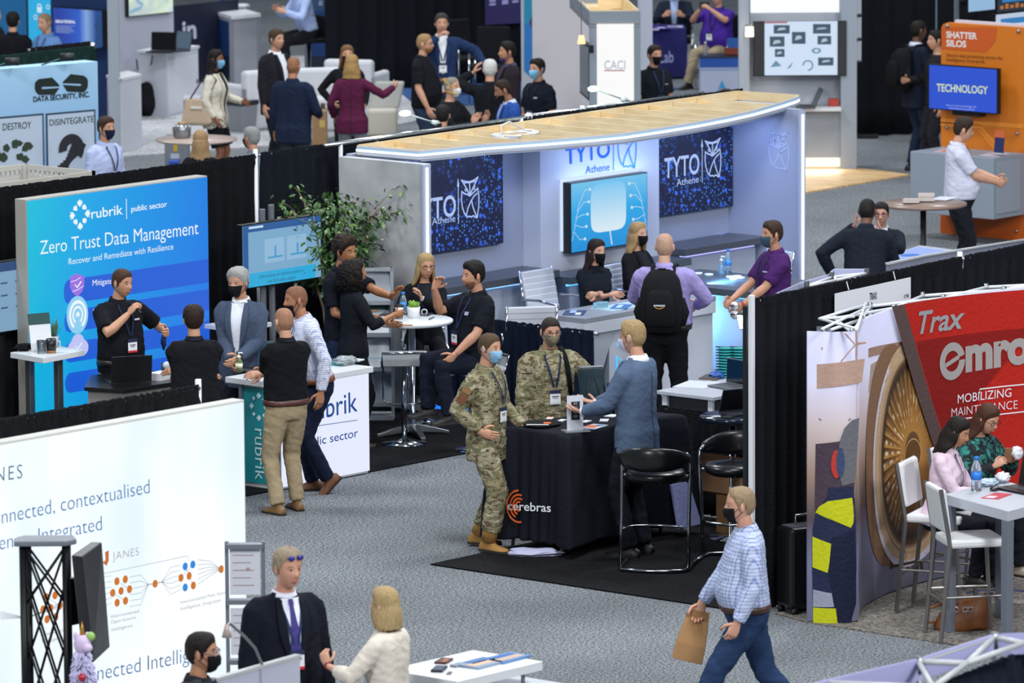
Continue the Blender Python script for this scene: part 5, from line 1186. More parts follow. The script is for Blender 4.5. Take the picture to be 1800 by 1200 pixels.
paper('tan-edged tablet on the papers beside the teal coil', G(1250, 664, .755), .4, .24, .16, '6a5a48', 'tablet', name='tablet', th=.014, ink=((0, 0, .9, .85, '3f4650'),))
paper('white papers spread on the white-edged table', G(1225, 676, .751), .3, .4, .3, 'cdd2de', 'papers', name='papers')
laptop('grey laptop open on the white-edged table near the white post', G(1281, 681, .752), YAW-.9, .32, .22, 1.6, '6a6e76', None, '4a4e56')
fp_ = Plane((34.9, 27.6), (1, 0)); fc = fp_.px(1306, 566); t = thing('floodlight', 'small glaring floodlight clamped beside the white post', 'light', fc)
ldir = (-RT*.75-V((FW.x, FW.y, 0))*.9+V((0, 0, -.35))).normalized(); sd_ = ldir.cross(V((0, 0, 1))).normalized(); up_ = sd_.cross(ldir)
MB().obox(fc-ldir*.02, sd_, up_, ldir, .05, .065, .02).build('housing', DARKM, t, bevel=.004); MB().obox(fc+ldir*.002, sd_, up_, ldir, .042, .056, .002).build('lamp', emi('eaf6ff', 6), t)
MB().tube([fc-ldir*.03, fc-ldir*.06+V((.03, -.02, -.02)), V((34.63, 27.50, fc.z-.05))], .01, 8).build('clamp_arm', DARKM, t); area('flood_beam', fc+ldir*.03, fc+ldir*2, .08, 10, (.9, .97, 1))
t = thing('dark_post', 'dark upright post just beside the white post', 'post', (34.62, 27.49, 0)); MB().box((34.605, 27.468, .012), (34.64, 27.505, 2.38)).build('profile', M('14161c', .5), t); MB().box((34.60, 27.46, .012), (34.72, 27.58, .03)).build('foot_plate', STEEL, t)
# ---------------------------------------------------------------- red mural booth
class VCurve:
 def __init__(s, pts, n=60):
  q = []
  for i in range(len(pts)-1):
   p0 = V(pts[max(i-1, 0)]).to_2d(); p1 = V(pts[i]).to_2d(); p2 = V(pts[i+1]).to_2d(); p3 = V(pts[min(i+2, len(pts)-1)]).to_2d()
   for k in range(12): t = k/12; q.append(.5*((2*p1)+(p2-p0)*t+(2*p0-5*p1+4*p2-p3)*t*t+(3*p1-p0-3*p2+p3)*t**3))
  q.append(V(pts[-1]).to_2d()); s.q = q; s.l = [0]
  for a, b in zip(q, q[1:]): s.l.append(s.l[-1]+(b-a).length)
 def at(s, u, z, d=0.0):
  i = 0
  while i < len(s.l)-2 and s.l[i+1] < u: i += 1
  f = (u-s.l[i])/(s.l[i+1]-s.l[i]); a, b = s.q[i], s.q[i+1]; p = a.lerp(b, f) if 0 <= f <= 1 else a+(b-a)*f; i2 = max(0, i-1); i3 = min(len(s.q)-1, i+2)
  dv = (s.q[i3]-s.q[i2]).normalized(); n = V((dv.y, -dv.x))
  return V((p.x-n.x*d, p.y-n.y*d, z))
 def pix(s, x, y):
  r = ray(x, y); rx = V((r.x, r.y)); best = None
  for i in range(len(s.q)-1):
   a, b = s.q[i], s.q[i+1]; e = b-a; det = rx.x*(-e.y)+e.x*rx.y
   if abs(det) < 1e-9: continue
   k = (a.x*(-e.y)+e.x*a.y)/det; f = (rx.x*a.y-rx.y*a.x)/det
   e_ = 0 if 0 <= f <= 1 else (-f*e.length if f < 0 and i == 0 else ((f-1)*e.length if f > 1 and i == len(s.q)-2 else 99))
   if k > 0 and e_ < 5 and (best is None or e_ < best[2]): best = (s.l[i]+f*(s.l[i+1]-s.l[i]), CAMH+r.z*k, e_)
  best = best[:2]
  return best
 @property
 def n(s): return V((0, 0, 0))
def vgrid(P, rows, off, nc=10, px=True):
 """rows of (left point, right point) in photo pixels -> a patch lying on the surface"""
 mb = MB(); vs = []
 for (a, b) in rows:
  ua, ub = (P.pix(*a), P.pix(*b)) if px else (a, b)
  for i in range(nc+1): vs.append(P.at(ua[0]+(ub[0]-ua[0])*i/nc, ua[1]+(ub[1]-ua[1])*i/nc, -off))
 n = nc+1; mb.add(vs, [(i*n+a, i*n+a+1, (i+1)*n+a+1, (i+1)*n+a) for i in range(len(rows)-1) for a in range(nc)]); return mb
def vpolar(P, cx, cy, rx, ry, off, r0=0.0, a0=0, a1=360, n=40, m=4, px=True):
 mb = MB(); u, z = P.pix(cx, cy); u2 = P.pix(cx+rx, cy)[0]-u; z2 = P.pix(cx, cy-ry)[1]-z; vs = []
 for j in range(m+1):
  k = r0+(1-r0)*j/m
  for i in range(n+1): a = R(a0+(a1-a0)*i/n); vs.append(P.at(u+u2*k*cos(a), z+z2*k*sin(a), -off))
 q = n+1; mb.add(vs, [(j*q+i, j*q+i+1, (j+1)*q+i+1, (j+1)*q+i) for j in range(m) for i in range(n)]); return mb
MH = 2.24
MC_ = VCurve([(34.87, 26.60), (35.33, 26.90), (35.8, 27.07), (36.3, 27.16), (36.9, 27.16), (37.5, 27.06), (38.2, 26.86), (38.9, 26.55)])
EC = VCurve([(34.62, 26.90), (34.67, 26.77), (34.75, 26.67), (34.85, 26.60)])
def ptm(h): return fabric(h, .6, .06, 5)
t = thing('exhibit_mural', 'curved fabric mural printed with a golden jet engine and red panel', 'mural', (36.2, 27.0, 0))
L = MC_.l[-1]; mb = MB(); rings = []
for i in range(61): u = L*i/60; rings.append([MC_.at(u, .02, 0), MC_.at(u, MH, 0), MC_.at(u, MH, .03), MC_.at(u, .02, .03)])
wm, tt, bb = nt('hangar_print'); vv_ = coord(tt); sp = N(tt, 'ShaderNodeSeparateXYZ'); tt.links.new(vv_, sp.inputs[0]); mr = N(tt, 'ShaderNodeMapRange'); mr.inputs['From Max'].default_value = 2.3; tt.links.new(sp.outputs[2], mr.inputs[0])
tt.links.new(ramp(tt, ((0, 'b4b6d8'), (.2, 'a6a8d0'), (.35, '6a5a5c'), (.5, 'a08878'), (.66, 'b8a8a8'), (.8, 'bebcd2'), (1, 'bcbcd8')), mr.outputs[0]), bb.inputs['Base Color']); bb.inputs['Roughness'].default_value = .55
mb.loft(rings).build('fabric_panel', wm, t, True)
def shape(name, m, mb): return mb.build(name, m, t, True)
shape('hangar_beams', ptm('a88a78'), vgrid(MC_, [((1526, 612), (1660, 592)), ((1526, 628), (1660, 608))], .004)); shape('cowling_top', ptm('b8a69a'), vgrid(MC_, [((1530, 640), (1640, 600)), ((1526, 690), (1640, 650))], .005))
shape('nacelle', ptm('8a6a50'), vpolar(MC_, 1562, 800, 62, 195, .007)); shape('engine_lip', ptm('c8aa88'), vpolar(MC_, 1598, 793, 90, 196, .010)); shape('lip_edge', ptm('d6cfe0'), vpolar(MC_, 1597, 800, 93, 196, .0105, .94, 120, 330))
def engine_mat():
 m, t_, b = nt('engine_print'); uv = N(t_, 'ShaderNodeUVMap'); uv.uv_map = 'polar'; sp = N(t_, 'ShaderNodeSeparateXYZ'); t_.links.new(uv.outputs[0], sp.inputs[0])
 base = ramp(t_, ((0, '5e4426'), (.19, '6a4c2a'), (.2, 'b9853f'), (.42, '8a5a20'), (.7, '5e3c18'), (.86, '22160c'), (.93, '5e4024'), (1, 'd4b48c')), sp.outputs[0])
 mu = N(t_, 'ShaderNodeMath', operation='MULTIPLY'); mu.inputs[1].default_value = 44; t_.links.new(sp.outputs[1], mu.inputs[0]); fr = N(t_, 'ShaderNodeMath', operation='FRACT'); t_.links.new(mu.outputs[0], fr.inputs[0])
 bl_ = ramp(t_, ((0, '000000'), (.12, '484848'), (.55, 'a0a0a0'), (.9, 'ffffff'), (1, '000000')), fr.outputs[0]); rm = ramp(t_, ((.24, '000000'), (.3, 'ffffff'), (.8, 'ffffff'), (.88, '000000')), sp.outputs[0])
 am = ramp(t_, ((0, '606060'), (.1, '505050'), (.24, 'd0d0d0'), (.32, 'a0a0a0'), (.45, 'ffffff'), (.62, 'ffffff'), (.7, '303030'), (.9, '202020'), (1, '606060')), sp.outputs[1])
 def mul(a, b_):
  q = N(t_, 'ShaderNodeMix'); q.data_type = 'RGBA'; q.blend_type = 'MULTIPLY'; q.inputs[0].default_value = 1; t_.links.new(a, q.inputs[6]); t_.links.new(b_, q.inputs[7]); return q.outputs[2]
 gl = mul(mul(bl_, rm), am); c = mixc(t_, gl, base, 'd09a4c'); cm = N(t_, 'ShaderNodeCombineXYZ'); fl = N(t_, 'ShaderNodeMath', operation='FLOOR'); t_.links.new(mu.outputs[0], fl.inputs[0]); t_.links.new(fl.outputs[0], cm.inputs[0]); m3 = N(t_, 'ShaderNodeMath', operation='MULTIPLY'); m3.inputs[1].default_value = 5; t_.links.new(sp.outputs[0], m3.inputs[0]); t_.links.new(m3.outputs[0], cm.inputs[1])
 nz = tex(t_, 'ShaderNodeTexNoise', cm.outputs[0], 1.7, 1); hi = mul(mul(ramp(t_, ((.52, '000000'), (.62, 'ffffff')), nz.outputs[0]), mul(rm, am)), ramp(t_, ((.25, '000000'), (.5, 'ffffff'), (.8, '000000')), fr.outputs[0]))
 t_.links.new(mixc(t_, hi, c, 'fff0c8'), b.inputs['Base Color']); b.inputs['Roughness'].default_value = .55; return m
mb = vpolar(MC_, 1601, 792, 78, 176, .014, 0, 0, 360, 88, 12); eo = mb.build('engine_throat', engine_mat(), t, True); uvl = eo.data.uv_layers.new(name='polar')
for lp_ in eo.data.loops:
 vi = lp_.vertex_index; uvl.data[lp_.index].uv = ((vi//89)/12, (vi % 89)/88)
shape('engine_hub', ptm('6a4a2a'), vpolar(MC_, 1601, 799, 14, 27, .0175)); shape('hub_rim', ptm('d0a868'), vpolar(MC_, 1601, 799, 15, 29, .0165, .92))
shape('red_panel', ptm('b8251c'), vgrid(MC_, [((1584, 534), (1830, 506)), ((1608, 620), (1840, 620)), ((1634, 710), (1850, 710)), ((1660, 790), (1860, 800)), ((1684, 800), (1860, 812)), ((1692, 880), (1860, 890))], .0235, 24))
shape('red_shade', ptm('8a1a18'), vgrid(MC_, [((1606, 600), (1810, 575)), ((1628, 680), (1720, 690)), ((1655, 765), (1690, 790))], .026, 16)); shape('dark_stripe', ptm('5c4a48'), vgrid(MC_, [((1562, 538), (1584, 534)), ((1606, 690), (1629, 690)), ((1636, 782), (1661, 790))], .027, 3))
CHM = M('d4d4d8', .25, .6); words(t, 'title', CHM, MC_, [('Trax', 1608, 586, 1690, 575, 38)], bold=.02, shear=.25, off=.032)
words(t, 'wordmark', M('cfc6c2', .3, .5), MC_, [('mro', 1692, 650, 1806, 633, 58)], bold=.05, off=.032)
mb = vpolar(MC_, 1668, 634, 23, 33, .032, .55, 15, 360, 40, 2); p = vpolar(MC_, 1668, 634, 23, 33, .033, 0, 20, 60, 6, 2); mb.stroke(MC_, [(1656, 642), (1680, 626)], .035, .034); shape('round_e', M('cfc6c2', .3, .5), mb)
words(t, 'slogan', M('f0ecf4', .5), MC_, [('MOBILIZING', 1678, 708, 1773, 696, 15)], bold=0, off=.032); words(t, 'slogan', M('f0ecf4', .5), MC_, [('MAINTENANCE', 1667, 732, 1784, 717, 15)], bold=-.012, off=.032)
mb = MB().stroke(MC_, [(1662, 738), (1720, 731), (1799, 722)], .010, .032).stroke(MC_, [(1800, 674), (1801, 722)], .010, .032).stroke(MC_, [(1717, 690), (1717, 683), (1760, 678), (1800, 674)], .010, .032); shape('rule_lines', M('f0ecf4', .5), mb)
mb = MB()
for x in (1563, 1578, 1592, 1605, 1617): mb.stroke(MC_, [(x, 975), (x+3, 1000)], .03, .008)
mb.stroke(MC_, [(1568, 995), (1615, 985)], .02, .008); shape('trolley_print', ptm('4a3428'), mb)
# end panel with worker
t2 = thing('exhibit_end_panel', 'narrow mural end printed with a worker in yellow and navy jacket', 'mural', (34.75, 26.7, 0)); t = t2; L = EC.l[-1]; rings = []
for i in range(25): u = L*i/24; rings.append([EC.at(u, .02, 0), EC.at(u, MH, 0), EC.at(u, MH, .02), EC.at(u, .02, .02)])
MB().loft(rings).build('fabric_panel', wm, t, True)
EX = lambda x, y: (x, y)
shape('window_grid', ptm('b08a78'), MB().stroke(EC, [(1444, 612), (1522, 602)], .015, .004).stroke(EC, [(1505, 580), (1505, 650)], .012, .004).stroke(EC, [(1485, 585), (1503, 605), (1478, 635)], .008, .004)); shape('crane_beam', ptm('b89888'), vgrid(EC, [((1436, 640), (1520, 630)), ((1436, 682), (1515, 672))], .004)); shape('dark_doors', ptm('4a3c48'), vgrid(EC, [((1434, 780), (1505, 770)), ((1432, 900), (1500, 890))], .004))
shape('truss_print', ptm('7a7884'), MB().stroke(EC, [(1440, 735), (1490, 780)], .010, .005).stroke(EC, [(1495, 735), (1440, 785)], .010, .005))
shape('hair_print', ptm('68686e'), vgrid(EC, [((1497, 738), (1510, 734)), ((1484, 752), (1509, 748)), ((1476, 775), (1508, 772)), ((1473, 800), (1506, 798)), ((1474, 830), (1504, 828)), ((1480, 853), (1501, 848))], .008)); shape('ear_defender_print', ptm('b83a34'), vpolar(EC, 1470, 815, 9, 25, .011, 0, 0, 360, 20)); shape('ear_cup_print', ptm('3a4a6a'), vpolar(EC, 1477, 812, 7, 26, .0125, 0, 0, 360, 20))
shape('jacket_print', ptm('262c48'), vgrid(EC, [((1456, 856), (1499, 854)), ((1454, 872), (1500, 868)), ((1444, 886), (1502, 880)), ((1434, 902), (1503, 900)), ((1429, 930), (1504, 925)), ((1428, 1000), (1505, 1000)), ((1430, 1094), (1496, 1094))], .008, 8))
YL = ptm('c2c61e'); shape('yellow_yoke', YL, vgrid(EC, [((1456, 880), (1497, 874)), ((1441, 889), (1499, 890)), ((1434, 900), (1500, 907)), ((1449, 908), (1499, 919)), ((1474, 918), (1495, 927))], .011)); shape('yellow_band', YL, vgrid(EC, [((1429, 942), (1464, 956)), ((1429, 996), (1455, 1006))], .011, 5)); shape('grey_band', ptm('9a9cae'), vgrid(EC, [((1430, 1035), (1462, 1042)), ((1430, 1066), (1466, 1066))], .011, 5)); shape('yellow_hem', YL, vgrid(EC, [((1430, 1067), (1490, 1068)), ((1430, 1094), (1490, 1094))], .011, 5)); shape('dark_sleeve', ptm('1c2038'), vgrid(EC, [((1462, 945), (1500, 930)), ((1456, 1010), (1504, 1000)), ((1468, 1060), (1504, 1060)), ((1472, 1094), (1494, 1094))], .0125, 6))
# frame of the pop-up behind
t = thing('popup_stand', 'white folding lattice frame behind the red mural', 'frame', (36, 27.2, 0)); nodes = []
for i in range(7): u = MC_.l[-1]*i/6.3; nodes.append((MC_.at(u, MH-.01, .05), MC_.at(u, MH-.01, .26)))
mb = MB()
for (a, b), (c, d) in zip(nodes, nodes[1:]): mb.tube([a, d], .013, 8).tube([b, c], .013, 8).tube([a, a.lerp(c, .5), c], .011, 8)
mb.build('lattice', WHITEM, t, True)
for p_ in nodes:
 for a in p_: MB().tube([a-V((0, 0, .05)), a+V((0, 0, .03))], .02, 8).build('hub', STEEL, t, True)
for i in (0, 2, 4): MB().tube([nodes[i][1], V((nodes[i][1].x, nodes[i][1].y, 0))], .012, 8).build('upright', WHITEM, t, True)
e0 = EC.at(0, MH, .0); mb = MB()
for a, b in (((1440, 560), (1508, 578)), ((1440, 560), (1523, 535)), ((1445, 578), (1525, 540)), ((1440, 560), (1502, 556)), ((1505, 580), (1522, 532))): pa, pb = G(*a, 2.3), G(*b, 2.3); mb.tube([pa, pb], .011, 8)
mb.build('end_lattice', WHITEM, t, True); p = G(1447, 580, 2.24); MB().obox(p, RT, FW, (0, 0, 1), .05, .02, .03).build('end_clip', STEEL, t)
SGN = Plane((34.63, 27.43-.07), CB.d); t = thing('booth_sign', 'white card sign reading TRAX hanging on the black curtain', 'sign', SGN.px(1535, 515)); q = [SGN.pix(*p) for p in ((1467, 549), (1600, 527), (1600, 487), (1467, 516))]
MB().prism([SGN.at(u, z, 0) for u, z in q], SGN.n*.005).build('card', M('dcdee2', .5), t); words(t, 'lettering', M('2a2c30', .5), SGN, [('TRAX', 1527, 527, 1540, 525, 12), ('1718', 1588, 524, 1596, 522, 6)], bold=.02, off=.008); mb = MB()
for x, y in ((1490, 509), (1572, 491)): mb.tube([SGN.px(x, y, -.01), SGN.px(x+2, y-14, .02)], .004, 6)
mb.build('hook', WHITEM, t)
# suitcase
def suitcase(label, c, az, w_, d_, h_):
 t = thing('suitcase', label, 'suitcase', c); c = V(c); ax, ay = frame_at(az); m = M('101115', .35)
 MB().obox(c+V((0, 0, .06+h_/2)), ax, ay, (0, 0, 1), w_/2, d_/2, h_/2).build('shell', m, t, bevel=.03); mb = MB()
 for k in (-.3, -.1, .1, .3): mb.obox(c+ax*k*w_-ay*(d_/2)+V((0, 0, .06+h_/2)), ax, ay, (0, 0, 1), .012, .006, h_*.42)
 mb.build('ridges', m, t); MB().tube([c-ax*.1+V((0, 0, h_+.06)), c-ax*.1+V((0, 0, h_+.14)), c+ax*.1+V((0, 0, h_+.14)), c+ax*.1+V((0, 0, h_+.06))], .011, 8).build('handle', STEEL, t, True)
 MB().obox(c+V((0, 0, h_+.055)), ax, ay, (0, 0, 1), w_*.42, d_*.3, .012).build('top_panel', M('5b5e64', .3), t)
 for sx in (-1, 1):
  for sy in (-1, 1): MB().tube([c+ax*sx*w_*.4+ay*(sy*d_*.4-.012)+V((0, 0, .03)), c+ax*sx*w_*.4+ay*(sy*d_*.4+.012)+V((0, 0, .03))], .028, 12).build('wheel', DARKM, t, True)
suitcase('black hard-shell suitcase standing beside the mural end panel', V((34.98, 27.18, .0)), AZC+.5, .42, .24, .62)
# meeting table and bar chairs
t = thing('meeting_table', 'tall grey-legged white table where two women sit', 'table', G(1730, 1110)); TT = 1.06; cs = [G(1660, 868, TT), G(1772, 898, TT), G(1872, 872, TT), G(1760, 843, TT)]
MB().prism([V((p.x, p.y, TT-.08)) for p in cs], (0, 0, .08)).build('table_top', M('b9bdc6', .4), t, bevel=.005); c = sum(cs, V((0, 0, 0)))/4
for p in cs: q = V((p.x, p.y, 0)); dq = (c-q); dq.z = 0; q = q+dq*.10; MB().obox(V((q.x, q.y, (TT-.08+.01)/2)), (cs[1]-cs[0]), (cs[3]-cs[0]), (0, 0, 1), .042, .042, (TT-.08-.01)/2).build('leg', M('6e7480', .45), t, bevel=.003)
def bar_chair(label, c, az, group='white bar chairs at the tall table'):
 t = thing('bar_chair', label, 'chair', c, group, az); w_ = M('dfe0e2', .45); f_ = M('83807e', .35, .7)
 MB().obox((0, .02, .74), (1, 0, 0), (0, 1, 0), (0, 0, 1), .21, .22, .032).build('seat', w_, t, bevel=.02, local=True)
 MB().obox((0, -.235, .99), (1, 0, 0), (0, 1, .0), (0, -.14, 1), .20, .028, .17).build('backrest', w_, t, bevel=.022, local=True)
 for sx in (-1, 1):
  MB().tube([(sx*.205, -.27, .01), (sx*.205, -.2, .72), (sx*.205, -.275, 1.16)], .018, 4).build('back_leg', f_, t, local=True); MB().tube([(sx*.2, .24, .01), (sx*.2, .2, .71)], .017, 4).build('front_leg', f_, t, local=True); MB().tube([(sx*.2, .225, .34), (sx*.205, -.24, .34)], .010, 8).build('side_rail', f_, t, local=True)
 MB().tube([(-.2, .235, .28), (.2, .235, .28)], .012, 8).build('footrest', CHROME, t, True, local=True); MB().tube([(-.2, .205, .68), (.2, .205, .68)], .012, 8).build('front_rail', f_, t, local=True); MB().tube([(-.205, -.24, .30), (.205, -.24, .30)], .010, 8).build('back_rail', f_, t, local=True); return t
s1 = G(1702, 945, .76); bar_chair('empty white bar chair nearest the camera at the tall table', (s1.x, s1.y, .01), R(-127))
# ---------------------------------------------------------------- glowing white wall in front
JP = YP(27.0); ur, zt = JP.pix(428, 706); t = thing('lightbox_wall', 'large glowing white wall with blue headline about connected intelligence', 'display wall', (26.5, 27.05, 0)); ul = ur-5.2; JT = 2.43
MB().pbox(JP, ul, ur+.02, 0, JT+.02, .012, .12).build('frame', M('c4c4be', .45), t, bevel=.004)
jm, tt, bb = nt('backlit_white_fabric'); vv_ = coord(tt, scale=(1.1, 1, .35)); n1 = tex(tt, 'ShaderNodeTexNoise', vv_, 1.2, 2); tt.links.new(ramp(tt, ((.3, 'd4e8f6'), (.6, 'f4fbff')), n1.outputs[0]), bb.inputs['Emission Color']); bb.inputs['Emission Strength'].default_value = 1.13; bb.inputs['Base Color'].default_value = (.05, .05, .05, 1)
MB().pbox(JP, ul+.02, ur, .03, JT, 0, .011).build('printed_face', jm, t)
BL = M('2c6fa6', .6); words(t, 'headline', BL, JP, [('connected, contextualised', -26, 926, 262, 866, 26), ('Intelligence, Integrated', -78, 981, 178, 931, 26), ('Connected Intelligence', 118, 1206, 384, 1152, 27)], bold=-.012)
words(t, 'brand_lettering', M('35607f', .6), JP, [('JANES', -42, 851, 38, 840, 25)], bold=-.01, space=1.25)
words(t, 'brand_lettering', M('9a8c88', .6), JP, [('JANES', 197, 984, 243, 975, 14)], bold=-.015, space=1.15)
mb = MB(); mb.xppoly(JP, [(184, 970), (190, 967), (190, 985), (186, 994), (180, 988), (185, 984)], .006); mb.build('flame_emblem', M('d2702a', .6), t)
words(t, 'caption', M('9a8a84', .6), JP, [('Interconnected', 194, 1086, 243, 1076, 6), ('Open-Source', 194, 1096, 237, 1087, 6), ('Intelligence', 195, 1109, 232, 1101, 6), ('Interconnected Multi Source', 316, 1061, 400, 1042, 6), ('Intelligence, Integrated', 317, 1072, 386, 1057, 6), ('Open Source', 72, 1118, 112, 1109, 6), ('Intelligence', 73, 1130, 110, 1122, 6)], bold=-.005)
OD = M('dd7a22', .6); BD = M('2a90e0', .6); mo, mbl, ln = MB(), MB(), MB(); s_ = 1/2.307
for i, (x, y) in enumerate(((472, 787), (506, 779), (455, 834), (489, 826), (523, 819), (473, 874), (507, 866), (627, 797), (732, 773), (765, 765), (782, 804), (895, 738), (185, 851), (221, 844), (172, 901), (203, 895), (241, 886), (189, 941), (224, 932))): u, z = JP.pix(x*s_, 680+y*s_); mo.disc(JP, u, z, .0235, .006, 16, .027)
for (x, y) in ((749, 727), (780, 719), (749, 812)): u, z = JP.pix(x*s_, 680+y*s_); mbl.disc(JP, u, z, .0235, .006, 16, .027)
Z = lambda x, y: (x*s_, 680+y*s_)
for k in range(6): y0 = 770+k*24; ln.stroke(JP, [Z(525, y0), Z(570, y0-8), Z(600, 800), Z(627, 797)], .004, .003); ln.stroke(JP, [Z(627, 797), Z(655, 790), Z(690, 730+k*22), Z(730, 722+k*20)], .004, .003); ln.stroke(JP, [Z(800, 700+k*20), Z(850, 705+k*12), Z(895, 738)], .004, .003); ln.stroke(JP, [Z(390, 850+k*8), Z(420, 770+k*24), Z(450, 765+k*22)], .004, .003); ln.stroke(JP, [Z(250, 870+k*4), Z(110, 935), Z(0, 910+k*6)], .003, .003)
ln.stroke(JP, [Z(390, 762), Z(760, 684), Z(765, 700)], .004, .003)
for a, b in (((472, 787), (523, 819)), ((455, 834), (507, 866)), ((749, 727), (782, 804)), ((732, 773), (780, 719)), ((185, 851), (241, 886)), ((172, 901), (224, 932))): ln.stroke(JP, [Z(*a), Z(*b)], .004, .004)
mo.build('orange_nodes', OD, t); mbl.build('blue_nodes', BD, t); ln.build('link_lines', M('b4b6bc', .6), t)
drape('dark curtain directly behind the glowing white wall', YP(27.8), 22, YP(27.8).pix(352, 700)[0], 2.43, '16171b', poles=(YP(27.8).pix(357, 700)[0],))
tp_ = G(80, 945, 2.0); c = V((tp_.x, tp_.y, 0)); t = thing('truss_tower', 'black truss tower with grey cap in front of the glowing wall', 'tower', c); ax = V((RT.x, RT.y, 0)).normalized(); ay = V((-ax.y, ax.x, 0)); P = lambda x, y, z: c+ax*x+ay*y+V((0, 0, z))
MB().prism([P(-.19, -.12, 1.965), P(.14, -.12, 1.965), P(.2, -.04, 1.965), P(.17, .1, 1.965), P(-.15, .1, 1.965), P(-.2, 0, 1.965)], (0, 0, .035)).build('cap', M('6f7680', .45), t, bevel=.008); BKM = M('0d0e12', .4, .4)
for x, y in ((-.14, -.06), (.13, -.06), (-.12, .07), (.13, .07)): MB().tube([P(x, y, .01), P(x, y, 1.965)], .024, 10).build('upright', BKM, t, True)
mb = MB()
for i in range(5):
 z0 = .1+i*.37
 for y in (-.06, .07): mb.tube([P(-.13, y, z0+.9 if z0 < 1 else 1.95), P(.13, y, z0)], .008, 6).tube([P(.13, y, z0+.9 if z0 < 1 else 1.95), P(-.13, y, z0)], .008, 6)
mb.build('bracing', BKM, t, True); MB().box(P(-.3, -.3, 0), P(.3, .3, .012)).build('base_plate', BKM, t)
t = thing('monitor', 'black monitor seen edge-on, hung on the truss tower', 'monitor', P(.3, .0, 1.2)); MB().hexa([P(.24, -.24, 1.25), P(.31, -.28, 1.25), P(.38, .22, 1.25), P(.32, .24, 1.25), P(.18, -.24, 1.93), P(.25, -.28, 1.93), P(.34, .22, 1.93), P(.27, .24, 1.93)]).build('casing', M('15171c', .35), t, bevel=.006); MB().tube([P(.13, 0, 1.6), P(.28, 0, 1.6)], .03, 8).box(P(.16, -.08, 1.45), P(.26, .1, 1.75)).build('bracket', BKM, t)
# tinsel tree
tc_ = G(145, 1138, 1.5); c = V((tc_.x, tc_.y, 0)); t = thing('tinsel_tree', 'small white tinsel tree with red baubles and a golden horn', 'tree', c); rng = random.Random(4); mb = MB()
MB().tube([c+V((0, 0, .01)), c+V((0, 0, 1.5))], .018, 8).box(c+V((-.12, -.12, 0)), c+V((.12, .12, .02))).build('trunk', WHITEM, t)
for i in range(900):
 z = .35+1.15*rng.random()**.8; rr = .06+.26*(1.5-z)/1.15*(.6+.4*rng.random()); a = rng.random()*2*pi; p = c+V((0, 0, z)); e_ = p+V((cos(a)*rr, sin(a)*rr, -.05)); mb.tube([p.lerp(e_, .5), e_], [.014, .004], 4)
mb.build('tinsel', M('c9c6e6', .3), t); mr_ = M('b02a3c', .2)
for z, a in ((1.33, 0), (1.19, .5), (1.02, -.4), (1.1, 1.2)): rr = .05+.2*(1.5-z)/1.15; MB().ball(c+V((0, 0, z))-V((cos(YAW+a), sin(YAW+a), 0))*rr, .026).build('bauble', mr_, t, True)
hp = c+V((0, 0, 1.52)); MB().ball(hp, .055, .055, .065).ball(hp+RT*.03-FW*.03+V((0, 0, -.02)), .035, .035, .03).ball(hp-RT*.04+V((0, 0, .05)), .015, .015, .03).ball(hp+RT*.03+V((0, 0, .05)), .015, .015, .03).build('plush_head', M('d6c2e2', .8), t, True); MB().lathe([(.018, 0), (.001, .09)], hp+V((0, 0, .055)), 12).build('horn', M('c8902c', .35, .4), t, True); MB().ball(hp+RT*.05+V((0, 0, .05)), .03).build('mane', M('9ac26a', .8), t, True)
# rack of papers
rp = G(430, 950, 1.75); RKP = Plane((rp.x, rp.y), RT); t = thing('paper_rack', 'grey mesh rack of printed papers beside the glowing wall', 'rack', (rp.x, rp.y, 0)); ua, z1 = RKP.pix(398, 952); ub, _ = RKP.pix(462, 948)
for u in (ua, ub): MB().pbox(RKP, u-.012, u+.012, 0, z1, .0, .03).build('upright', M('8a8f98', .4, .5), t)
for z in (z1-.01, z1-.38, z1-.78): MB().pbox(RKP, ua, ub, z-.03, z, -.05, .03).build('pocket', M('8a8f98', .4, .5), t)
MB().pbox(RKP, ua-.1, ub+.1, 0, .02, -.15, .15).build('base', M('8a8f98', .4, .5), t)
for i, z in enumerate((z1-.35, z1-.75)):
 t3 = thing('paper_sheet', ('printed diagram sheet in the top pocket of the mesh rack', 'printed sheet in the second pocket of the mesh rack')[i], 'paper', RKP.at((ua+ub)/2, z)); MB().pbox(RKP, ua+.02, ub-.02, z, z+.31, -.012, -.008).build('sheet', M('d0d3dc', .5), t3); mb = MB()
 for k in range(5): mb.pbox(RKP, ua+.04, ub-.06-.02*(k % 2), z+.26-k*.05, z+.266-k*.05, -.014, -.0125)
 mb.disc(RKP, (ua+ub)/2+.02, z+.17, .012, .016, 10); mb.build('print', M('a89094', .5), t3)
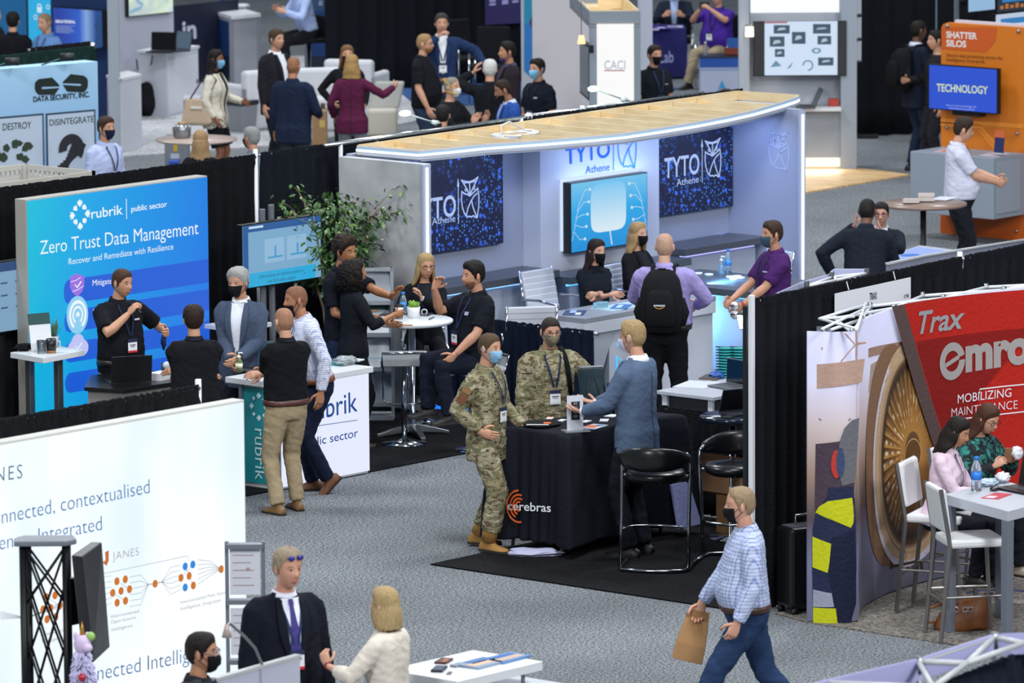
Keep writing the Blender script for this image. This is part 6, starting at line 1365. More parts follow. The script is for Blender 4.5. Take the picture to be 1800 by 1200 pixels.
# low panel, lamp, counter
PA = V((25.7, 24.56, 0)); PB_ = V((26.55, 24.66, 0)); LPN = Plane(PA, PB_-PA); Lp = (PB_-PA).length; t = thing('low_partition', 'low white partition in front of the suited man with blue tie', 'partition', (PA+PB_)/2); MB().pbox(LPN, 0, Lp, .0, 1.28, 0, .04).build('panel', M('bcc0d0', .4), t); MB().pbox(LPN, -.01, Lp+.01, 1.28, 1.30, -.005, .045).build('top_rail', M('b8babc', .4), t); MB().pbox(LPN, Lp*.5, Lp*.5+.015, 0, 1.28, -.006, 0).build('seam', M('9a9eac', .4), t)
lb = LPN.px(470, 1163, .02); sh_ = G(385, 1108, 1.52); sh_ = LPN.px(387, 1104, -.05); t = thing('arm_lamp', 'slim curved arm lamp clipped on the low white partition', 'lamp', lb); mid = lb.lerp(sh_, .5)+V((0, 0, .05)); MB().tube([lb-V((0, 0, .06)), lb.lerp(mid, .5)+V((0, 0, .01)), mid, sh_+V((.03, 0, .03)), sh_+V((0, 0, .03))], .009, 8).build('arm', STEEL, t, True); MB().lathe([(.012, .03), (.018, .0), (.032, -.05), (.028, -.05), (.010, -.005)], sh_, 16).build('lamp_shade', M('b9a8a0', .3), t, True); MB().ball(sh_+V((0, 0, -.035)), .02).build('bulb', emi('fff2e4', 3), t, True)
t = thing('display_counter', 'white counter with phones and landscape books at the bottom edge', 'counter', (28.05, 24.6, 0)); MB().box((27.64, 24.3, .94), (28.48, 24.9, 1.0)).build('counter_top', TOPW, t, bevel=.004); MB().box((27.78, 24.22, .02), (28.62, 24.86, .84)).build('body', M('c2c6cc', .4), t, bevel=.004)
for x, y in ((28.4, 24.4), (28.4, 24.8), (27.85, 24.4), (27.85, 24.8)): MB().tube([(x, y, .84), (x, y, .94)], .014, 10).build('spacer', STEEL, t, True)
MB().box((27.95, 24.21, .45), (28.58, 24.22, .80)).build('glowing_panel', emi('e8ecff', 1.0), t)
for (x, y, w_, d_, h_, lab, nm, cat, az, ink) in ((780, 1163, .15, .08, '4a2a26', 'reddish brown wallet on the bottom white counter', 'wallet', 'wallet', .4, ((-.1, -.2, .6, .4, 'b0603a'),)), (772, 1177, .16, .075, '24262e', 'black phone lying nearest the cream blouse on the white counter', 'phone', 'phone', .5, ((0, 0, .85, .8, '3a4664'),)), (804, 1170, .10, .05, '9a9ea6', 'silver keys beside the wallet on the white counter', 'keys', 'keys', .1, None), (790, 1183, .09, .03, '5c6068', 'small grey card beside the black phone on the white counter', 'card', 'card', .6, None), (845, 1167, .3, .2, '8a9cb4', 'landscape photo book open beside the wallet', 'photo_book', 'book', .05, ((-.1, -.1, .7, .4, 'd8b49a'), (.1, .2, .7, .4, '3c6ca8'))), (890, 1158, .3, .18, '5a86b8', 'landscape photo book at the far end of the white counter', 'photo_book', 'book', .05, ((0, -.15, .8, .4, 'c0a898'), (.1, .2, .6, .3, '2f5fa0')))): paper(lab, G(x, y, 1.001), az, w_, d_, h_, cat, name=nm, th=.014 if nm != 'card' else .003, ink=ink)
# frame at the bottom right
fz = 2.3; q = [G(1400, 1215, fz), G(1455, 1200, fz), G(1615, 1163, fz), G(1747, 1120, fz), G(1830, 1116, fz)]; t = thing('popup_stand', 'white fabric-covered folding frame at the bottom corner of the photo', 'frame', (q[2].x, q[2].y, 0)); mb = MB(); rings = [[p+V((0, 0, -.10)), p+V((0, 0, .02)), p+V((.012, -.012, .02)), p+V((.012, -.012, -.10))] for p in q]; mb.loft(rings).build('fabric_edge', M('aeb0dc', .6), t)
qb = [G(1455, 1232, fz), G(1640, 1208, fz), G(1700, 1165, fz), G(1800, 1130, fz)]; mb = MB()
for a, b in ((q[1], qb[1]), (q[2], qb[1]), (q[2], qb[2]), (q[3], qb[2]), (q[3], qb[3]), (q[2], q[3]), (qb[1], qb[2]), (qb[2], qb[3])): mb.tube([a, b], .016, 8)
mb.build('lattice', M('c4c6c8', .35), t, True)
for a in (q[2], q[3]): MB().tube([a-V((0, 0, .06)), a+V((0, 0, .03))], .024, 10).build('hub', STEEL, t, True)
for a in (q[2], q[3], qb[1]): MB().tube([a, (a.x, a.y, 0)], .014, 8).build('upright', STEEL, t, True)
D1, D2 = G(1560, 1236, 2.2), G(1880, 1112, 2.2); DP_ = Plane(D1, D2-D1); drape('dark navy curtain hanging inside the corner frame', DP_, 0, (V((D2.x, D2.y))-V((D1.x, D1.y))).length, 2.2, '181d2c')
# ---------------------------------------------------------------- booths across the far aisle
PT = V((RT.x, RT.y, 0)).normalized()
def front(x, y, z=0): g = G(x, y, z); return Plane((g.x, g.y), PT)       # upright plane square to the view through a place
def dprism(px, z0, z1, hz):   # prism over a top outline given by photo pixels at height hz
 return [V((G(x, y, hz).x, G(x, y, hz).y, z0)) for x, y in px], (0, 0, z1-z0)
# rail and clip lights behind the plywood canopy
t = thing('truss_rail', 'long silver rail behind the plywood canopy carrying clip lights', 'rail', (43.5, 37.35, 2.4)); r0, r1, r2, r3 = G(570, 256, 2.43), G(922, 207, 2.43), G(935, 204, 2.43), G(1236, 164, 2.43); MB().tube([r0, r1], .022, 8).tube([r2, r3], .022, 8).build('tube', M('b4b8bc', .25, .9), t, True);
for f in (.04, .5, .95): p = r0.lerp(r3, f); p.y = max(p.y, 37.1); MB().tube([p, (p.x, p.y, .02)], .02, 8).build('post', WHITEM, t, True)
MB().ball(r1.lerp(r2, .5), .05, .04, .04).build('coupler', WHITEM, t, True)
def cliplight(label, base, tip, pw=6):
 t = thing('clip_light', label, 'lamp', base); d = (tip-base).normalized(); MB().tube([base, base+d*.08], [.03, .02], 8).tube([base+d*.06, tip], .008, 8).build('arm', M('c8d4d4', .35), t, True); MB().ball(tip, .07, .05, .03).build('lamp_head', emi('dafcf4', 3.2), t, True); MB().box(base-V((.03, .03, .06)), base+V((.03, .03, 0))).build('clamp', DARKM, t); area('clip_beam', tip-V((0, 0, .05)), tip-V((0, 0, 1)), .1, pw, (.8, 1, .95))
RY = YP(37.4); cliplight('glowing clip light on the rail near the yellow-strapped mask', RY.px(769, 217), RY.px(712, 199, -.0)); cliplight('glowing clip light on the rail in front of the lit white tower', RY.px(1100, 176), RY.px(1043, 156))
# perforated header frame
t = thing('header_frame', 'white perforated metal header frame at the photo edge', 'frame', (37, 37.8, 0)); b0, b1, b2 = G(36, 288, 2.44), G(172, 302, 2.44), V((36.0, 37.38, 2.44)); PM = M('b9b6ac', .5); b1 = V((37.62, 37.40, 2.44)); b0 = V((37.6, 38.3, 2.44))
Pf, Pb, Ps = YP(37.40), YP(38.3), XP(37.6)
def perf(P, u0, u1, name, z0=2.30, z1=2.44, th=.02, hole=.028, step=.058):
 t_ = t; mb = MB(); mb.pbox(P, u0, u1, z0, z0+.042, 0, th).pbox(P, u0, u1, z1-.042, z1, 0, th); n = int((u1-u0)/step); st = (u1-u0)/n
 for i in range(n):
  a, b = u0+i*st, u0+(i+1)*st; m = (a+b)/2; k = 10; za, zb = z0+.042, z1-.042; zc = (za+zb)/2; vs = []; fs = []
  for j in range(k+1):
   an = 2*pi*j/k; cx, cz = cos(an), sin(an); s_ = min(st/2/max(abs(cx), 1e-6), (zb-za)/2/max(abs(cz), 1e-6))
   vs += [P.at(m+cx*s_, zc+cz*s_, 0), P.at(m+cx*hole*.62, zc+cz*hole*.9, 0), P.at(m+cx*hole*.62, zc+cz*hole*.9, th)]
  for j in range(k): fs += [(3*j, 3*j+3, 3*j+4, 3*j+1), (3*j+1, 3*j+4, 3*j+5, 3*j+2)]
  mb.add(vs, fs)
 mb.build(name, PM, t_)
perf(Pf, 35.4, 37.62, 'front_beam'); perf(Pb, 35.4, 37.62, 'rear_beam'); perf(Ps, -38.3, -37.40, 'side_beam')
for x in (35.45, 37.6):
 for y in (37.42, 38.28): MB().box((x-.025, y-.02, 0), (x+.02, y+.02, 2.44)).build('post', PM, t)
MB().box((35.45, 37.44, 2.2), (37.56, 37.47, 2.27)).build('lower_rail', PM, t); MB().box((35.5, 37.5, 2.05), (37.5, 38.2, 2.07)).build('ceiling_panel', M('cfd6e2', .5), t)
# data destruction booth
a_, b_ = G(0, 122, 2.3), G(172, 108, 2.3); DW = Plane(a_, b_-a_); uR = DW.pix(172, 150)[0]; t = thing('popup_wall', 'pale blue fabric wall advertising data destruction', 'display wall', DW.at(uR/2, 0)); MB().pbox(DW, -1.2, uR, .02, 2.3, 0, .25).build('fabric_panel', gradm('sky_blue_print', ((0, 'c2d4ea'), (.55, '86b2dc'), (1, 'a8d2f0')), axis=2, lo=0, hi=2.3, em=0), t); BK_ = M('15221f', .6)
words(t, 'lettering', BK_, DW, [('DATA SECURITY, INC.', 58, 179, 157, 170, 9)], bold=.03); mb = MB()
for (x0, y0, x1, y1) in ((61, 137, 106, 166), (108, 131, 154, 161)):
 s_ = 1 if x0 < 100 else -1; pts = []; L = (x0, x1) if s_ > 0 else (x1, x0); ym = (y0+y1)/2
 out = [(L[0]+s_*7, y0+2), (L[0]+s_*30, y0-1), (L[1]-s_*2, ym-2), (L[1]-s_*2, ym), (L[0]+s_*13, ym+1), (L[0]+s_*11, ym+3), (L[0]+s_*13, ym+5), (L[1]-s_*2, ym+3), (L[1]-s_*10, y1), (L[0]+s_*7, y1+1), (L[0]+s_*2, y1-4), (L[0], ym+5), (L[0], ym-5), (L[0]+s_*2, y0+6)]
 mb.xppoly(DW, out, .006)
mb.build('emblem', BK_, t)
for lab, (x0, y0, x1, y1), tx, m_ in (('DESTROY', (-60, 206, 76, 300), (4, 229, 54, 225, 12), '2f3f2c'), ('DISINTEGRATE', (82, 199, 167, 300), (86, 221, 164, 214, 11), '22242a')):
 fu0, fz0 = DW.pix(x0, y1); fu1, fz1 = DW.pix(x1, y0-7); fz0 = .9
 MB().pbox(DW, fu0, fu1, fz0, fz1, -.006, 0).build('picture_border', M('2a3f52', .5), t); MB().pbox(DW, fu0+.02, fu1-.02, fz0+.02, fz1-.02, -.008, -.006).build('picture', M('bccada', .5), t); words(t, 'picture_title', BK_, DW, [(lab,)+tx], bold=0, off=.012)
 rng = random.Random(len(lab)); mb = MB()
 if len(lab) < 9:
  for i in range(14): cx, cy = (38 if i < 9 else 8)+rng.uniform(-16, 16), (262 if i < 9 else 275)+rng.uniform(-16, 18); mb.xppoly(DW, [(cx+rng.uniform(5, 9)*cos(q), cy+rng.uniform(5, 9)*sin(q)) for q in (0, 1.2, 2.5, 3.7, 5)], .011+.0006*i)
 else:
  for i in range(16): q = i/15; mb.stroke(DW, [(98+q*30+10*sin(q*3), 296-q*52+8*cos(q*5)), (112+q*20+16*q, 298-q*40)], .12*(1-.5*q), .010+.0005*i)
  mb.ring(DW, DW.pix(124, 262)[0], DW.pix(124, 262)[1], .06, .17, -40, 190, .018)
 mb.build('debris_print', M(m_, .7), t)
for (x, y, lab) in ((10, 107, 'black spotlight over the wall at the photo edge'), (107, 99, 'black spotlight over the middle of the pale blue wall')):
 p = DW.px(x, y, -.1); q = DW.px(x-30, y+16, .05); t = thing('spotlight', lab, 'lamp', p); MB().tube([p-PT*.06, p+PT*.09], .045, 14).build('head', M('1c2224', .5), t, True); MB().tube([q, p], .008, 8).build('arm', M('3f6a70', .4, .5), t, True)
GY = YP(46.6); u0 = GY.pix(-40, 100)[0]; u1 = GY.pix(168, 80)[0]; zt_ = GY.pix(168, 80)[1]; drape('dark green curtain behind the pale blue fabric wall', GY, u0, u1, zt_, '16302c', poles=(u1,))
drape('short black curtain beyond the dark green one', YP(48.0), YP(48.0).pix(55, 80)[0], YP(48).pix(160, 76)[0], YP(48).pix(100, 79)[1], '15181a')
# navy wall, screens, column
NV = XP(54.75); u0 = NV.pix(90, 60)[0]; u1 = NV.pix(194, 60)[0]; struct(MB().pbox(NV, u0, u1, 0, 3.6, 0, .1).build('wall_navy', M('16305e', .5))); g = G(203, 270); struct(MB().obox((g.x, g.y, 1.8), PT, FW, (0, 0, 1), .072, .06, 1.8).build('column', M('9aa2ac', .5)))
SV = XP(54.64); (ua, za), (ub, zb) = SV.pix(92, 14), SV.pix(181, 84); t, q = monitor('blue slide screen on the navy wall behind the grey-haired man', SV, 0, 0, .1, off=((ua, SV.pix(181, 18)[1]), (ub, zb)), mat=gradm('slide_print', ((0, '1a3fae'), (.55, '2a62d8'), (.75, '8ab4f0'), (1, '1c4a9c')), axis=1, lo=.34, hi=-.34, em=.85)); words(t, 'slide_text', W1, SV, [('SIRIUS FEDERAL', 98, 40, 133, 41, 5)], bold=.02); mb = MB()
for i in range(6): mb.stroke(SV, [(99, 45+i*2.3), (132-(i*7 % 9), 46+i*2.4)], .01, .006)
mb.build('slide_lines', emi('8fa8e8', .7), t); MB().xppoly(SV, [(162, 84), (178, 84), (178, 20), (166, 44), (172, 60)], .005).build('slide_picture', emi('1a4a86', .8), t)
CV = XP(56.2); (ua, za), (ub, zb) = CV.pix(49, 60), CV.pix(92, 68); t = thing('lightbox_display', 'cyan lit panel with icons behind the grey-haired man', 'display', CV.at((ua+ub)/2, zb)); MB().pbox(CV, ua-.02, ub, .6, 3.3, 0, .08).build('frame', M('101418', .4), t); MB().pbox(CV, ua+.02, ub, .65, 3.25, -.004, 0).build('face', emi('1fb4ee', .9), t); mb = MB()
for x, y, r in ((70, 12, 5), (85, 12, 4), (63, 30, 4)): mb.ring(CV, *CV.pix(x, y), r*.006, r*.009, 0, 360, .008)
mb.xppoly(CV, [(66, 12), (74, 12), (74, 22), (66, 22)], .008).build('icons', emi('d8f4ff', .9), t)
CV2 = XP(57.0); (ua, za), (ub, zb) = CV2.pix(-30, 60), CV2.pix(47, 68); struct(MB().pbox(CV2, ua, ub, 0, 3.6, 0, .1).build('wall_blue', M('1f6fa6', .5)))
# white booth behind
WH = M('b9bcca', .5); gw = G(240, 190); WP = YP(gw.y); struct(MB().pbox(WP, WP.pix(208, 100)[0], WP.pix(306, 90)[0], 0, 3.2, 0, .1).build('wall_white', WH))
MV = YP(gw.y-.08); t, q = monitor('landscape screen high on the white back wall', MV, 0, 0, .07, off=((MV.pix(226, 20)[0], MV.pix(260, -30)[1]), (MV.pix(305, 20)[0], MV.pix(305, 22)[1]))); lmt = bpy.data.materials.new('valley_picture'); lmt.use_nodes = True; tt = lmt.node_tree; bb = tt.nodes['Principled BSDF']; vv_ = coord(tt); n1 = tex(tt, 'ShaderNodeTexNoise', vv_, 4, 4); tt.links.new(ramp(tt, ((.3, '0f2a24'), (.48, '2f6a34'), (.6, '8aa838'), (.75, '3a7a9a')), n1.outputs[0]), bb.inputs['Emission Color']); bb.inputs['Emission Strength'].default_value = .9; [c_ for c_ in t.children if c_.name.startswith('display')][0].data.materials[0] = lmt
MB().stroke(MV, [(228, 22), (236, 18), (246, 14), (250, 8), (243, 3), (238, -3)], .05, .006).build('river', emi('9cc8e4', .8), t)
IP = YP(gw.y+1.6); t = thing('banner', 'dark navy banner with white letters behind the white cabinet', 'banner', IP.at(IP.pix(330, 60)[0], 0)); MB().pbox(IP, IP.pix(307, 60)[0], IP.pix(420, 60)[0], .02, IP.pix(330, 8)[1], 0, .04).build('panel', M('161c34', .6), t); words(t, 'lettering', M('c9cce0', .6), IP, [('in', 321, 70, 345, 66, 33)], bold=.03)
def cabinet(label, xa, xb, xc, z, h='c9ccd6', name='cabinet', body2=None, top=None, cat='cabinet'):
 """xa, xb, xc: ground pixels of the left, near and right base corners"""
 a, b, c = G(*xa), G(*xb), G(*xc); d = a+c-b; t = thing(name, label, cat, (a+c)/2); MB().prism([a+V((0, 0, .02)), b+V((0, 0, .02)), c+V((0, 0, .02)), d+V((0, 0, .02))], (0, 0, z-.02)).build('body', M(h, .45), t, bevel=.004); m = (a+c)/2
 if top: MB().prism([m+(p-m)*1.05+V((0, 0, z)) for p in (a, b, c, d)], (0, 0, .04)).build('top', M(top, .4), t, bevel=.004)
 return t, a, b, c
t, a, b, c = cabinet('white cabinet carrying two laptops by the white back wall', (245, 205), (295, 208), (350, 196), .88, top='d0d3da'); DP = Plane(b, c-b); L = (c-b).length; MB().pbox(DP, .04, L-.04, .06, .80, -.012, 0).build('door', M('d2d4dc', .45), t); MB().pbox(DP, L-.1, L-.07, .4, .46, -.03, -.012).build('handle', STEEL, t)
laptop('dark laptop with its back to us on the white cabinet', G(283, 92, .92), CAMD+2.9, .36, .25, 1.7, '20242a', None); laptop('second laptop turned aside on the white cabinet', G(308, 90, .92), YAW-.9, .36, .25, 1.75, '3a4048', '5a7088')
mb = MB().tube([G(268, 98, .92), G(266, 112, .75), G(258, 122, .6), G(242, 121, .55), G(240, 105, .85)], .01, 6); o = mb.build('power_cable', DARKM, smooth=True, origin=G(260, 110, .7)); tag(o, 'black cable looping down from the white cabinet', 'cable')
t, a, b, c = cabinet('plain white plinth in front of the grey column', (190, 264), (213, 271), (250, 262), .95, top='d4d6da')
mb = MB().tube([G(212, 140, .98), G(222, 143, .85), G(224, 155, .75), G(212, 161, .75)], .009, 6); o = mb.build('power_cable', DARKM, smooth=True, origin=G(215, 150, .8)); tag(o, 'dark cable hanging on the plain white plinth', 'cable')
lump('black rucksack on the floor between the white plinth and cabinet', G(258, 206), .17, .14, .24, fabric('17171b'), 'backpack', 'backpack', 7, .4, .15)
a, b, c = G(345, 130), G(408, 151), G(456, 146); d = a+c-b; t = thing('tall_counter', 'tall navy-sided counter with white top and coffee cup', 'counter', b); MB().prism([p+V((0, 0, .02)) for p in (a, b, c, d)], (0, 0, .95)).build('body', M('a4a8b0', .45), t); m = (a+c)/2; MB().prism([m+(p-m)*1.07+V((0, 0, .97)) for p in (a, b, c, d)], (0, 0, .05)).build('counter_top', TOPW, t); DP = Plane(a, b-a); L = (b-a).length; MB().pbox(DP, .05, L-.06, .42, .92, -.01, 0).build('navy_panel', M('17366e', .5), t); MB().pbox(DP, .05, L-.06, .06, .42, -.01, 0).build('dark_panel', M('162138', .5), t)
for q in (a, b, c): MB().obox(V((q.x, q.y, .5)), PT, FW, (0, 0, 1), .03, .03, .48).build('corner_post', M('7c808a', .4, .5), t)
c_ = G(405, 14, 1.03); t = thing('paper_cup', 'brown-banded paper cup on the tall navy counter', 'cup', c_); MB().lathe([(.001, 0), (.03, 0), (.038, .1), (.001, .1)], c_, 16).build('cup', M('d8d8dc', .5), t, True); MB().lathe([(.033, .03), (.037, .075), (.034, .075), (.031, .03)], c_, 16).build('sleeve', M('8a6240', .7), t, True)
lump('crumpled white tissues beside the paper cup', G(425, 14, 1.03), .12, .1, .03, M('d6d8e0', .6), 'tissue', 'tissue', 3, 0, .4, 3)
bottle('blue bottle on the tall navy counter', G(392, 9, 1.03), .2, .035, '2a6fd0', '2a6fd0', None)
NP = front(562, 137); t = thing('banner_column', 'navy and blue banner column beside the black curtain', 'column', NP.at(0, 0)); ua, ub = NP.pix(540, 100)[0], NP.pix(588, 100)[0]; MB().pbox(NP, ua-.04, ub+.06, 0, 3.0, .02, .3).build('frame', M('7f8894', .4, .3), t)
for z0, z1, h in ((.05, .32, '152238'), (.32, .98, '17407e'), (.98, 2.9, '34527c')): MB().pbox(NP, ua, ub, z0, z1, 0, .02).build('panel', M(h, .5), t)
words(t, 'lettering', M('c9ccd6', .5), NP, [('g', 560, 7, 567, 7, 8)])
t = thing('white_pole', 'thin white pole standing before the black curtain', 'pole', G(601, 150)); g = G(601, 150); MB().tube([(g.x, g.y, 0), (g.x, g.y, 2.9)], .02, 8).build('tube', WHITEM, t, True); MB().box((g.x-.15, g.y-.15, 0), (g.x+.15, g.y+.15, .012)).build('foot', WHITEM, t)
a, b = G(575, 165), G(940, 143); BP = Plane(a, b-a); L = (b-a).length; drape('wide black curtain behind the standing group', BP, 0, L, 2.6, '10131a', pitch=.3, amp=.04)
PB2 = Plane(a-V((BP.n.x, BP.n.y, 0))*-.1, b-a); (ua, za), (ub, zb) = PB2.pix(853, 40), PB2.pix(925, 40); t = thing('hanging_banner', 'dark purple banner with small white lettering on the black curtain', 'banner', PB2.at((ua+ub)/2, zb)); MB().pbox(PB2, ua, ub, zb, zb+1.2, 0, .01).build('cloth', M('2b2358', .7), t); mb = MB()
for x, y in ((860, 2), (860, 8), (882, 2), (882, 6), (900, 3)): mb.stroke(PB2, [(x, y), (x+11, y-1)], .03, .006)
mb.build('lettering', M('a8a4d8', .6), t)
# low white seats, bin, crate, round table with canister
def sofa(label, c, w_, d_, h_, az, arms=True):
 t = thing('lounge_seat', label, 'sofa', c, 'white lounge seats'); c = V(c); ax, ay = frame_at(az); m = M('cfd0d6', .5)
 MB().obox(c+V((0, 0, .24)), ax, ay, (0, 0, 1), w_/2, d_/2, .22).build('seat', m, t, bevel=.04); MB().obox(c-ay*(d_/2-.08)+V((0, 0, h_/2+.02)), ax, ay, (0, 0, 1), w_/2, .09, h_/2).build('backrest', m, t, bevel=.05)
 for s_ in (-1, 1): MB().obox(c+ax*s_*(w_/2-.06)+V((0, 0, .32)), ax, ay, (0, 0, 1), .06, d_/2, .30).build('armrest', m, t, bevel=.04)
 return t
sofa('white lounge seat by the grey bin', G(448, 225), .75, .8, .80, AZC+pi+.6); sofa('white lounge seat between the navy suit and magenta blazer', G(552, 228), .8, .8, .85, AZC+pi+.2); sofa('white lounge seat behind the magenta blazer woman', G(628, 205), .7, .8, .8, AZC+pi-.3)
g = G(425, 233); t = thing('waste_bin', 'grey bin with black liner beside the white lounge seat', 'bin', g); MB().loft([[g+V((x*.13, y*.13, 0)) for x, y in ((-1, -1), (1, -1), (1, 1), (-1, 1))], [g+V((x*.16, y*.16, .42)) for x, y in ((-1, -1), (1, -1), (1, 1), (-1, 1))]]).build('body', M('7c7f86', .5), t, bevel=.01); MB().loft([[g+V((x*.165, y*.165, .38)) for x, y in ((-1, -1), (1, -1), (1, 1), (-1, 1))], [g+V((x*.17, y*.17, .44)) for x, y in ((-1, -1), (1, -1), (1, 1), (-1, 1))]]).build('liner', M('16171a', .3), t)
rc = G(345, 243, 1.05); c = V((rc.x, rc.y, 0)); t = thing('round_table', 'round beige bar table with a steel canister on it', 'table', c); MB().lathe([(.001, 1.02), (.46, 1.02), (.48, 1.03), (.48, 1.045), (.001, 1.05)], c, 44).build('table_top', M('b09e94', .35), t, True); MB().lathe([(.001, 0), (.25, 0), (.24, .02), (.03, .04), (.03, 1.02), (.001, 1.02)], c, 18).build('column', DARKM, t, True)
cc_ = G(320, 242, 1.052); t = thing('canister', 'steel canister with wooden lid on the round beige table', 'canister', cc_); MB().lathe([(.001, 0), (.085, 0), (.085, .12), (.06, .16), (.001, .16)], cc_, 20).build('body', M('9a9ea4', .3, .7), t, True); MB().lathe([(.001, .16), (.05, .16), (.05, .185), (.001, .185)], cc_, 18).build('lid', M('b08a60', .6), t, True)
for s_ in (-1, 1): MB().tube([cc_+PT*s_*.09+V((0, 0, .01)), cc_+PT*s_*.10+V((0, 0, .12)), cc_+PT*s_*.07+V((0, 0, .15))], .012, 8).build('handle', STEEL, t, True)
g = G(310, 320); t = thing('equipment_case', 'grey metal machine with yellow sticker beside the round table', 'machine', g); CP_ = front(310, 318); ua, zt_ = CP_.pix(289, 243); ub = CP_.pix(330, 243)[0]; MB().pbox(CP_, ua, ub, 0, zt_, 0, .5).build('body', M('868b92', .45, .2), t, bevel=.005); MB().pbox(CP_, CP_.pix(305, 260)[0], CP_.pix(312, 260)[0], CP_.pix(305, 266)[1], CP_.pix(305, 253)[1], -.004, 0).build('yellow_sticker', M('d6b01e', .5), t); MB().pbox(CP_, CP_.pix(300, 275)[0], CP_.pix(315, 275)[0], CP_.pix(305, 279)[1], CP_.pix(305, 270)[1], -.006, 0).build('opening', M('c2c6cc', .4), t)
o = MB().pbox(CP_, CP_.pix(299, 285)[0], CP_.pix(316, 285)[0], 0, CP_.pix(305, 280)[1], -.25, -.02).build('plastic_tub', M('1f4fb8', .4), origin=CP_.at(.0, 0, -.1)); tag(o, 'blue tub under the opening of the grey machine', 'tub')
g = G(560, 262); t = thing('cardboard_display', 'brown cardboard crate with notes under a white table', 'crate', g); CP_ = front(560, 258); ua, zt_ = CP_.pix(548, 196); ub = CP_.pix(574, 196)[0]; MB().pbox(CP_, ua, ub, .02, zt_, 0, .4).build('body', M('9a7a56', .8), t); MB().pbox(CP_, ua+.1, ua+.17, zt_*.55, zt_*.75, -.004, 0).build('note', M('c8a860', .7), t)
t = thing('small_table', 'small white table with papers behind the brown crate', 'table', CP_.at(0, 0, .7)); MB().pbox(CP_, ua-.1, ub+.12, zt_+.08, zt_+.12, .3, .9).build('table_top', TOPW, t); MB().pbox(CP_, ua+.1, ua+.16, 0, zt_+.08, .5, .56).build('leg', STEEL, t)
CP2 = front(330, 222); t = thing('stool', 'silver-framed stool near the tan shoulder bag', 'stool', CP2.at(0, 0)); ua, z1 = CP2.pix(322, 172); ub = CP2.pix(352, 172)[0]; MB().pbox(CP2, ua, ub, z1-.03, z1, 0, .35).build('seat', M('c4c6cc', .4), t)
for u in (ua, ub-.03):
 for d_ in (.0, .32): MB().pbox(CP2, u, u+.03, 0, z1-.03, d_, d_+.03).build('leg', STEEL, t)
g = G(672, 243); t = thing('clear_chair', 'pale moulded chair with grey liner near the magenta blazer', 'chair', g); CP3 = front(672, 243); MB().loft([[CP3.at(u*.2, z, d_) for u, d_ in ((-1, .0), (1, .0), (1, .35), (-1, .35))] for u_, z in ((1, .02), (1, .38))]).build('seat', M('c2bcae', .5), t, bevel=.04); MB().hexa([CP3.at(-.2, .36, .3), CP3.at(.22, .36, .3), CP3.at(.22, .36, .4), CP3.at(-.2, .36, .4), CP3.at(-.1, .72, .36), CP3.at(.3, .72, .36), CP3.at(.3, .72, .44), CP3.at(-.1, .72, .44)]).build('backrest', M('a8a8a2', .4), t, bevel=.03)
# tower with lit panel and white walls
TW = front(1080, 20, 2.44); t = thing('lit_tower', 'grey tower with glowing white panel and open wooden top', 'tower', TW.at(0, 0, .4)); ua = TW.pix(1036, 60)[0]; ub = TW.pix(1126, 60)[0]; zt_ = TW.pix(1080, 20)[1]; GT = M('848d98', .5)
pl = G(1001, -14, zt_); off = V((pl.x, pl.y, 0))-TW.at(ua, 0); bk = [TW.at(ua, 0), TW.at(ub, 0), TW.at(ub, 0)+off, TW.at(ua, 0)+off]
MB().prism([TW.at(ua, 0), TW.at(ub, 0), TW.at(ub, 0, .35), TW.at(ua, 0, .35)], (0, 0, zt_-.18)).build('pillar', GT, t); mb = MB(); P0, P1, P2, P3 = bk
for a, b in ((P0, P1), (P1, P2), (P3, P0), (P2, P3)): d = (b-a).normalized(); n = V((-d.y, d.x, 0))*.02; mb.hexa([p+V((0, 0, z)) for z in (zt_-.19, zt_) for p in (a, b, b+n, a+n)])
mb.build('header', GT, t); MB().prism([p+V((0, 0, zt_-.16)) for p in bk], (0, 0, .02)).build('wooden_deck', PLY, t); mb = MB(); mm = sum(bk, V((0, 0, 0)))/4
for a, b in ((P0, P1), (P1, P2), (P3, P0)): a, b = mm+(a-mm)*.96, mm+(b-mm)*.96; d = (b-a).normalized(); n = V((-d.y, d.x, 0))*.02; mb.hexa([p+V((0, 0, z)) for z in (zt_-.14, zt_+.01) for p in (a, b, b+n, a+n)])
for f in (.3, .7): p = P0.lerp(P2, f); mb.obox(p+V((0, 0, zt_-.08)), PT, FW, (0, 0, 1), .15, .05, .06)
mb.build('wooden_edges', PLY, t); lu, lz = TW.pix(1048, 42); MB().pbox(TW, TW.pix(1049, 60)[0], TW.pix(1114, 60)[0], .2, TW.pix(1080, 42)[1], -.025, 0).build('glowing_panel', gradm('panel_glow', ((0, 'ffffff'), (.22, 'd4dce6'), (.78, 'd4dce6'), (1, 'ffffff')), axis=0, lo=-.16, hi=.16, em=1.0), t); words(t, 'lettering', M('b9bfc8', .5), TW, [('CACI', 1062, 121, 1099, 121, 15)], bold=.01, off=.03); MB().stroke(TW, [(1062, 123.5), (1098, 123.5)], .012, .03).build('red_rule', M('a83a44', .5), t)
sd_ = off.normalized(); LPz = Plane(TW.at(ua, 0)+V((0, 0, 0)), sd_); t = thing('monitor', 'monitor on the side of the lit tower, seen at a slant', 'monitor', TW.at(ua-.05, 1.0, .3)); pts = [V((G(x, y, z).x, G(x, y, z).y, z)) for x, y, z in ((1019, 163, 1.3), (1036, 178, 1.3), (1036, 80, 2.05), (1019, 70, 2.05))]; MB().prism(pts, PT*.05).build('casing', M('1c2226', .4), t); mm = sum(pts, V((0, 0, 0)))/4; MB().prism([mm+(p-mm)*.9-PT*.006 for p in pts], PT*.004).build('display', M('8a949c', .3), t)
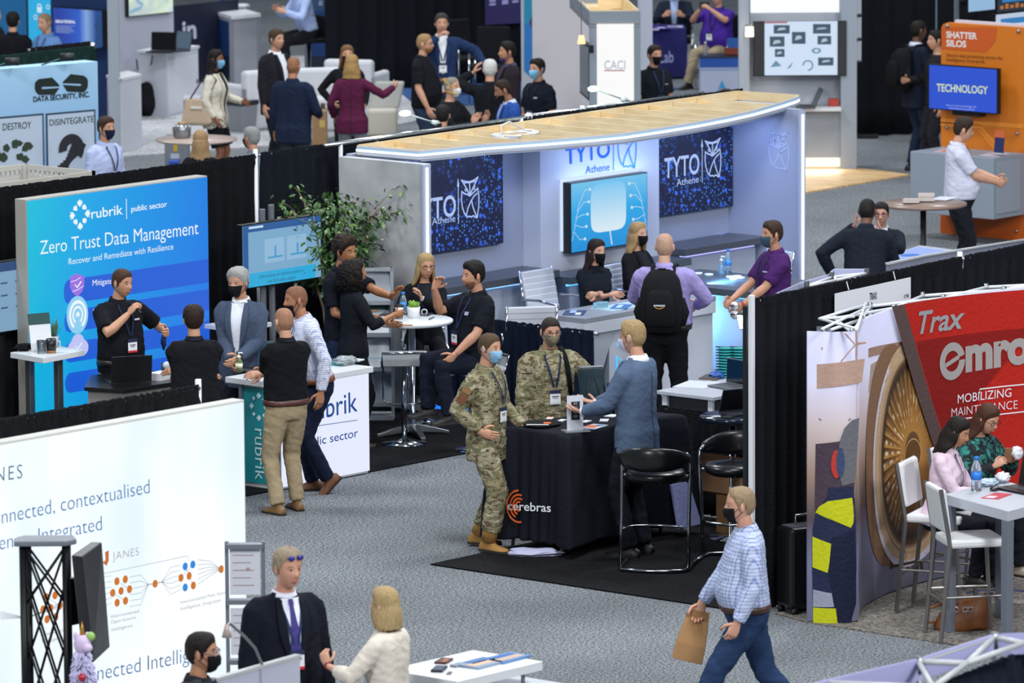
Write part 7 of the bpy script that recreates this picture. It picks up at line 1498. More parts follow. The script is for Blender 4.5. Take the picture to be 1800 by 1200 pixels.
lp = G(1022, 62, 2.2); t = thing('pendant_lamp', 'warm pendant lamp hanging beside the lit tower', 'lamp', lp); MB().tube([lp, lp+V((0, 0, .45))], .006, 6).build('cord', STEEL, t); MB().lathe([(.001, 0), (.03, 0), (.05, -.10), (.001, -.10)], lp, 16).build('lamp_shade', emi('ffd8a0', 1.6), t, True)
WB = front(985, 262); struct(MB().pbox(WB, WB.pix(936, 100)[0], WB.pix(1060, 100)[0], 0, 3.4, 0, .1).build('wall_pale', M('bdb9be', .5))); struct(MB().pbox(WB, WB.pix(1124, 100)[0], WB.pix(1150, 100)[0], 0, 3.2, .9, 1.0).build('wall_edge', M('b4b8c8', .5)))
WS = front(927, 250); t = thing('banner_wall', 'white wall end with a bright blue stripe', 'banner', WS.at(0, 0)); MB().pbox(WS, WS.pix(916, 60)[0], WS.pix(941, 60)[0], .0, 3.3, 0, .06).build('panel', M('c2c6d0', .5), t); MB().xppoly(WS, [(921, -60), (936, -60), (936, 138), (929, 132), (921, 124)], .005).build('blue_stripe', M('2f7fc8', .5), t); MB().xppoly(WS, [(921, -20), (936, 0), (936, 22), (930, 45), (921, 40)], .008).build('teal_flash', M('1f96bc', .5), t)
MB().xppoly(WS, [(930, 40), (936, 26), (936, 50)], .011).build('purple_flash', M('5a3a78', .5), t)
# purple-clothed table, blue and white counter
LT = front(1168, 139); t = None; ua, ub = LT.pix(1131, 100)[0], LT.pix(1206, 100)[0]; lzt = LT.pix(1168, 50)[1]; bx0 = LT.at(ua, 0); o = MB().loft([[LT.at(u, z, d_) for u, d_ in ((ua-k, -k), (ub+k, -k), (ub+k, .7+k), (ua-k, .7+k))] for k, z in ((.03, .03), (.01, lzt*.6), (0, lzt-.01), (-.01, lzt))]).build('tablecloth', fabric('2c2a66', .8, .1, 5), smooth=False, origin=LT.at((ua+ub)/2, 0, .35)); tag(o, 'deep purple tablecloth with white lettering across the aisle', 'tablecloth'); words(o, 'lettering', M('aab0e0', .6), LT, [('Lab', 1160, 110, 1184, 109, 20)], bold=.005, off=.025); MB().xppoly(LT, [(1131, 85), (1135, 95), (1134, 112), (1131, 118)], .03).build('orange_flash', M('c8702a', .6), o)
for i, (x, y, h, ink) in enumerate(((1145, 52, 'b0a0c8', 'c88a6a'), (1165, 49, '4a3aa0', 'd8d8f0'), (1187, 47, 'c8c8da', '5a4ab0'))): paper(('mixed leaflets at the end of the purple tablecloth', 'purple giveaways in the middle of the purple tablecloth', 'white papers before the man in a blue mask')[i], G(x, y, lzt+.005), AZC, .22, .25, h, 'leaflet', ink=((.1, .1, .5, .5, ink),))
BC = front(1266, 166); ua, ub = BC.pix(1231, 140)[0], BC.pix(1302, 140)[0]; zt_ = BC.pix(1231, 102)[1]; t = thing('branded_counter', 'white counter with blue band and triangular blue emblem', 'counter', BC.at((ua+ub)/2, 0, .2)); MB().pbox(BC, ua, ub, .0, zt_, 0, .5).build('body', M('bcc2dc', .5), t); MB().pbox(BC, ua-.01, ub, zt_-.13, zt_, -.012, 0).build('blue_band', M('1f56b0', .5), t); MB().pbox(BC, ua-.02, ub, zt_, zt_+.02, -.02, .5).build('counter_top', M('2a2e38', .4), t); MB().pbox(BC, ua, ub, zt_-.17, zt_-.155, -.008, 0).build('thin_band', M('86aee0', .5), t); MB().xppoly(BC, [(1259, 166), (1269, 141), (1280, 164), (1274, 156), (1267, 154)], .008).build('emblem', gradm('blue_emblem', ((0, '2a5aa8'), (1, '2aa0dc')), axis=2, lo=-.1, hi=.1, em=0), t)
bottle('clear water bottle on the white and blue counter', G(1240, 98, zt_+.02), .2, .034, 'd6dee6', 'e8ecf0', None); cu_ = BC.pix(1288, 110)[0]; c_ = BC.at(cu_, zt_+.02, .2); o = MB().obox(c_+V((0, 0, .05)), PT, FW, (0, 0, 1), .11, .1, .05).build('carton', M('7c3426', .6), origin=c_); tag(o, 'brick-red box on the white and blue counter', 'box')
c_ = BC.at(cu_+.02, zt_+.121, .2); o = MB().obox(c_+V((0, 0, .07)), PT, FW, (0, 0, 1), .09, .08, .07).build('carton', M('1f5aa8', .6), origin=c_); tag(o, 'blue carton stacked on the brick-red box', 'box')
# kiosk with slide screen
KP = front(1440, 300); zz = lambda y: KP.pix(1440, y)[1]; uu = lambda x: KP.pix(x, 200)[0]; t = thing('kiosk', 'tall white display kiosk with lit top and glowing base', 'kiosk', KP.at(0, 0, .3)); WK = M('b2bac4', .5); MB().pbox(KP, uu(1301), uu(1496), 0, 3.0, .42, .5).build('back_panel', M('c6ccd6', .5), t); MB().pbox(KP, uu(1300), uu(1318), 0, 3.0, .1, .42).build('post', WK, t); MB().pbox(KP, uu(1478), uu(1506), 0, 3.0, 0, .5).build('post', M('97a1ae', .5), t)
MB().pbox(KP, uu(1322), uu(1480), zz(38)+.08, 2.6, .405, .418).build('glowing_panel', emi('f4f8ff', 1.15), t); MB().pbox(KP, uu(1300), uu(1506), 2.62, 2.8, -.1, .5).build('header', M('9aa4b2', .5), t); MB().pbox(KP, uu(1396), uu(1480), .16, zz(196), .05, .42).build('cabinet', M('8b97a6', .5), t); MB().pbox(KP, uu(1396), uu(1477), .04, .14, .07, .42).build('glowing_base', emi('fff2dc', 1.4), t); MB().pbox(KP, uu(1390), uu(1478), zz(194), zz(188), -.12, .42).build('shelf', TOPW, t)
area('kiosk_glow', KP.at(uu(1440), .12, -.02), KP.at(uu(1440), 0, -.5), .5, 5, (1, .9, .72), .06)
KM = Plane(KP.at(0, 0, -.03), PT); t, q = monitor('white slide screen with small product pictures on the kiosk', KM, 0, 0, .06, off=((KM.pix(1324, 38)[0], KM.pix(1400, 37)[1]), (KM.pix(1488, 133)[0], KM.pix(1400, 134)[1])), faceh='0b1424', em=.5); MB().pbox(KM, KM.pix(1344, 60)[0], KM.pix(1472, 60)[0], KM.pix(1400, 132)[1], KM.pix(1400, 37.5)[1], -.004, 0).build('slide', emi('d6e8ff', .95), t); mb = MB(); rng = random.Random(8)
for (x, y, w_, h_) in ((1360, 44, 28, 15), (1392, 56, 24, 21), (1429, 42, 31, 17), (1353, 64, 26, 18), (1437, 63, 24, 15), (1362, 86, 17, 14), (1438, 101, 27, 14)): mb.xppoly(KM, [(x, y+h_), (x+w_, y+h_), (x+w_, y), (x, y)], .006)
mb.build('picture_tiles', emi('3c5878', .7), t); mb = MB()
for (x, y, w_, h_) in ((1366, 48, 16, 6), (1397, 62, 13, 9), (1434, 48, 20, 4), (1358, 70, 15, 8), (1443, 67, 12, 8), (1365, 90, 10, 6), (1444, 105, 16, 5)): mb.xppoly(KM, [(x, y+h_), (x+w_, y+h_*.6), (x+w_*.8, y), (x+w_*.2, y+1)], .008)
mb.build('picture_subjects', emi('c8d8e4', .8), t); mb = MB().xppoly(KM, [(1354, 118), (1364, 106), (1374, 116)], .006).xppoly(KM, [(1382, 122), (1394, 108), (1390, 118)], .006); mb.ring(KM, *KM.pix(1420, 115), .05, .07, -90, 180, .006); mb.ring(KM, *KM.pix(1435, 89), .03, .06, 0, 360, .006, asp=.6); mb.build('drawings', emi('6f9ab8', .8), t); MB().pbox(KM, KM.pix(1344, 60)[0], KM.pix(1384, 60)[0], KM.pix(1400, 40.5)[1], KM.pix(1400, 38)[1], -.006, 0).build('red_bar', emi('b8324a', .8), t)
laptop('grey laptop open on the kiosk shelf', KP.at(uu(1413), zz(188)+.002, -.02), YAW-pi/2+.1, .34, .24, 2.0, '4a5058', None); o = MB().pbox(KP, uu(1457), uu(1475), zz(187)+.0, zz(175), .05, .15).build('carton', M('b83a2a', .5), origin=KP.at(uu(1466), zz(187), .1)); tag(o, 'small red carton on the kiosk shelf', 'box')
lp = KP.px(1317, 45, -.08); t = thing('pendant_lamp', 'glowing warm pendant lamp at the edge of the kiosk', 'lamp', lp); MB().tube([lp, lp+V((0, 0, .5))], .006, 6).build('cord', STEEL, t); MB().lathe([(.001, 0), (.055, 0), (.055, .02), (.001, .02)], lp, 18).build('cap', STEEL, t, True); MB().lathe([(.001, 0), (.05, 0), (.055, -.13), (.001, -.13)], lp, 18).build('lamp_shade', emi('fff0d0', 2.2), t, True)
for i, (y0, y1) in enumerate(((-20, 28), (32, 70), (74, 110))): t = thing('wall_notice', ('white notice highest on the kiosk edge', 'framed white notice in the middle of the kiosk edge', 'white notice lowest on the kiosk edge')[i], 'notice', KP.px(1509, y1)); MB().xppoly(KP, [(1505, y1), (1515, y1-1), (1515, y0-1), (1505, y0)], -.1, .02).build('card', M('b4b6c2', .5), t); MB().xppoly(KP, [(1505, y1+1.5), (1516, y1), (1516, y1-3), (1505, y1-2)], -.09, .02).build('edge', M('3a3f48', .5), t)
# dark curtain and people gap on the far right
a, b = G(1500, 243), G(1665, 235); RPn = Plane(a, b-a); drape('black curtain behind the man with a rucksack', RPn, 0, 5.6, 2.7, '0f1117', pitch=.3, amp=.04); MB().tube([RPn.px(1634, 235, -.2), RPn.at(RPn.pix(1634, 235)[0], 2.7, -.2)], .012, 6).build('white_pole', M('5a7a84', .5)); tag(bpy.data.objects['white_pole.001'] if 'white_pole.001' in bpy.data.objects else bpy.data.objects['white_pole'], 'thin pole before the black curtain behind the rucksack man', 'pole')
o = MB().obox(G(1525, 243)+V((0, 0, .03)), PT, FW, (0, 0, 1), .14, .06, .025).build('base_plate', DARKM, origin=G(1525, 243)); o.name = 'floor_plate'; tag(o, 'dark flat foot plate on the carpet by the kiosk', 'plate')
# orange wall
OX = XP(54.15); u0 = OX.pix(1654, 200)[0]; u1 = u0+1.35; zt_ = 2.44; t = thing('orange_wall', 'orange display wall with white heading and bolts', 'display wall', OX.at((u0+u1)/2, 0, .05)); rr = .08; out = [(u0, .0), (u1, .0), (u1, zt_), (u0+rr, zt_), (u0+rr*.3, zt_-rr*.3), (u0, zt_-rr)]
MB().prism([OX.at(u, z, .06) for u, z in out], OX.n*.06).build('panel', M('d0741a', .5), t); MB().pbox(OX, u0+.14, u1, .05, zt_+.03, .07, .12).build('back_panel', M('cfcad6', .5), t)
MB().xppoly(OX, [(1655, 86), (1733, 92), (1750, 72), (1752, 48), (1655, 47)], .004).build('heading_band', M('c8581e', .5), t); MB().ppoly(OX, [(u0, .0), (u1, .0), (u1, .92), (u0, .92)], .003).build('lower_field', M('cf5f16', .5), t); MB().stroke(OX, [(1654, 212), (1800, 222)], .05, .006).stroke(OX, [(1654, 218), (1725, 223), (1800, 316)], .05, .006).stroke(OX, [(1720, 226), (1765, 282), (1800, 330)], .03, .006).build('stripes', M('e2882a', .5), t)
words(t, 'heading', M('e8dcd8', .5), OX, [('SHATTER', 1664, 66, 1718, 69, 11), ('SILOS', 1664, 81, 1699, 83, 11)], bold=.035); words(t, 'subheading', M('6a3a20', .5), OX, [('Secure data brokering across the', 1664, 99, 1763, 105, 6), ('Intelligence Enterprise', 1664, 107, 1731, 111, 6)]); mb = MB()
for x, y in ((1666, 46), (1791, 55), (1665, 224), (1789, 234), (1788, 406)): p = OX.px(x, y, -.01); mb.ball(p, .022)
mb.build('bolt', STEEL, t, True)
OT = XP(53.95); (ua, za), (ub, zb) = OT.pix(1632, 112), OT.pix(1753, 201); t, q = monitor('bright blue screen reading TECHNOLOGY on the orange wall', OT, 0, 0, .07, off=((ua, za), (ub, zb)), faceh='0f4fe0', em=.85); words(t, 'title', emi('dcecc0', .9), OT, [('TECHNOLOGY', 1647, 160, 1737, 165, 13)], bold=.02); words(t, 'caption', emi('b8ccff', .9), OT, [('But it is not the technology that', 1664, 186, 1717, 189, 3), ('makes data sharing difficult', 1668, 191, 1714, 194, 3)]); MB().box(OT.at((ua+ub)/2-.2, 1.4, .07), OT.at((ua+ub)/2+.2, 1.6, .18)).build('wall_bracket', DARKM, t)
CX_ = XP(53.5); (ua, za), (ub, zb) = CX_.pix(1600, 266), CX_.pix(1746, 386); t = thing('wall_cabinet', 'grey metal cabinet hung low on the orange wall', 'cabinet', CX_.at((ua+ub)/2, zb, .3)); zt_ = CX_.pix(1746, 278)[1]; MB().pbox(CX_, ua, ub, zb, zt_, 0, .62).build('body', M('8e98a4', .45), t, bevel=.006); mb = MB(); P_r = YP(-ub, 0)
for k in range(8): mb.box((53.62, -ub-.006, zt_-.14-k*.03), (53.9, -ub, zt_-.125-k*.03))
mb.build('vent_slots', M('4a4e56', .5), t); MB().box((53.56, -ub-.012, zb+.06), (54.0, -ub, zt_-.05)).build('door', M('98a0aa', .45), t)
paper('orange and white leaflets heaped on the grey metal cabinet', CX_.at(ua+.35, zt_, .3), .3, .35, .3, 'c8b8c0', 'leaflet', ink=((-.1, .1, .4, .4, 'e06a20'), (.25, -.1, .3, .4, '2f3a78'))); paper('pale papers at the far end of the grey metal cabinet', CX_.at(ub-.2, zt_, .3), .2, .3, .25, 'c8c4d4', 'leaflet', ink=((.2, .1, .4, .3, 'e06a20'),)); sign_card('small dark leaflet stand on the grey metal cabinet', CX_.px(1737, 273, .2), -pi/2, .13, .26, '2a2f5a', 'c8643a', .12)
rc = G(1623, 355, 1.06); c = V((rc.x, rc.y, 0)); t = thing('round_table', 'round brown bar table with stacked white cards by the orange wall', 'table', c); MB().lathe([(.001, 1.02), (.44, 1.02), (.46, 1.03), (.46, 1.05), (.001, 1.055)], c, 44).build('table_top', M('8c7468', .35), t, True); MB().lathe([(.001, 0), (.28, 0), (.26, .03), (.04, .05), (.04, .55), (.032, .56), (.032, 1.02), (.001, 1.02)], c, 18).build('column', M('1a1c20', .4), t, True)
for i, (x, y, k) in enumerate(((1601, 357, 5), (1628, 354, 9))):
 for j in range(k): o = MB().obox(G(x, y, 1.058)+V((.004*sin(j*2), .004*cos(j*3), .005+.0102*j)), PT+FW*.1, FW, (0, 0, 1), .085, .06, .005).build('card_pack', M('d2ccc8', .6), origin=G(x, y, 1.058)); tag(o, ('flat white card in the low stack on the round brown table', 'flat white card in the taller stack on the round brown table')[i], 'card', ('low card stack', 'tall card stack')[i])
paper('white sheet beside the card stacks on the round brown table', G(1658, 349, 1.058), .2, .3, .2, 'cfd2de', 'paper', name='paper_sheet')
lt = [(1531, 459), (1562, 468), (1687, 440), (1617, 431)]; t = thing('light_table', 'white table with glowing blue top where the dark suit leans', 'table', G(1600, 450, .85)-V((0, 0, .85))); pts = [G(x, y, .85) for x, y in lt]; MB().prism([V((p.x, p.y, .02)) for p in pts], (0, 0, .83)).build('body', M('b4b8c4', .45), t); mm = sum(pts, V((0, 0, 0)))/4; MB().prism([mm+(p-mm)*.8+V((0, 0, .001)) for p in pts], (0, 0, .004)).build('glowing_top', emi('9ab4ff', 1.0), t); MB().ball(mm+V((0, 0, .006)), .12, .09, .002).build('blue_shape', emi('2a7ae0', .9), t)
# wall of screens in the corner
VX = Plane(G(1684, 40, 2.0), (1, -.05)); t = thing('screen_rack', 'steel rack of stacked screens above the orange wall', 'rack', VX.at(.5, 0)); g = VX.pix(1684, 35); MB().pbox(VX, g[0]-.02, g[0]+.02, 0, 3.2, 0, .05).build('upright', M('8a929a', .35, .7), t); MB().pbox(VX, g[0], g[0]+2, 1.6, 1.66, .02, .06).build('crossbar', DARKM, t); MB().pbox(VX, g[0], g[0]+2, 2.2, 2.26, .02, .06).build('crossbar', DARKM, t)
for lab, p1, p2, h in (('pale blue screen in the top corner rack', (1693, -40), (1741, 17), 'a4ccf4'), ('dark orange-specked screen at the top corner', (1744, -40), (1830, 14), '16283c'), ('white screen above the orange wall', (1741, 24), (1830, 52), 'd2e0fa')):
 (a, za), (b, zb) = VX.pix(*p1), VX.pix(*p2); za = max(za, zb+.2); t2, q = monitor(lab, VX, 0, 0, .06, d=-.08, off=((a, za), (b, zb)), faceh=h, em=.8)
 if 'orange' in lab:
  mb = MB()
  for k in range(5): mb.pbox(VX, a+.06+k*.1, a+.12+k*.1, zb+.05, zb+.09+.02*(k % 2), -.086, -.082)
  mb.build('orange_marks', emi('c87a2a', .8), t2); MB().pbox(VX, a+.1, b-.2, zb+.13, zb+.2, -.086, -.082).build('blue_marks', emi('2a8ad0', .8), t2)
# white pop-up behind the near black curtain
PZ = 2.15; FR = [G(1362, 521, PZ), G(1410, 500, PZ), G(1456, 487, PZ), G(1466, 477, PZ), G(1527, 477, PZ)]; t = thing('popup_stand', 'white pop-up stand frame peeping over the black curtain', 'frame', (FR[2].x, FR[2].y, 0)); mb = MB(); mb.loft([[p*1+V((0, 0, -PZ+.02)), p+V((0, 0, .02)), p+V((.015, .015, .02)), p+V((.015, .015, -PZ+.02))] for p in FR]).build('fabric_panel', M('b8bcdc', .6), t); mb = MB(); a, b, c, d = G(1418, 503, PZ), G(1462, 487, PZ), G(1524, 480, PZ), G(1470, 492, PZ)
for p, q in ((a, b), (b, c), (a, d), (d, c), (G(1462, 478, PZ), d)): mb.tube([p, q], .012, 8)
mb.build('lattice', WHITEM, t, True); mb = MB()
for p in (a, b, c): MB().tube([p-V((0, 0, .05)), p+V((0, 0, .04))], .022, 8).build('hub', M('3a3d42', .4), t, True); FR = [G(1558, 466, 2.2), G(1625, 452, 2.2), G(1692, 441, 2.2), G(1800, 424, 2.2)]; t = thing('popup_backdrop', 'white fabric panel edge showing above the curtain by the light table', 'panel', (FR[1].x, FR[1].y, 0)); MB().loft([[p+V((0, 0, -2.18)), p, p+V((.02, .02, 0)), p+V((.02, .02, -2.18))] for p in FR]).build('fabric_panel', M('bcbfd2', .6), t); MB().tube([p+V((0, 0, .01)) for p in FR], .014, 8).build('top_rail', WHITEM, t, True)
# ---------------------------------------------------------------- the people
def rzh(h): return YAW+pi+R(h)-pi/2
BK = '13151b'; LN_ = '1c2548'; CHK = check('dfe3f2', '8b98cc', 55); CAM = camo()
folded = dict(RH=(-.10, .25, 1.17), LH=(.11, .28, 1.12), RP=(.9, -.1, -.5), LP=(-.9, -.1, -.5), RD=(-1, .05, .1), LD=(1, .05, .1))
p1 = person('presenter with short hair, black polo and badge speaking at the podium', (215, 473), 38, 1.80, look=(14, 8, 0), RH=(.06, .24, 1.40), RP=(.9, .1, -.8), RD=(-.5, .3, .7), LH=(-.30, .27, 1.22), LP=(-.9, -.1, -.7), curl=.95, hair='short', hairc='4a3020', thick=.007, fat=.05, wide=1.05, pants='a3977f', lany=LN_, badge='c4303a', belt='2a2220', topm=BK, logo=[(-.09, 1.33, .06, .014, 'c8ccd4', False)])
p2 = person('person from behind in black shirt with dark brown hair facing the presenter', (340, 538), 190, 1.75, **folded, hair='short', hairc='2c1e17', thick=.02, topm='17181d', pants='191a20', wide=1.06, fat=.03, lany=LN_, badge=False, shoes='15151a')
p3 = person('grey-haired person in a blue-grey blazer and black mask at the lightbox counter', (418, 472), -14, 1.82, look=(-14, 6, 0), RH=(.02, .26, 1.0), LH=(-.06, .29, 1.04), top='jacket', topm='48546a', vshirt='e4e8f2', hair='short', hairc='a4a4a2', thick=.021, maskc='14161c', pants='1f222b', skinc='c4967a')
p4 = person('bald person in black polo and khaki trousers standing with arms folded in the aisle', (500, 541), -148, 1.74, **folded, hair='buzz', hairc='a87c62', thick=.001, skinc='cfa084', maskc='e4e4e6', maskdn=1.2, topm='121318', pants='a39274', belt='54302a', lany=LN_, badge=False, shoes='86643f', RF=(.13, .06, .085), LF=(-.12, -.04, .085), hem=.93, wide=1.03, fat=.02)
p5 = person('bald person in a pale checked shirt and navy trousers leaning on the lightbox counter', (520, 502), -72, 1.82, lean=14, look=(0, -8, 0), hair='buzz', hairc='8a5f48', thick=.001, skinc='b88463', maskc='15161b', maskdn=.8, top='shirt', topm=CHK, pants='182036', belt='7c4a2c', lany='2b3c66', badge=False, LH=(-.30, .06, .89), LP=(-.5, -1, 0), RH=(.16, .42, 1.02), RF=(.1, .02, .085), LF=(-.09, -.05, .13), fpit=(0, -42), shoes='70452a', wide=1.05)
p6 = person('curly-haired person in black polo gesturing with an open hand by the ficus', (607, 418), 58, 1.86, look=(-6, 6, 0), hair='curlyshort', hairc='2c1f18', thick=.034, skinc='a8744f', topm='131620', lany='3c4c78', badge=False, LH=(-.02, .52, 1.27), LD=(.1, .7, .7), LN=(.3, .8, -.5), lcurl=.15, RH=(.12, .30, 1.10), pants='1d2943', fat=.02)
p7 = person('person with big black curls in a dark top holding a paper cup', (622, 456), 108, 1.70, fem=True, hair='curly', hairc='18130f', skinc='b27e59', top='sweater', topm='14171e', sleeve=1.45, RH=(.16, .35, 1.25), RP=(.5, -.5, -.9), RD=(-.15, 1, .1), rcurl=.75, LH=(-.12, .38, 1.13), pants='14161b', shoes='4b3523', lany=LN_, badge=False)
p8 = person('blonde person with glasses and black cardigan sitting at the round white table', (748, 446), 6, 1.68, pel=.84, fem=True, look=(14, 6, 0), hair='long', hairc='ab9064', hlen=.34, hphi=116, glasses='17171b', top='cardigan', topm='121419', vshirt='1a1c24', RH=(.20, .38, 1.10), RD=(.0, 1, -.1), rcurl=.7, LH=(.05, .26, 1.27), LP=(-.7, .6, -1), LD=(.3, .1, .8), lcurl=.7, RF=(.1, .30, .36), LF=(-.1, .32, .34), pants='15161b', watch=('L', 'b9bcc2'), lany=LN_, badge=False)
p9 = person('dark-haired bearded person in black polo sitting with an elbow on the round table', (832, 460), -62, 1.82, pel=.83, look=(0, 4, 0), hair='short', hairc='18130f', thick=.02, beard='7c5a48', skinc='c8977b', topm='12151d', RH=(.10, .36, 1.44), RP=(.3, .8, -1), RD=(-.2, -.3, .8), rcurl=.9, LH=(-.20, .32, .90), LP=(-.8, -.5, 0), lcurl=.8, RF=(.12, .42, .40), LF=(-.16, .36, .38), pants='151a28', lany='2b3c6c', badge='c4303a', fat=.07, wide=1.08, logo=[(-.09, 1.33, .05, .03, 'aab0c0', False)])
def patches(i):
 a, e = i['arm']['R']; d = (e-a).normalized(); o = V((1, .35, 0)); o = (o-d*o.dot(d)).normalized(); sd = d.cross(o)
 for nm, f, h_, c in (('flag_patch', .36, .022, '8a6a48'), ('unit_patch', .62, .042, '6e4a34')):
  mb = MB(); mb.obox(a.lerp(e, f)+o*.072, sd, d, o, .036, h_, .006); i['ch'](mb, nm, fabric(c), False)
def bagstrap(i):
 T2 = i['Tl']; mb = MB(); mb.tube([T2((-.10, -.10, 1.43)), T2((-.105, -.02, 1.50)), T2((-.112, .07, 1.45)), T2((-.12, .135, 1.36)), T2((-.13, .15, 1.25)), T2((-.15, .12, 1.12))], .022, 8, flat=.4); i['ch'](mb, 'bag_strap', fabric('101115'))
p10 = person('person in camouflage uniform and pale blue mask with a hand on the hip', (860, 586), 60, 1.78, look=(-4, 4, 0), hair='short', hairc='54422f', thick=.007, skinc='cf9f82', maskc='8fbfe0', top='camo', topm=CAM, pantm=CAM, boots=True, shoes='a67d48', RH=(.21, .06, 1.0), RP=(.7, -1.4, .2), RD=(-.25, .9, -.3), RN=(-1, 0, 0), LH=(-.24, .2, .98), lany='1c2548', badge='d4d6dc', RF=(.12, .08, .1), LF=(-.13, -.16, .1), extra=patches)
p11 = person('person in camouflage uniform, glasses and tan mask behind the navy tablecloth', (968, 558), 16, 1.77, look=(2, 8, 0), hair='buzz', hairc='2b221c', thick=.005, skinc='c99b80', maskc='7b7360', glasses='4a4a50', top='camo', topm=CAM, pantm=CAM, boots=True, shoes='a67d48', LH=(-.25, .06, 1.02), LP=(-1, -.3, .2), LD=(.5, .8, -.2), RH=(.27, .14, .88), lany='1c2548', badge='d4d6dc', wide=1.06, fat=.02, extra=bagstrap)
p12 = person('sandy-haired person in a light blue blazer and white mask gesturing over the tablecloth', (1112, 564), -122, 1.92, look=(6, 4, 0), hair='short', hairc='a98e66', thick=.015, skinc='cf9f86', maskc='dfe2ee', top='jacket', topm='596b86', collarm='e6eaf4', vshirt='e6eaf4', LH=(-.17, .36, 1.08), LD=(.25, 1, .05), LN=(.2, 0, 1), lcurl=.25, LP=(-.5, -.6, -1), RH=(.12, .42, 1.10), RP=(.5, -.5, -1), RD=(-.2, 1, .2), RN=(0, .1, 1), rcurl=.3, cuff='e8eaf2', pants='14171f', shoes='101114', hem=.78)
p13 = person('person with long dark hair and black mask resting folded arms on the reception desk', (1048, 421), 22, 1.66, pel=.68, fem=True, look=(20, 4, 0), hair='long', hairc='2c1e19', hlen=.34, maskc='12141a', topm='151b24', RH=(-.04, .34, .985), LH=(.13, .36, 1.0), RD=(-1, .1, 0), LD=(1, .1, 0), RF=(.1, .42, .3), LF=(-.1, .42, .3), pants='3a1822', watch=('L', '23252c'), skinc='d2a58e')
p14 = person('blonde person in a black cardigan and black mask sitting behind the backpack wearer', (1120, 391), 52, 1.68, pel=.74, fem=True, hair='long', hairc='ab8c5c', hlen=.27, hphi=122, maskc='121317', top='cardigan', topm='121418', vshirt='23242c', RH=(.12, .34, 1.0), LH=(-.10, .34, 1.0), RF=(.1, .42, .3), LF=(-.1, .42, .3), pants='191a20', skinc='d2a58e')
p15 = person('bald person in a lavender shirt wearing a black backpack at the reception desk', (1168, 410), 172, 1.86, hair='buzz', hairc='c09a84', thick=.001, skinc='d8ae98', top='shirt', topm='9f95cc', pants='121318', belt='1a1a1e', RH=(.24, .30, 1.10), RP=(1, -.5, -.3), LH=(-.18, .36, 1.08), LP=(-1, -.5, -.3), wide=1.1, fat=.09, glasses='3a3a40')
p16 = person('person in a purple polo and grey-blue mask leaning by the far counter', (1358, 389), -66, 1.80, look=(0, 2, 0), hair='short', hairc='3c2a1f', thick=.015, skinc='c9987c', maskc='3f5468', topm='47235f', LH=(-.08, .36, 1.03), LP=(-.8, -.5, -.6), RH=(.10, .38, 1.06), curl=.7, lany='1f2b4c', badge='c4303a', pants='20242c', watch=('L', 'b8382c'), fat=.03, logo=[(-.09, 1.32, .06, .012, 'b8b4d0', False)])
p17 = person('dark-haired person in a pale pink blouse sitting at the tall white table', (1690, 735), 68, 1.66, pel=.80, lean=8, fem=True, look=(0, 14, 0), hair='long', hairc='1c1512', hlen=.22, skinc='c08f6d', top='shirt', topm='e0c9d8', sleeve=1.7, hem=.86, RH=(.06, .42, 1.02), RD=(-.3, 1, -.1), LH=(-.08, .42, 1.03), curl=.6, RF=(.1, .34, .34), LF=(-.1, .40, .30), pants='1a1c26', lany='2c3a60', badge=False)
fm_, tt, bb = nt('teal_floral_cloth'); vv_ = coord(tt); n1 = tex(tt, 'ShaderNodeTexNoise', vv_, 16, 3, Distortion=1.2); tt.links.new(ramp(tt, ((.5, '101418'), (.56, '1f6a64'), (.66, '2c8a80')), n1.outputs[0]), bb.inputs['Base Color']); bb.inputs['Roughness'].default_value = .8
p18 = person('brown-haired person in glasses and teal floral top eating at the tall white table', (1742, 713), 42, 1.68, pel=.80, lean=8, fem=True, look=(6, 16, 0), hair='long', hairc='4a2d21', hlen=.27, glasses='1a1416', skinc='d0a189', top='blouse', topm=fm_, RH=(.12, .36, 1.14), LH=(-.06, .40, 1.18), RP=(.7, -.2, -1), LP=(-.7, -.2, -1), RD=(-.4, .6, .5), LD=(.3, .6, .5), curl=.85, RF=(.1, .40, .32), LF=(-.12, .42, .3), pants='16181f', lany='20283c', badge=False, shoes='a89c8e')
p19 = person('person in a blue checked shirt and black mask striding along the grey aisle', (1302, 857), -84, 1.80, lean=3, hair='recede', hairc='9a8468', thick=.012, skinc='d0a088', maskc='14161b', top='shirt', topm=check('bcc6e2', '4f66a2', 42, .24), pants='273a5c', belt='43291f', LH=(-.27, .12, .90), RH=(.24, .30, .92), RD=(0, .3, -1), curl=.8, LF=(-.09, .42, .12), RF=(.09, -.40, .18), fpit=(-35, 12), shoes='4a3224', fat=.08, wide=1.06)
def headglasses(i):
 gl = MB(); W = i['hd']; inv = lambda p: (i['Rw'].transposed() @ (p-i['root']))/i['s']
 for sg in (-1, 1): gl.ball(inv(W((sg*.03, .085, .085))), .024, .012, .016)
 i['ch'](gl, 'sunglasses', M('3a3a8a', .1, .3))
p20 = person('person in a black suit with blue-violet tie and sunglasses on the head', (505, 964), 24, 1.88, look=(12, 5, 0), hair='recede', hairc='9c8c76', thick=.016, skinc='cc9a82', top='jacket', topm='131722', vshirt='e2e6f4', tie='40377e', lany='27345c', badge='c62f2f', pants='12151d', fat=.04, wide=1.05, extra=headglasses)
p21 = person('person with a blonde bob and cream ruffled blouse raising a fist', (678, 1033), -118, 1.66, fem=True, hair='bob', hairc='b39a6e', hlen=.15, hphi=125, top='blouse', topm='ded6c8', sleeve=1.6, LH=(-.20, .36, 1.24), LP=(-.8, -.2, -1), LD=(0, .3, 1), lcurl=1.1, RH=(.2, .3, 1.02), pants='26262c', skinc='d8ab92', watch=('L', '8a3040'), wide=1.06)
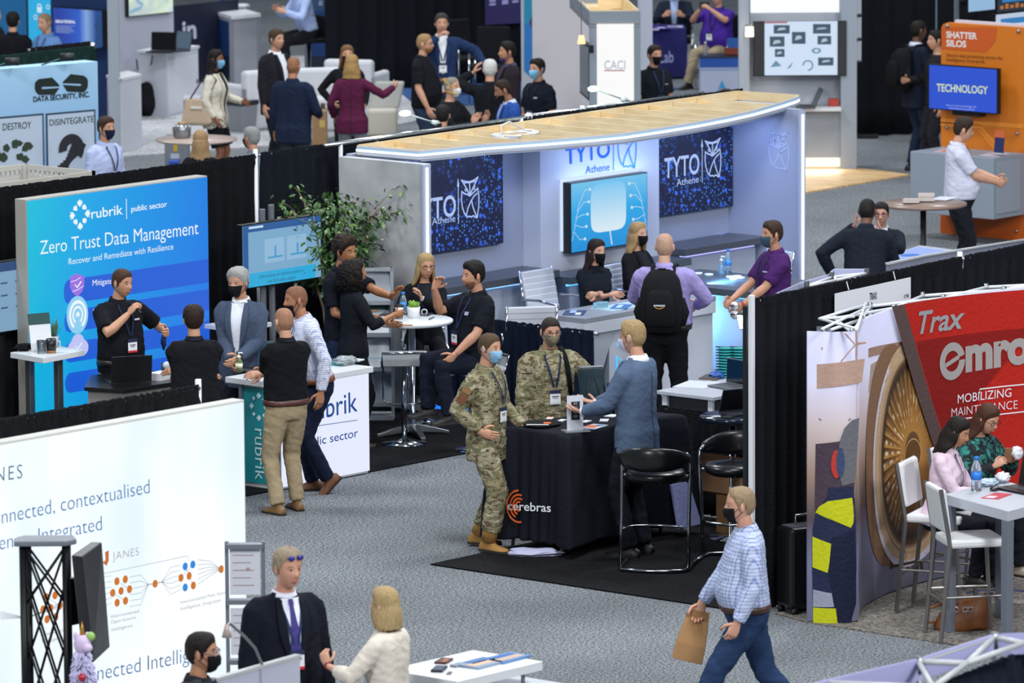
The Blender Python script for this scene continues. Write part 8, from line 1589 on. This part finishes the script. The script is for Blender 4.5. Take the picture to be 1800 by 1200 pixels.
p22 = person('dark-haired person in a grey jacket at the bottom edge by the glowing wall', (352, 1113), 78, 1.76, hair='short', hairc='1d1714', thick=.014, skinc='b98a6c', maskc='14161b', glasses='8a8c92', top='jacket', topm='3d3f46', vshirt='23262e', pants='22242a')
# across the aisle
p23 = person('person in a light blue shirt with dark mask by the pale blue fabric wall', (185, 206), 48, 1.80, hair='short', hairc='3b291d', thick=.016, maskc='1b2038', beard=None, top='shirt', topm='b5c0e4', lany='1b2344', badge='d0d4dc', pants='23283a', skinc='c89878')
p24 = person('person seen from behind with long light brown hair above the black curtain', (352, 230), 176, 1.66, fem=True, hair='long', hairc='a4855f', hlen=.36, top='sweater', topm='17181d')
p25 = person('grey-haired person in a grey polo and black mask looking left over the curtain', (443, 224), -128, 1.72, hair='short', hairc='8f9290', thick=.014, maskc='17181c', topm='747c88', skinc='c4957a')
p26 = person('person in a cream jacket and blue mask carrying a tan shoulder bag', (378, 88), 72, 1.72, fem=True, hair='long', hairc='17110f', hlen=.36, maskc='7db6e0', top='blazer', topm='cfc8b8', vshirt='15151b', RH=(.25, .10, .92), LH=(-.16, .32, 1.10), skinc='8a5c44', pants='14141a', skirt=.85)
p27 = person('brown-haired person in a black suit and open white collar beside the bald man', (485, 52), 48, 1.85, hair='short', hairc='4b3829', thick=.016, top='jacket', topm='1d1e24', vshirt='e4e8f0', pants='1b1c22', fat=.04, skinc='c99a80')
p28 = person('bald person in a navy blazer seen from behind near the white lounge seats', (515, 100), 158, 1.80, hair='buzz', hairc='96684c', thick=.001, skinc='b88262', top='jacket', topm='18233a', RH=(.22, .26, 1.06), pants='3a3e47', wide=1.08, fat=.04)
p29 = person('long-haired person in black with a black mask and hand on hip', (610, 80), 8, 1.70, fem=True, hair='long', hairc='7b583a', hlen=.40, maskc='14151a', top='sweater', topm='15161b', RH=(.19, .06, 1.02), RP=(1, -.4, 0), RD=(-.6, .6, -.4), LH=(-.2, .2, 1.0), pants='17171c', skinc='cfa084')
p30 = person('person in a magenta blazer seen from behind stretching one arm out', (618, 97), 172, 1.70, fem=True, hair='long', hairc='a98654', hlen=.17, top='blazer', topm='551c3c', RH=(.50, .24, 1.34), RP=(.3, -.6, -.6), LH=(-.25, .12, .96), pants='84878e', wide=1.05, skinc='cf9f86')
p31 = person('bearded person in a black t-shirt and glasses beside the navy blazer', (745, 60), 76, 1.82, hair='short', hairc='a6855e', thick=.008, beard='a8734a', glasses='1a1a1e', top='tshirt', topm='15171d', pants='2c3a50', fat=.10, wide=1.06, lany=LN_, badge='c4303a', RH=(.26, .12, .90), skinc='d6a48a', collar='fold')
p32 = person('person in a navy blazer and white shirt with a hand over the mouth', (776, 24), 6, 1.86, hair='short', hairc='3c3834', thick=.013, top='jacket', topm='22345a', vshirt='eceff6', RH=(.06, .20, 1.50), RP=(.9, .1, -.8), RD=(-.7, .2, .6), rcurl=.9, LH=(-.52, .06, 1.12), LP=(-.6, -.6, 0), pants='5a5e68', belt='8a5a2a', lany=LN_, badge='d4d6dc', skinc='cf9f84')
def ystrap(i):
 mb = MB(); W = i['hd']; inv = lambda p: (i['Rw'].transposed() @ (p-i['root']))/i['s']
 for z0, z1 in ((.105, -.02), (-.03, -.07)): mb.tube([inv(W((.085*cos(a)*(1 if z0 > 0 else 1.0), .10*sin(a), z1+(z0-z1)*max(0, -sin(a)*.5+.5)))) for a in [2*pi*k/24 for k in range(24)]], .005, 6, closed=True)
 i['ch'](mb, 'mask_strap', M('d8b030', .6))
p33 = person('person in black with a white mask on yellow straps, hands raised', (793, 136), 62, 1.72, hair='recede', hairc='8f867a', thick=.007, maskc='e4e4e4', top='sweater', topm='14151a', RH=(.10, .36, 1.22), LH=(-.06, .42, 1.24), RD=(0, .5, .9), LD=(0, .5, .9), curl=.25, extra=ystrap, skinc='cf9f84')
p34 = person('dark-haired head from behind just above the plywood canopy', (778, 185), 174, 1.72, hair='short', hairc='1d1815', thick=.012, topm='1c2a48')
p35 = person('white-haired person in a black jacket from behind touching the head', (861, 105), 176, 1.80, hair='short', hairc='d4d2ce', thick=.012, top='jacket', topm='14161d', LH=(-.20, .14, 1.60), LP=(-1, .1, -.3), LD=(.4, 0, .8), skinc='d6a48c', pants='1c1e24')
p36 = person('black-haired person in a dark brown suit with lowered purple mask', (893, 74), -72, 1.80, hair='short', hairc='17130f', thick=.016, top='jacket', topm='2a2329', maskc='4a3d78', maskdn=2.2, vshirt='4a4460', skinc='c49470', pants='23222a')
p37 = person('bearded person in a bright blue blazer bending over the canopy edge', (880, 141), -78, 1.76, lean=6, look=(0, 12, 0), hair='recede', hairc='2b1e16', thick=.009, beard='1c1410', skinc='a4755a', top='jacket', topm='274c94', vshirt='c8d0e6', pants='22242c')
p38 = person('dark-haired person in a navy polo and sky blue mask by the white wall', (945, 104), -46, 1.78, hair='short', hairc='1d1714', thick=.017, maskc='84c4e6', topm='121824', lany='1b2130', badge='c43a4a', skinc='cb9c82', logo=[(-.09, 1.32, .05, .018, '9aa4b8', False)])
p39 = person('person in a black polo, black mask and lanyard right of the lit tower', (1150, 80), 32, 1.78, hair='short', hairc='2b2019', thick=.014, maskc='14161a', topm='171b24', lany='2c3a5a', badge='d8dce4', skinc='cf9f86', logo=[(-.09, 1.30, .05, .014, 'b89aa0', False)])
p40 = person('person in a dark suit and pale blue mask sitting behind the purple tablecloth', (1186, -12), -4, 1.78, ground=(1186, 127), pel=.50, look=(0, 22, 0), hair='short', hairc='7c7872', thick=.01, maskc='9ac2d6', top='jacket', topm='1c2434', vshirt='a4b6da', RH=(.14, .36, .86), LH=(-.14, .36, .86), RF=(.12, .42, .085), LF=(-.12, .42, .085), pants='1c2434')
p41 = person('person in a bright purple polo and khaki trousers sitting with a phone', (1262, -20), -32, 1.80, pel=.55, hair='short', hairc='8a7a6a', thick=.01, topm='43278e', RH=(.10, .34, 1.10), LH=(-.08, .36, 1.12), curl=.8, RP=(.9, 0, -.8), LP=(-.9, 0, -.8), RF=(.2, .50, .085), LF=(-.16, .46, .085), pants='a3937a', fat=.11, wide=1.08, skinc='cf9f86', lany='1b1d28', badge='d8dce4')
p42 = person('tall person in a dark navy suit with a black rucksack near the orange wall', (1613, 36), 118, 1.90, hair='buzz', hairc='17120f', thick=.004, skinc='6a4733', top='jacket', topm='171e2e', vshirt='c8ccdc', pants='1b2840', RH=(.2, .28, 1.10), LH=(-.2, .3, 1.1))
p43 = person('shadowed person mostly hidden beside the tall rucksack wearer', (1646, 54), -70, 1.80, hair='short', hairc='17130f', top='sweater', topm='1f2025', pants='22222a', RH=(.12, .34, 1.16))
p44 = person('dark-haired person in a white polo standing before the grey metal cabinet', (1697, 208), 92, 1.84, look=(0, 14, 0), hair='short', hairc='34261d', thick=.02, topm='cfd1e4', pants='1d1f26', RH=(.10, .38, 1.10), RP=(.7, -.8, -.4), LH=(-.06, .40, 1.12), curl=.8, lany='1d2440', badge=False, fat=.10, wide=1.05, skinc='cfa085', hem=.93)
p45 = person('broad person in a dark suit from behind leaning on the glowing table', (1525, 349), 168, 1.82, lean=16, hair='buzz', hairc='1b1613', thick=.003, skinc='6a4a38', top='jacket', topm='1a1f2b', RH=(.24, .42, .98), LH=(-.30, .10, 1.02), LP=(-1, -.6, .2), pants='1a1f2b', wide=1.02, fat=.03)
p46 = person('person in a dark suit with raised hands facing the leaning man', (1549, 356), -8, 1.64, lean=4, hair='short', hairc='1d1815', thick=.012, glasses='1c1c20', top='jacket', topm='1d222e', vshirt='c8d0e0', RH=(.26, .26, 1.54), RP=(1, -.2, -.6), RD=(-.2, .1, 1), LH=(-.02, .34, 1.44), LP=(-1, 0, -.8), LD=(.1, .1, 1), curl=.2, skinc='c49684')
p47 = person('black-haired person in a black jacket from behind near the blue wall', (22, 22), 178, 1.78, hair='short', hairc='15110f', thick=.017, top='jacket', topm='131419', pants='17181d')
p48 = person('grey-haired person in a blue top in front of the cyan lit panel', (78, 24), -42, 1.80, look=(0, 6, 0), hair='recede', hairc='8f7a62', thick=.008, topm='6288bc', lany='23304c', badge=False, skinc='cf9f84')
p49 = person('person in black polo cut off at the top edge of the photo corner', (-12, 10), 62, 1.78, hair='short', hairc='1b1613', topm='15161b', RH=(.12, .36, 1.2))
p50 = person('person in a pale blue shirt sitting at the tall navy counter', (517, -42), -64, 1.80, pel=.80, lean=14, hair='short', hairc='3a2a1f', top='shirt', topm='a6b8e2', RH=(.12, .44, 1.14), LH=(-.14, .42, 1.12), LP=(-.8, -.4, -.8), RF=(.1, .40, .3), LF=(-.12, .42, .28), pants='18191e')
p51 = person('brown-haired head just showing beyond the far end of the plywood canopy', (1275, 158), 150, 1.72, hair='short', hairc='3b2b21', thick=.018, topm='2a2c34')
# ---------------------------------------------------------------- seats under the sitters
def under(i, h, fwd=0.0): r = i['root']; d = V((cos(rzh(h)+pi/2), sin(rzh(h)+pi/2), 0)); return V((r.x, r.y, .012))+d*fwd
bar_stool('swivel bar stool under the blonde sitter with glasses', under(p8, 6), rzh(6), 'swivel stools at the round table'); bar_stool('swivel bar stool under the bearded sitter', under(p9, -62), rzh(-62), 'swivel stools at the round table')
c1 = bar_chair('white bar chair under the pale pink blouse', under(p17, 68), rzh(68)); c2 = bar_chair('white bar chair under the teal floral top', under(p18, 42), rzh(42))
for c_ in (c1, c2): c_.location.z = -.06+.07
exec_chair('white ribbed office chair under the blonde person in black cardigan', under(p14, 52)+V((0, 0, .008)), rzh(52), .60, 1.05)
def arm_chair(label, c, az, seat=.46):
 t = thing('armchair', label, 'chair', c, None, az); f_ = fabric('15161b'); MB().obox((0, 0, seat), (1, 0, 0), (0, 1, 0), (0, 0, 1), .25, .24, .035).build('seat', f_, t, bevel=.02, local=True); MB().obox((0, -.25, seat+.30), (1, 0, 0), (0, 1, 0), (0, -.1, 1), .24, .03, .25).build('backrest', f_, t, bevel=.025, local=True)
 for s_ in (-1, 1): MB().tube([(s_*.26, -.22, 0), (s_*.26, -.22, seat+.2), (s_*.26, .2, seat+.2), (s_*.26, .2, 0)], .012, 8).build('arm_frame', CHROME, t, True, local=True)
 return t
arm_chair('black chair with chrome arms under the dark-suited man in blue mask', under(p40, -4), rzh(-4)); arm_chair('black chair with chrome arms under the purple polo', under(p41, -32), rzh(-32)); g = G(862, 180); arm_chair('black chair with bright chrome arms by the dark curtain', (g.x, g.y, 0), AZC-.2, .5); g = G(820, 165); arm_chair('black chair beyond the navy blazer by the dark curtain', (g.x, g.y, 0), AZC+.6, .5)
t = thing('tall_stool', 'black high-backed stool under the pale blue shirt', 'stool', under(p50, -64), None, rzh(-64)); MB().obox((0, 0, .70), (1, 0, 0), (0, 1, 0), (0, 0, 1), .24, .22, .03).build('seat', fabric(BK), t, bevel=.02, local=True); MB().obox((0, -.22, .88), (1, 0, 0), (0, 1, 0), (0, 0, 1), .25, .03, .16).build('backrest', fabric(BK), t, bevel=.02, local=True); MB().lathe([(.001, 0), (.22, 0), (.2, .03), (.03, .05), (.03, .67), (.001, .67)], (0, 0, 0), 18).build('column', CHROME, t, True, local=True)
# ---------------------------------------------------------------- things carried
def grip(i, k, a=.075, b=.035): h_, d, n, sd = i['hand'][k]; return h_+(d*a+n*b)*i['s']
def tubeobj(name, label, cat, pts, r, mat, k=12): o = MB().tube(pts, r, k).build(name, mat, smooth=True, origin=pts[0]); return tag(o, label, cat)
h_, d, n, sd = p1['hand']['R']; g = grip(p1, 'R'); tubeobj('microphone', 'dark microphone held in the presenter\'s fist at the mouth', 'microphone', [g-sd*.09, g+sd*.05, g+sd*.08], [.012, .014, .022], DARKM)
g = grip(p1, 'L'); lump('dark blue face mask dangling from the presenter\'s lowered hand', g-V((0, 0, .16)), .07, .02, .075, fabric('182a4a'), 'face_mask', 'mask', 5, YAW)
def cup(label, c, h='dfe0e2', lid='17181b'):
 t = thing('paper_cup', label, 'cup', c); MB().lathe([(.001, 0), (.029, 0), (.041, .115), (.001, .115)], c, 20).build('cup', M(h, .5), t, True); MB().lathe([(.043, .112), (.043, .122), (.036, .132), (.001, .132)], c, 20).build('lid', M(lid, .4), t, True)
cup('white paper cup with black lid in the curly-haired person\'s hand', grip(p7, 'R', .075, .042)-V((0, 0, .055)))
g = grip(p7, 'L', .1, .02); tubeobj('pencil', 'yellow pencil held beside the white paper cup', 'pencil', [g, g+RT*.12], .005, M('e0a020', .4), 8)
T_ = 1.075; bottle('clear water bottle with blue label in front of the blonde sitter', G(709, 553, T_), .21, .032)
c = G(727, 558, T_); t = pot_plant('small green plant in a white pot on the round white table', c, .062, .10, 'e6e8e8', '7aa63c', 'leafy', 26, 9);
for x, y, lab, h in ((678, 553, 'dark phone on the round white table near the paper cup', '1b1d22'), (750, 553, 'dark tablet behind the small white plant pot', '2a2d33')): paper(lab, G(x, y, T_), .4, .15, .08, h, 'phone' if 'phone' in lab else 'tablet', name='phone' if 'phone' in lab else 'tablet', th=.01)
tubeobj('pen', 'dark pen lying on the round white table', 'pen', [G(754, 561, T_+.006), G(763, 557, T_+.006)], .005, DARKM, 8); c = G(746, 554, T_); o = MB().tube([c+RT*.025*cos(a)+V((0, 0, .03+.025*sin(a))) for a in [2*pi*k/16 for k in range(16)]], .006, 6, closed=True).build('earphones', WHITEM, smooth=True, origin=c); tag(o, 'white earphones coiled beside the small plant pot', 'earphones')
g = grip(p9, 'L', .10, .03); o = MB().obox(g, (0, 0, 1), RT, FW, .075, .036, .005).build('phone', M('17181c', .2), origin=g); tag(o, 'black phone held on the bearded sitter\'s knee', 'phone'); lump('grey face mask hanging over the bearded sitter\'s knee', g+V((0, 0, -.17)), .06, .04, .04, fabric('9a9ca4'), 'face_mask', 'mask', 6)
for k, (i, dz_) in enumerate(((0, .05), (1, -.03))): g = p16['hand']['L'][0]+p16['hand']['L'][1]*.10+V((0, 0, dz_)); o = MB().ball(g, .042, k=18, rows=12); o = o.build('ball', None or check('e6e6ea', '2a2c34', 22, .3), smooth=True, origin=g); tag(o, ('black-spotted white ball held uppermost by the man in purple', 'black-spotted white ball held lower by the man in purple')[k], 'ball')
g = grip(p19, 'R', .09, .0); t = thing('paper_bag', 'brown paper bag swinging in the striding person\'s hand', 'bag', g); d = (V((-RT.x, -RT.y, 0))*.25+V((0, 0, -1))).normalized(); ax = PT; ax = (ax-d*ax.dot(d)).normalized(); ay = d.cross(ax); bgp = lambda q, w_, e_: [g+d*q+ax*x*w_+ay*y*e_ for x, y in ((-1, -1), (1, -1), (1, 1), (-1, 1))]
MB().loft([bgp(-.01, .07, .012), bgp(.06, .085, .03), bgp(.2, .10, .055), bgp(.32, .105, .06)]).build('sack', M('a98055', .85), t, bevel=.006); MB().loft([bgp(-.035, .072, .014), bgp(.02, .08, .022)]).build('folded_top', M('9a7248', .85), t)
g = (grip(p18, 'L')+grip(p18, 'R'))/2; o = MB().obox(g+V((0, 0, .03)), RT, (0, 0, 1), FW, .03, .06, .02).build('sandwich', M('7a5236', .8), origin=g, bevel=.01); tag(o, 'brown sandwich held by the person in teal floral top', 'food'); lump('white paper wrapper bunched round the sandwich', g+V((0, 0, .0))+RT*.07, .05, .04, .05, M('dcdee6', .6), 'wrapper', 'wrapper', 4)
# on the tall white table
bottle('large water bottle with bright blue label on the tall white table', G(1716, 862, TT), .26, .04, 'd4e4f0', '1f6fd0', '1f78d8'); laptop('black laptop with its back to the aisle on the tall white table', G(1795, 862, TT), YAW+pi+2.2, .34, .24, 1.8, '14161b'); lump('black computer mouse beside the black laptop', G(1748, 862, TT), .055, .035, .016, M('17181c', .3), 'computer_mouse', 'mouse', 2, .3, .05); paper('red and white leaflets fanned on the tall white table', G(1752, 872, TT), .2, .26, .14, 'b8324a', 'leaflet', ink=((-.25, .1, .35, .5, 'e6c8d0'), (.2, -.2, .4, .4, 'c8283a'))); lump('pale blue mask and napkins heaped behind the computer mouse', G(1735, 853, TT), .10, .07, .025, M('c2d4e4', .7), 'napkin', 'napkin', 8, .2, .4, 3); lump('crumpled white napkin by the black laptop', G(1762, 848, TT), .07, .05, .04, M('dcdee6', .7), 'napkin', 'napkin', 9, .2, .4, 3)
c = G(1690, 1108); t = thing('handbag', 'slouched tan leather handbag on the carpet under the tall white table', 'bag', c); LE = M('7c4a26', .5); cx = V((c.x, c.y, .01)); rgs = []
for z, w_, d_, k in ((0, .19, .09, 0), (.03, .21, .11, 0), (.12, .20, .10, .02), (.2, .17, .06, .04), (.235, .14, .03, .05)): rgs.append([cx+PT*((w_*cos(a))+k)+V((FW.x, FW.y, 0))*d_*sin(a)+V((0, 0, z+.03*cos(a)*(z > .1)+.012*sin(5*a))) for a in [2*pi*q/28 for q in range(28)]])
MB().loft(rgs).build('body', LE, t, True); MB().tube([cx-PT*.14+V((0, 0, .2)), cx-PT*.26+V((0, 0, .16)), cx-PT*.27+V((0, 0, .05)), cx-PT*.17+V((0, 0, .06))], .011, 8).build('strap', LE, t, True); mb = MB()
for q in (-.05, .02, .06): mb.tube([cx+PT*(q+.02*cos(a))-V((FW.x, FW.y, 0))*.1+V((0, 0, .17+.02*sin(a))) for a in [2*pi*k/12 for k in range(12)]], .004, 6, closed=True)
mb.build('rings', CHROME, t, True); tubeobj('floor_cable', 'dark blue cable lying on the carpet behind the tall white table', 'cable', [G(1700, 1042, .012), G(1725, 1038, .012), G(1760, 1037, .012), G(1800, 1039, .012)], .010, M('1f2c6a', .5), 6)
g = p26['hand']['R'][0]; t = thing('shoulder_bag', 'tan shoulder bag with pale writing hanging from the cream jacket', 'bag', g); bc = p26['T']((.23, -.14, 1.04)); sd = p26['Rw'] @ V((1, 0, 0)); fw = p26['Rw'] @ V((0, 1, 0)); rg = lambda z, w_, d_: [bc+fw*w_*x+sd*d_*y+V((0, 0, z)) for x, y in ((-1, -1), (1, -1), (1, 1), (-1, 1))]
MB().loft([rg(-.20, .15, .06), rg(-.17, .2, .075), rg(.12, .16, .03)]).build('body', fabric('b9a48c'), t, bevel=.02); MB().tube([bc+fw*.12+V((0, 0, .12)), p26['T']((.14, .08, 1.40)), p26['T']((.13, 0, 1.475)), p26['T']((.15, -.12, 1.38)), bc-fw*.1+V((0, 0, .12))], .010, 8).build('strap', fabric('3a2c4a'), t, True); mb = MB(); mb.obox(bc+sd*.062+V((0, 0, .02)), fw, (0, 0, 1), sd, .07, .016, .004); mb.build('lettering', M('e4dccf', .6), t)
g = grip(p26, 'R'); o = MB().obox(g, (0, 0, 1), FW, RT, .05, .03, .006).build('phone', M('8a8e9a', .2), origin=g); tag(o, 'phone in the lowered hand of the cream-jacketed person', 'phone')
g = (grip(p41, 'R')+grip(p41, 'L'))/2; o = MB().obox(g+V((0, 0, .04)), PT, (0, 0, 1), FW, .07, .05, .008).build('tablet', M('1c1e24', .2), origin=g); tag(o, 'dark tablet held up by the seated purple polo', 'tablet')
def backpack(i, label, h, w_=.17, hgt=.46, d_=.19, txt=None, strap='17181c'):
 T2, O = i['T'], i['onto']; q = i['Rm']; ex, ey, ez = q @ V((1, 0, 0)), q @ V((0, 1, 0)), q @ V((0, 0, 1)); s_ = i['s']; c0 = O(0, 1.22, .012, True); t = thing('backpack', label, 'backpack', c0); m = fabric(h); at = lambda x, y, z: c0+(ex*x-ey*y+ez*z)*s_
 rings = []
 for (z, k, dd) in ((-.26, .72, .45), (-.24, .95, .8), (-.1, 1.05, 1.0), (.06, 1.0, .92), (.16, .85, .72), (.22, .6, .42), (.235, .35, .2)):
  rings.append([at(w_*k*(abs(cos(a))**.6)*(1 if cos(a) > 0 else -1), (d_*dd*.5)+d_*dd*.5*(abs(sin(a))**.6)*(1 if sin(a) > 0 else -1), z*hgt/.46) for a in [2*pi*j/28 for j in range(28)]])
 MB().loft(rings).build('main_pocket', m, t, True); rings = []
 for (z, k, dd) in ((-.20, .7, .3), (-.18, .85, .8), (-.05, .85, 1.0), (.05, .75, .8), (.09, .5, .3)): rings.append([at(w_*.82*k*(abs(cos(a))**.6)*(1 if cos(a) > 0 else -1), d_*.86+.035*dd*(1+(abs(sin(a))**.6)*(1 if sin(a) > 0 else -1))*.9, z*hgt/.46) for a in [2*pi*j/24 for j in range(24)]])
 MB().loft(rings).build('front_pocket', m, t, True)
 for sg in (-1, 1):
  pts = [O(sg*.085, 1.34, .02, True), O(sg*.088, 1.40, .02, True), T2((sg*.092, -.07, 1.485)), T2((sg*.097, .03, 1.495)), O(sg*.105, 1.40, .018), O(sg*.125, 1.30, .018), O(sg*.14, 1.18, .018), T2((sg*.215, .02, 1.12)), O(sg*.12, 1.05, .02, True)]
  MB().tube(pts, .024, 8, flat=.35).build('strap', fabric(strap), t, True)
  MB().tube([at(sg*w_*.98, d_*.4, -.22), at(sg*w_*1.08, d_*.5, -.1), at(sg*w_*1.0, d_*.4, .02)], [.03, .05, .02], 10).build('side_pocket', m, t, True)
 MB().tube([at(-.04, .02, .22), at(-.03, .04, .26), at(.03, .04, .26), at(.04, .02, .22)], .009, 8).build('grab_handle', m, t, True)
 if txt:
  n = -ey; P = Plane(at(0, 0, 0), ex);
  if P.d.dot(RT) < 0: P.d = -P.d
  P.n = V((P.d.y, -P.d.x, 0)); P.n = P.n if P.n.dot(n) > 0 else -P.n; P.p = at(0, d_*.86+.068, 0); P.p.z = 0; zc = c0.z-.035
  words(t, 'lettering', M('eceef0', .5), P, [(txt, -.052, zc, .052, zc, .022)], px=False, bold=.02, off=.016); mb = MB().stroke(P, [(-.04, zc-.008), (-.015, zc-.02), (.015, zc-.02), (.04, zc-.006)], .006, .016, px=False); mb.build('smile_mark', M('e89a2a', .5), t)
  mb = MB()
  for x in (-.09, .10): mb.ball(at(x, d_*.9, -.21), .008)
  mb.build('zip_pulls', M('b05a50', .4), t)
backpack(p15, 'black backpack with white lettering and orange smile worn over the lavender shirt', '16171b', .18, .50, .20, 'amazon'); backpack(p42, 'black rucksack on the tall navy-suited person\'s back', '0f1115', .16, .46, .2)
t = thing('tinned_bag', 'clear bag with a pale mask held by the person in black at the podium', 'bag', p2['hand']['R'][0]); t.name = 'plastic_bag'; c = G(293, 648, .95); MB().obox(c, RT, (0, 0, 1), FW, .05, .055, .012).build('pouch', M('3a5a8a', .3), t); MB().ball(c+V((0, 0, .03))-FW*.02, .04, .03, .035).build('mask', M('c4ccd2', .6), t, True)
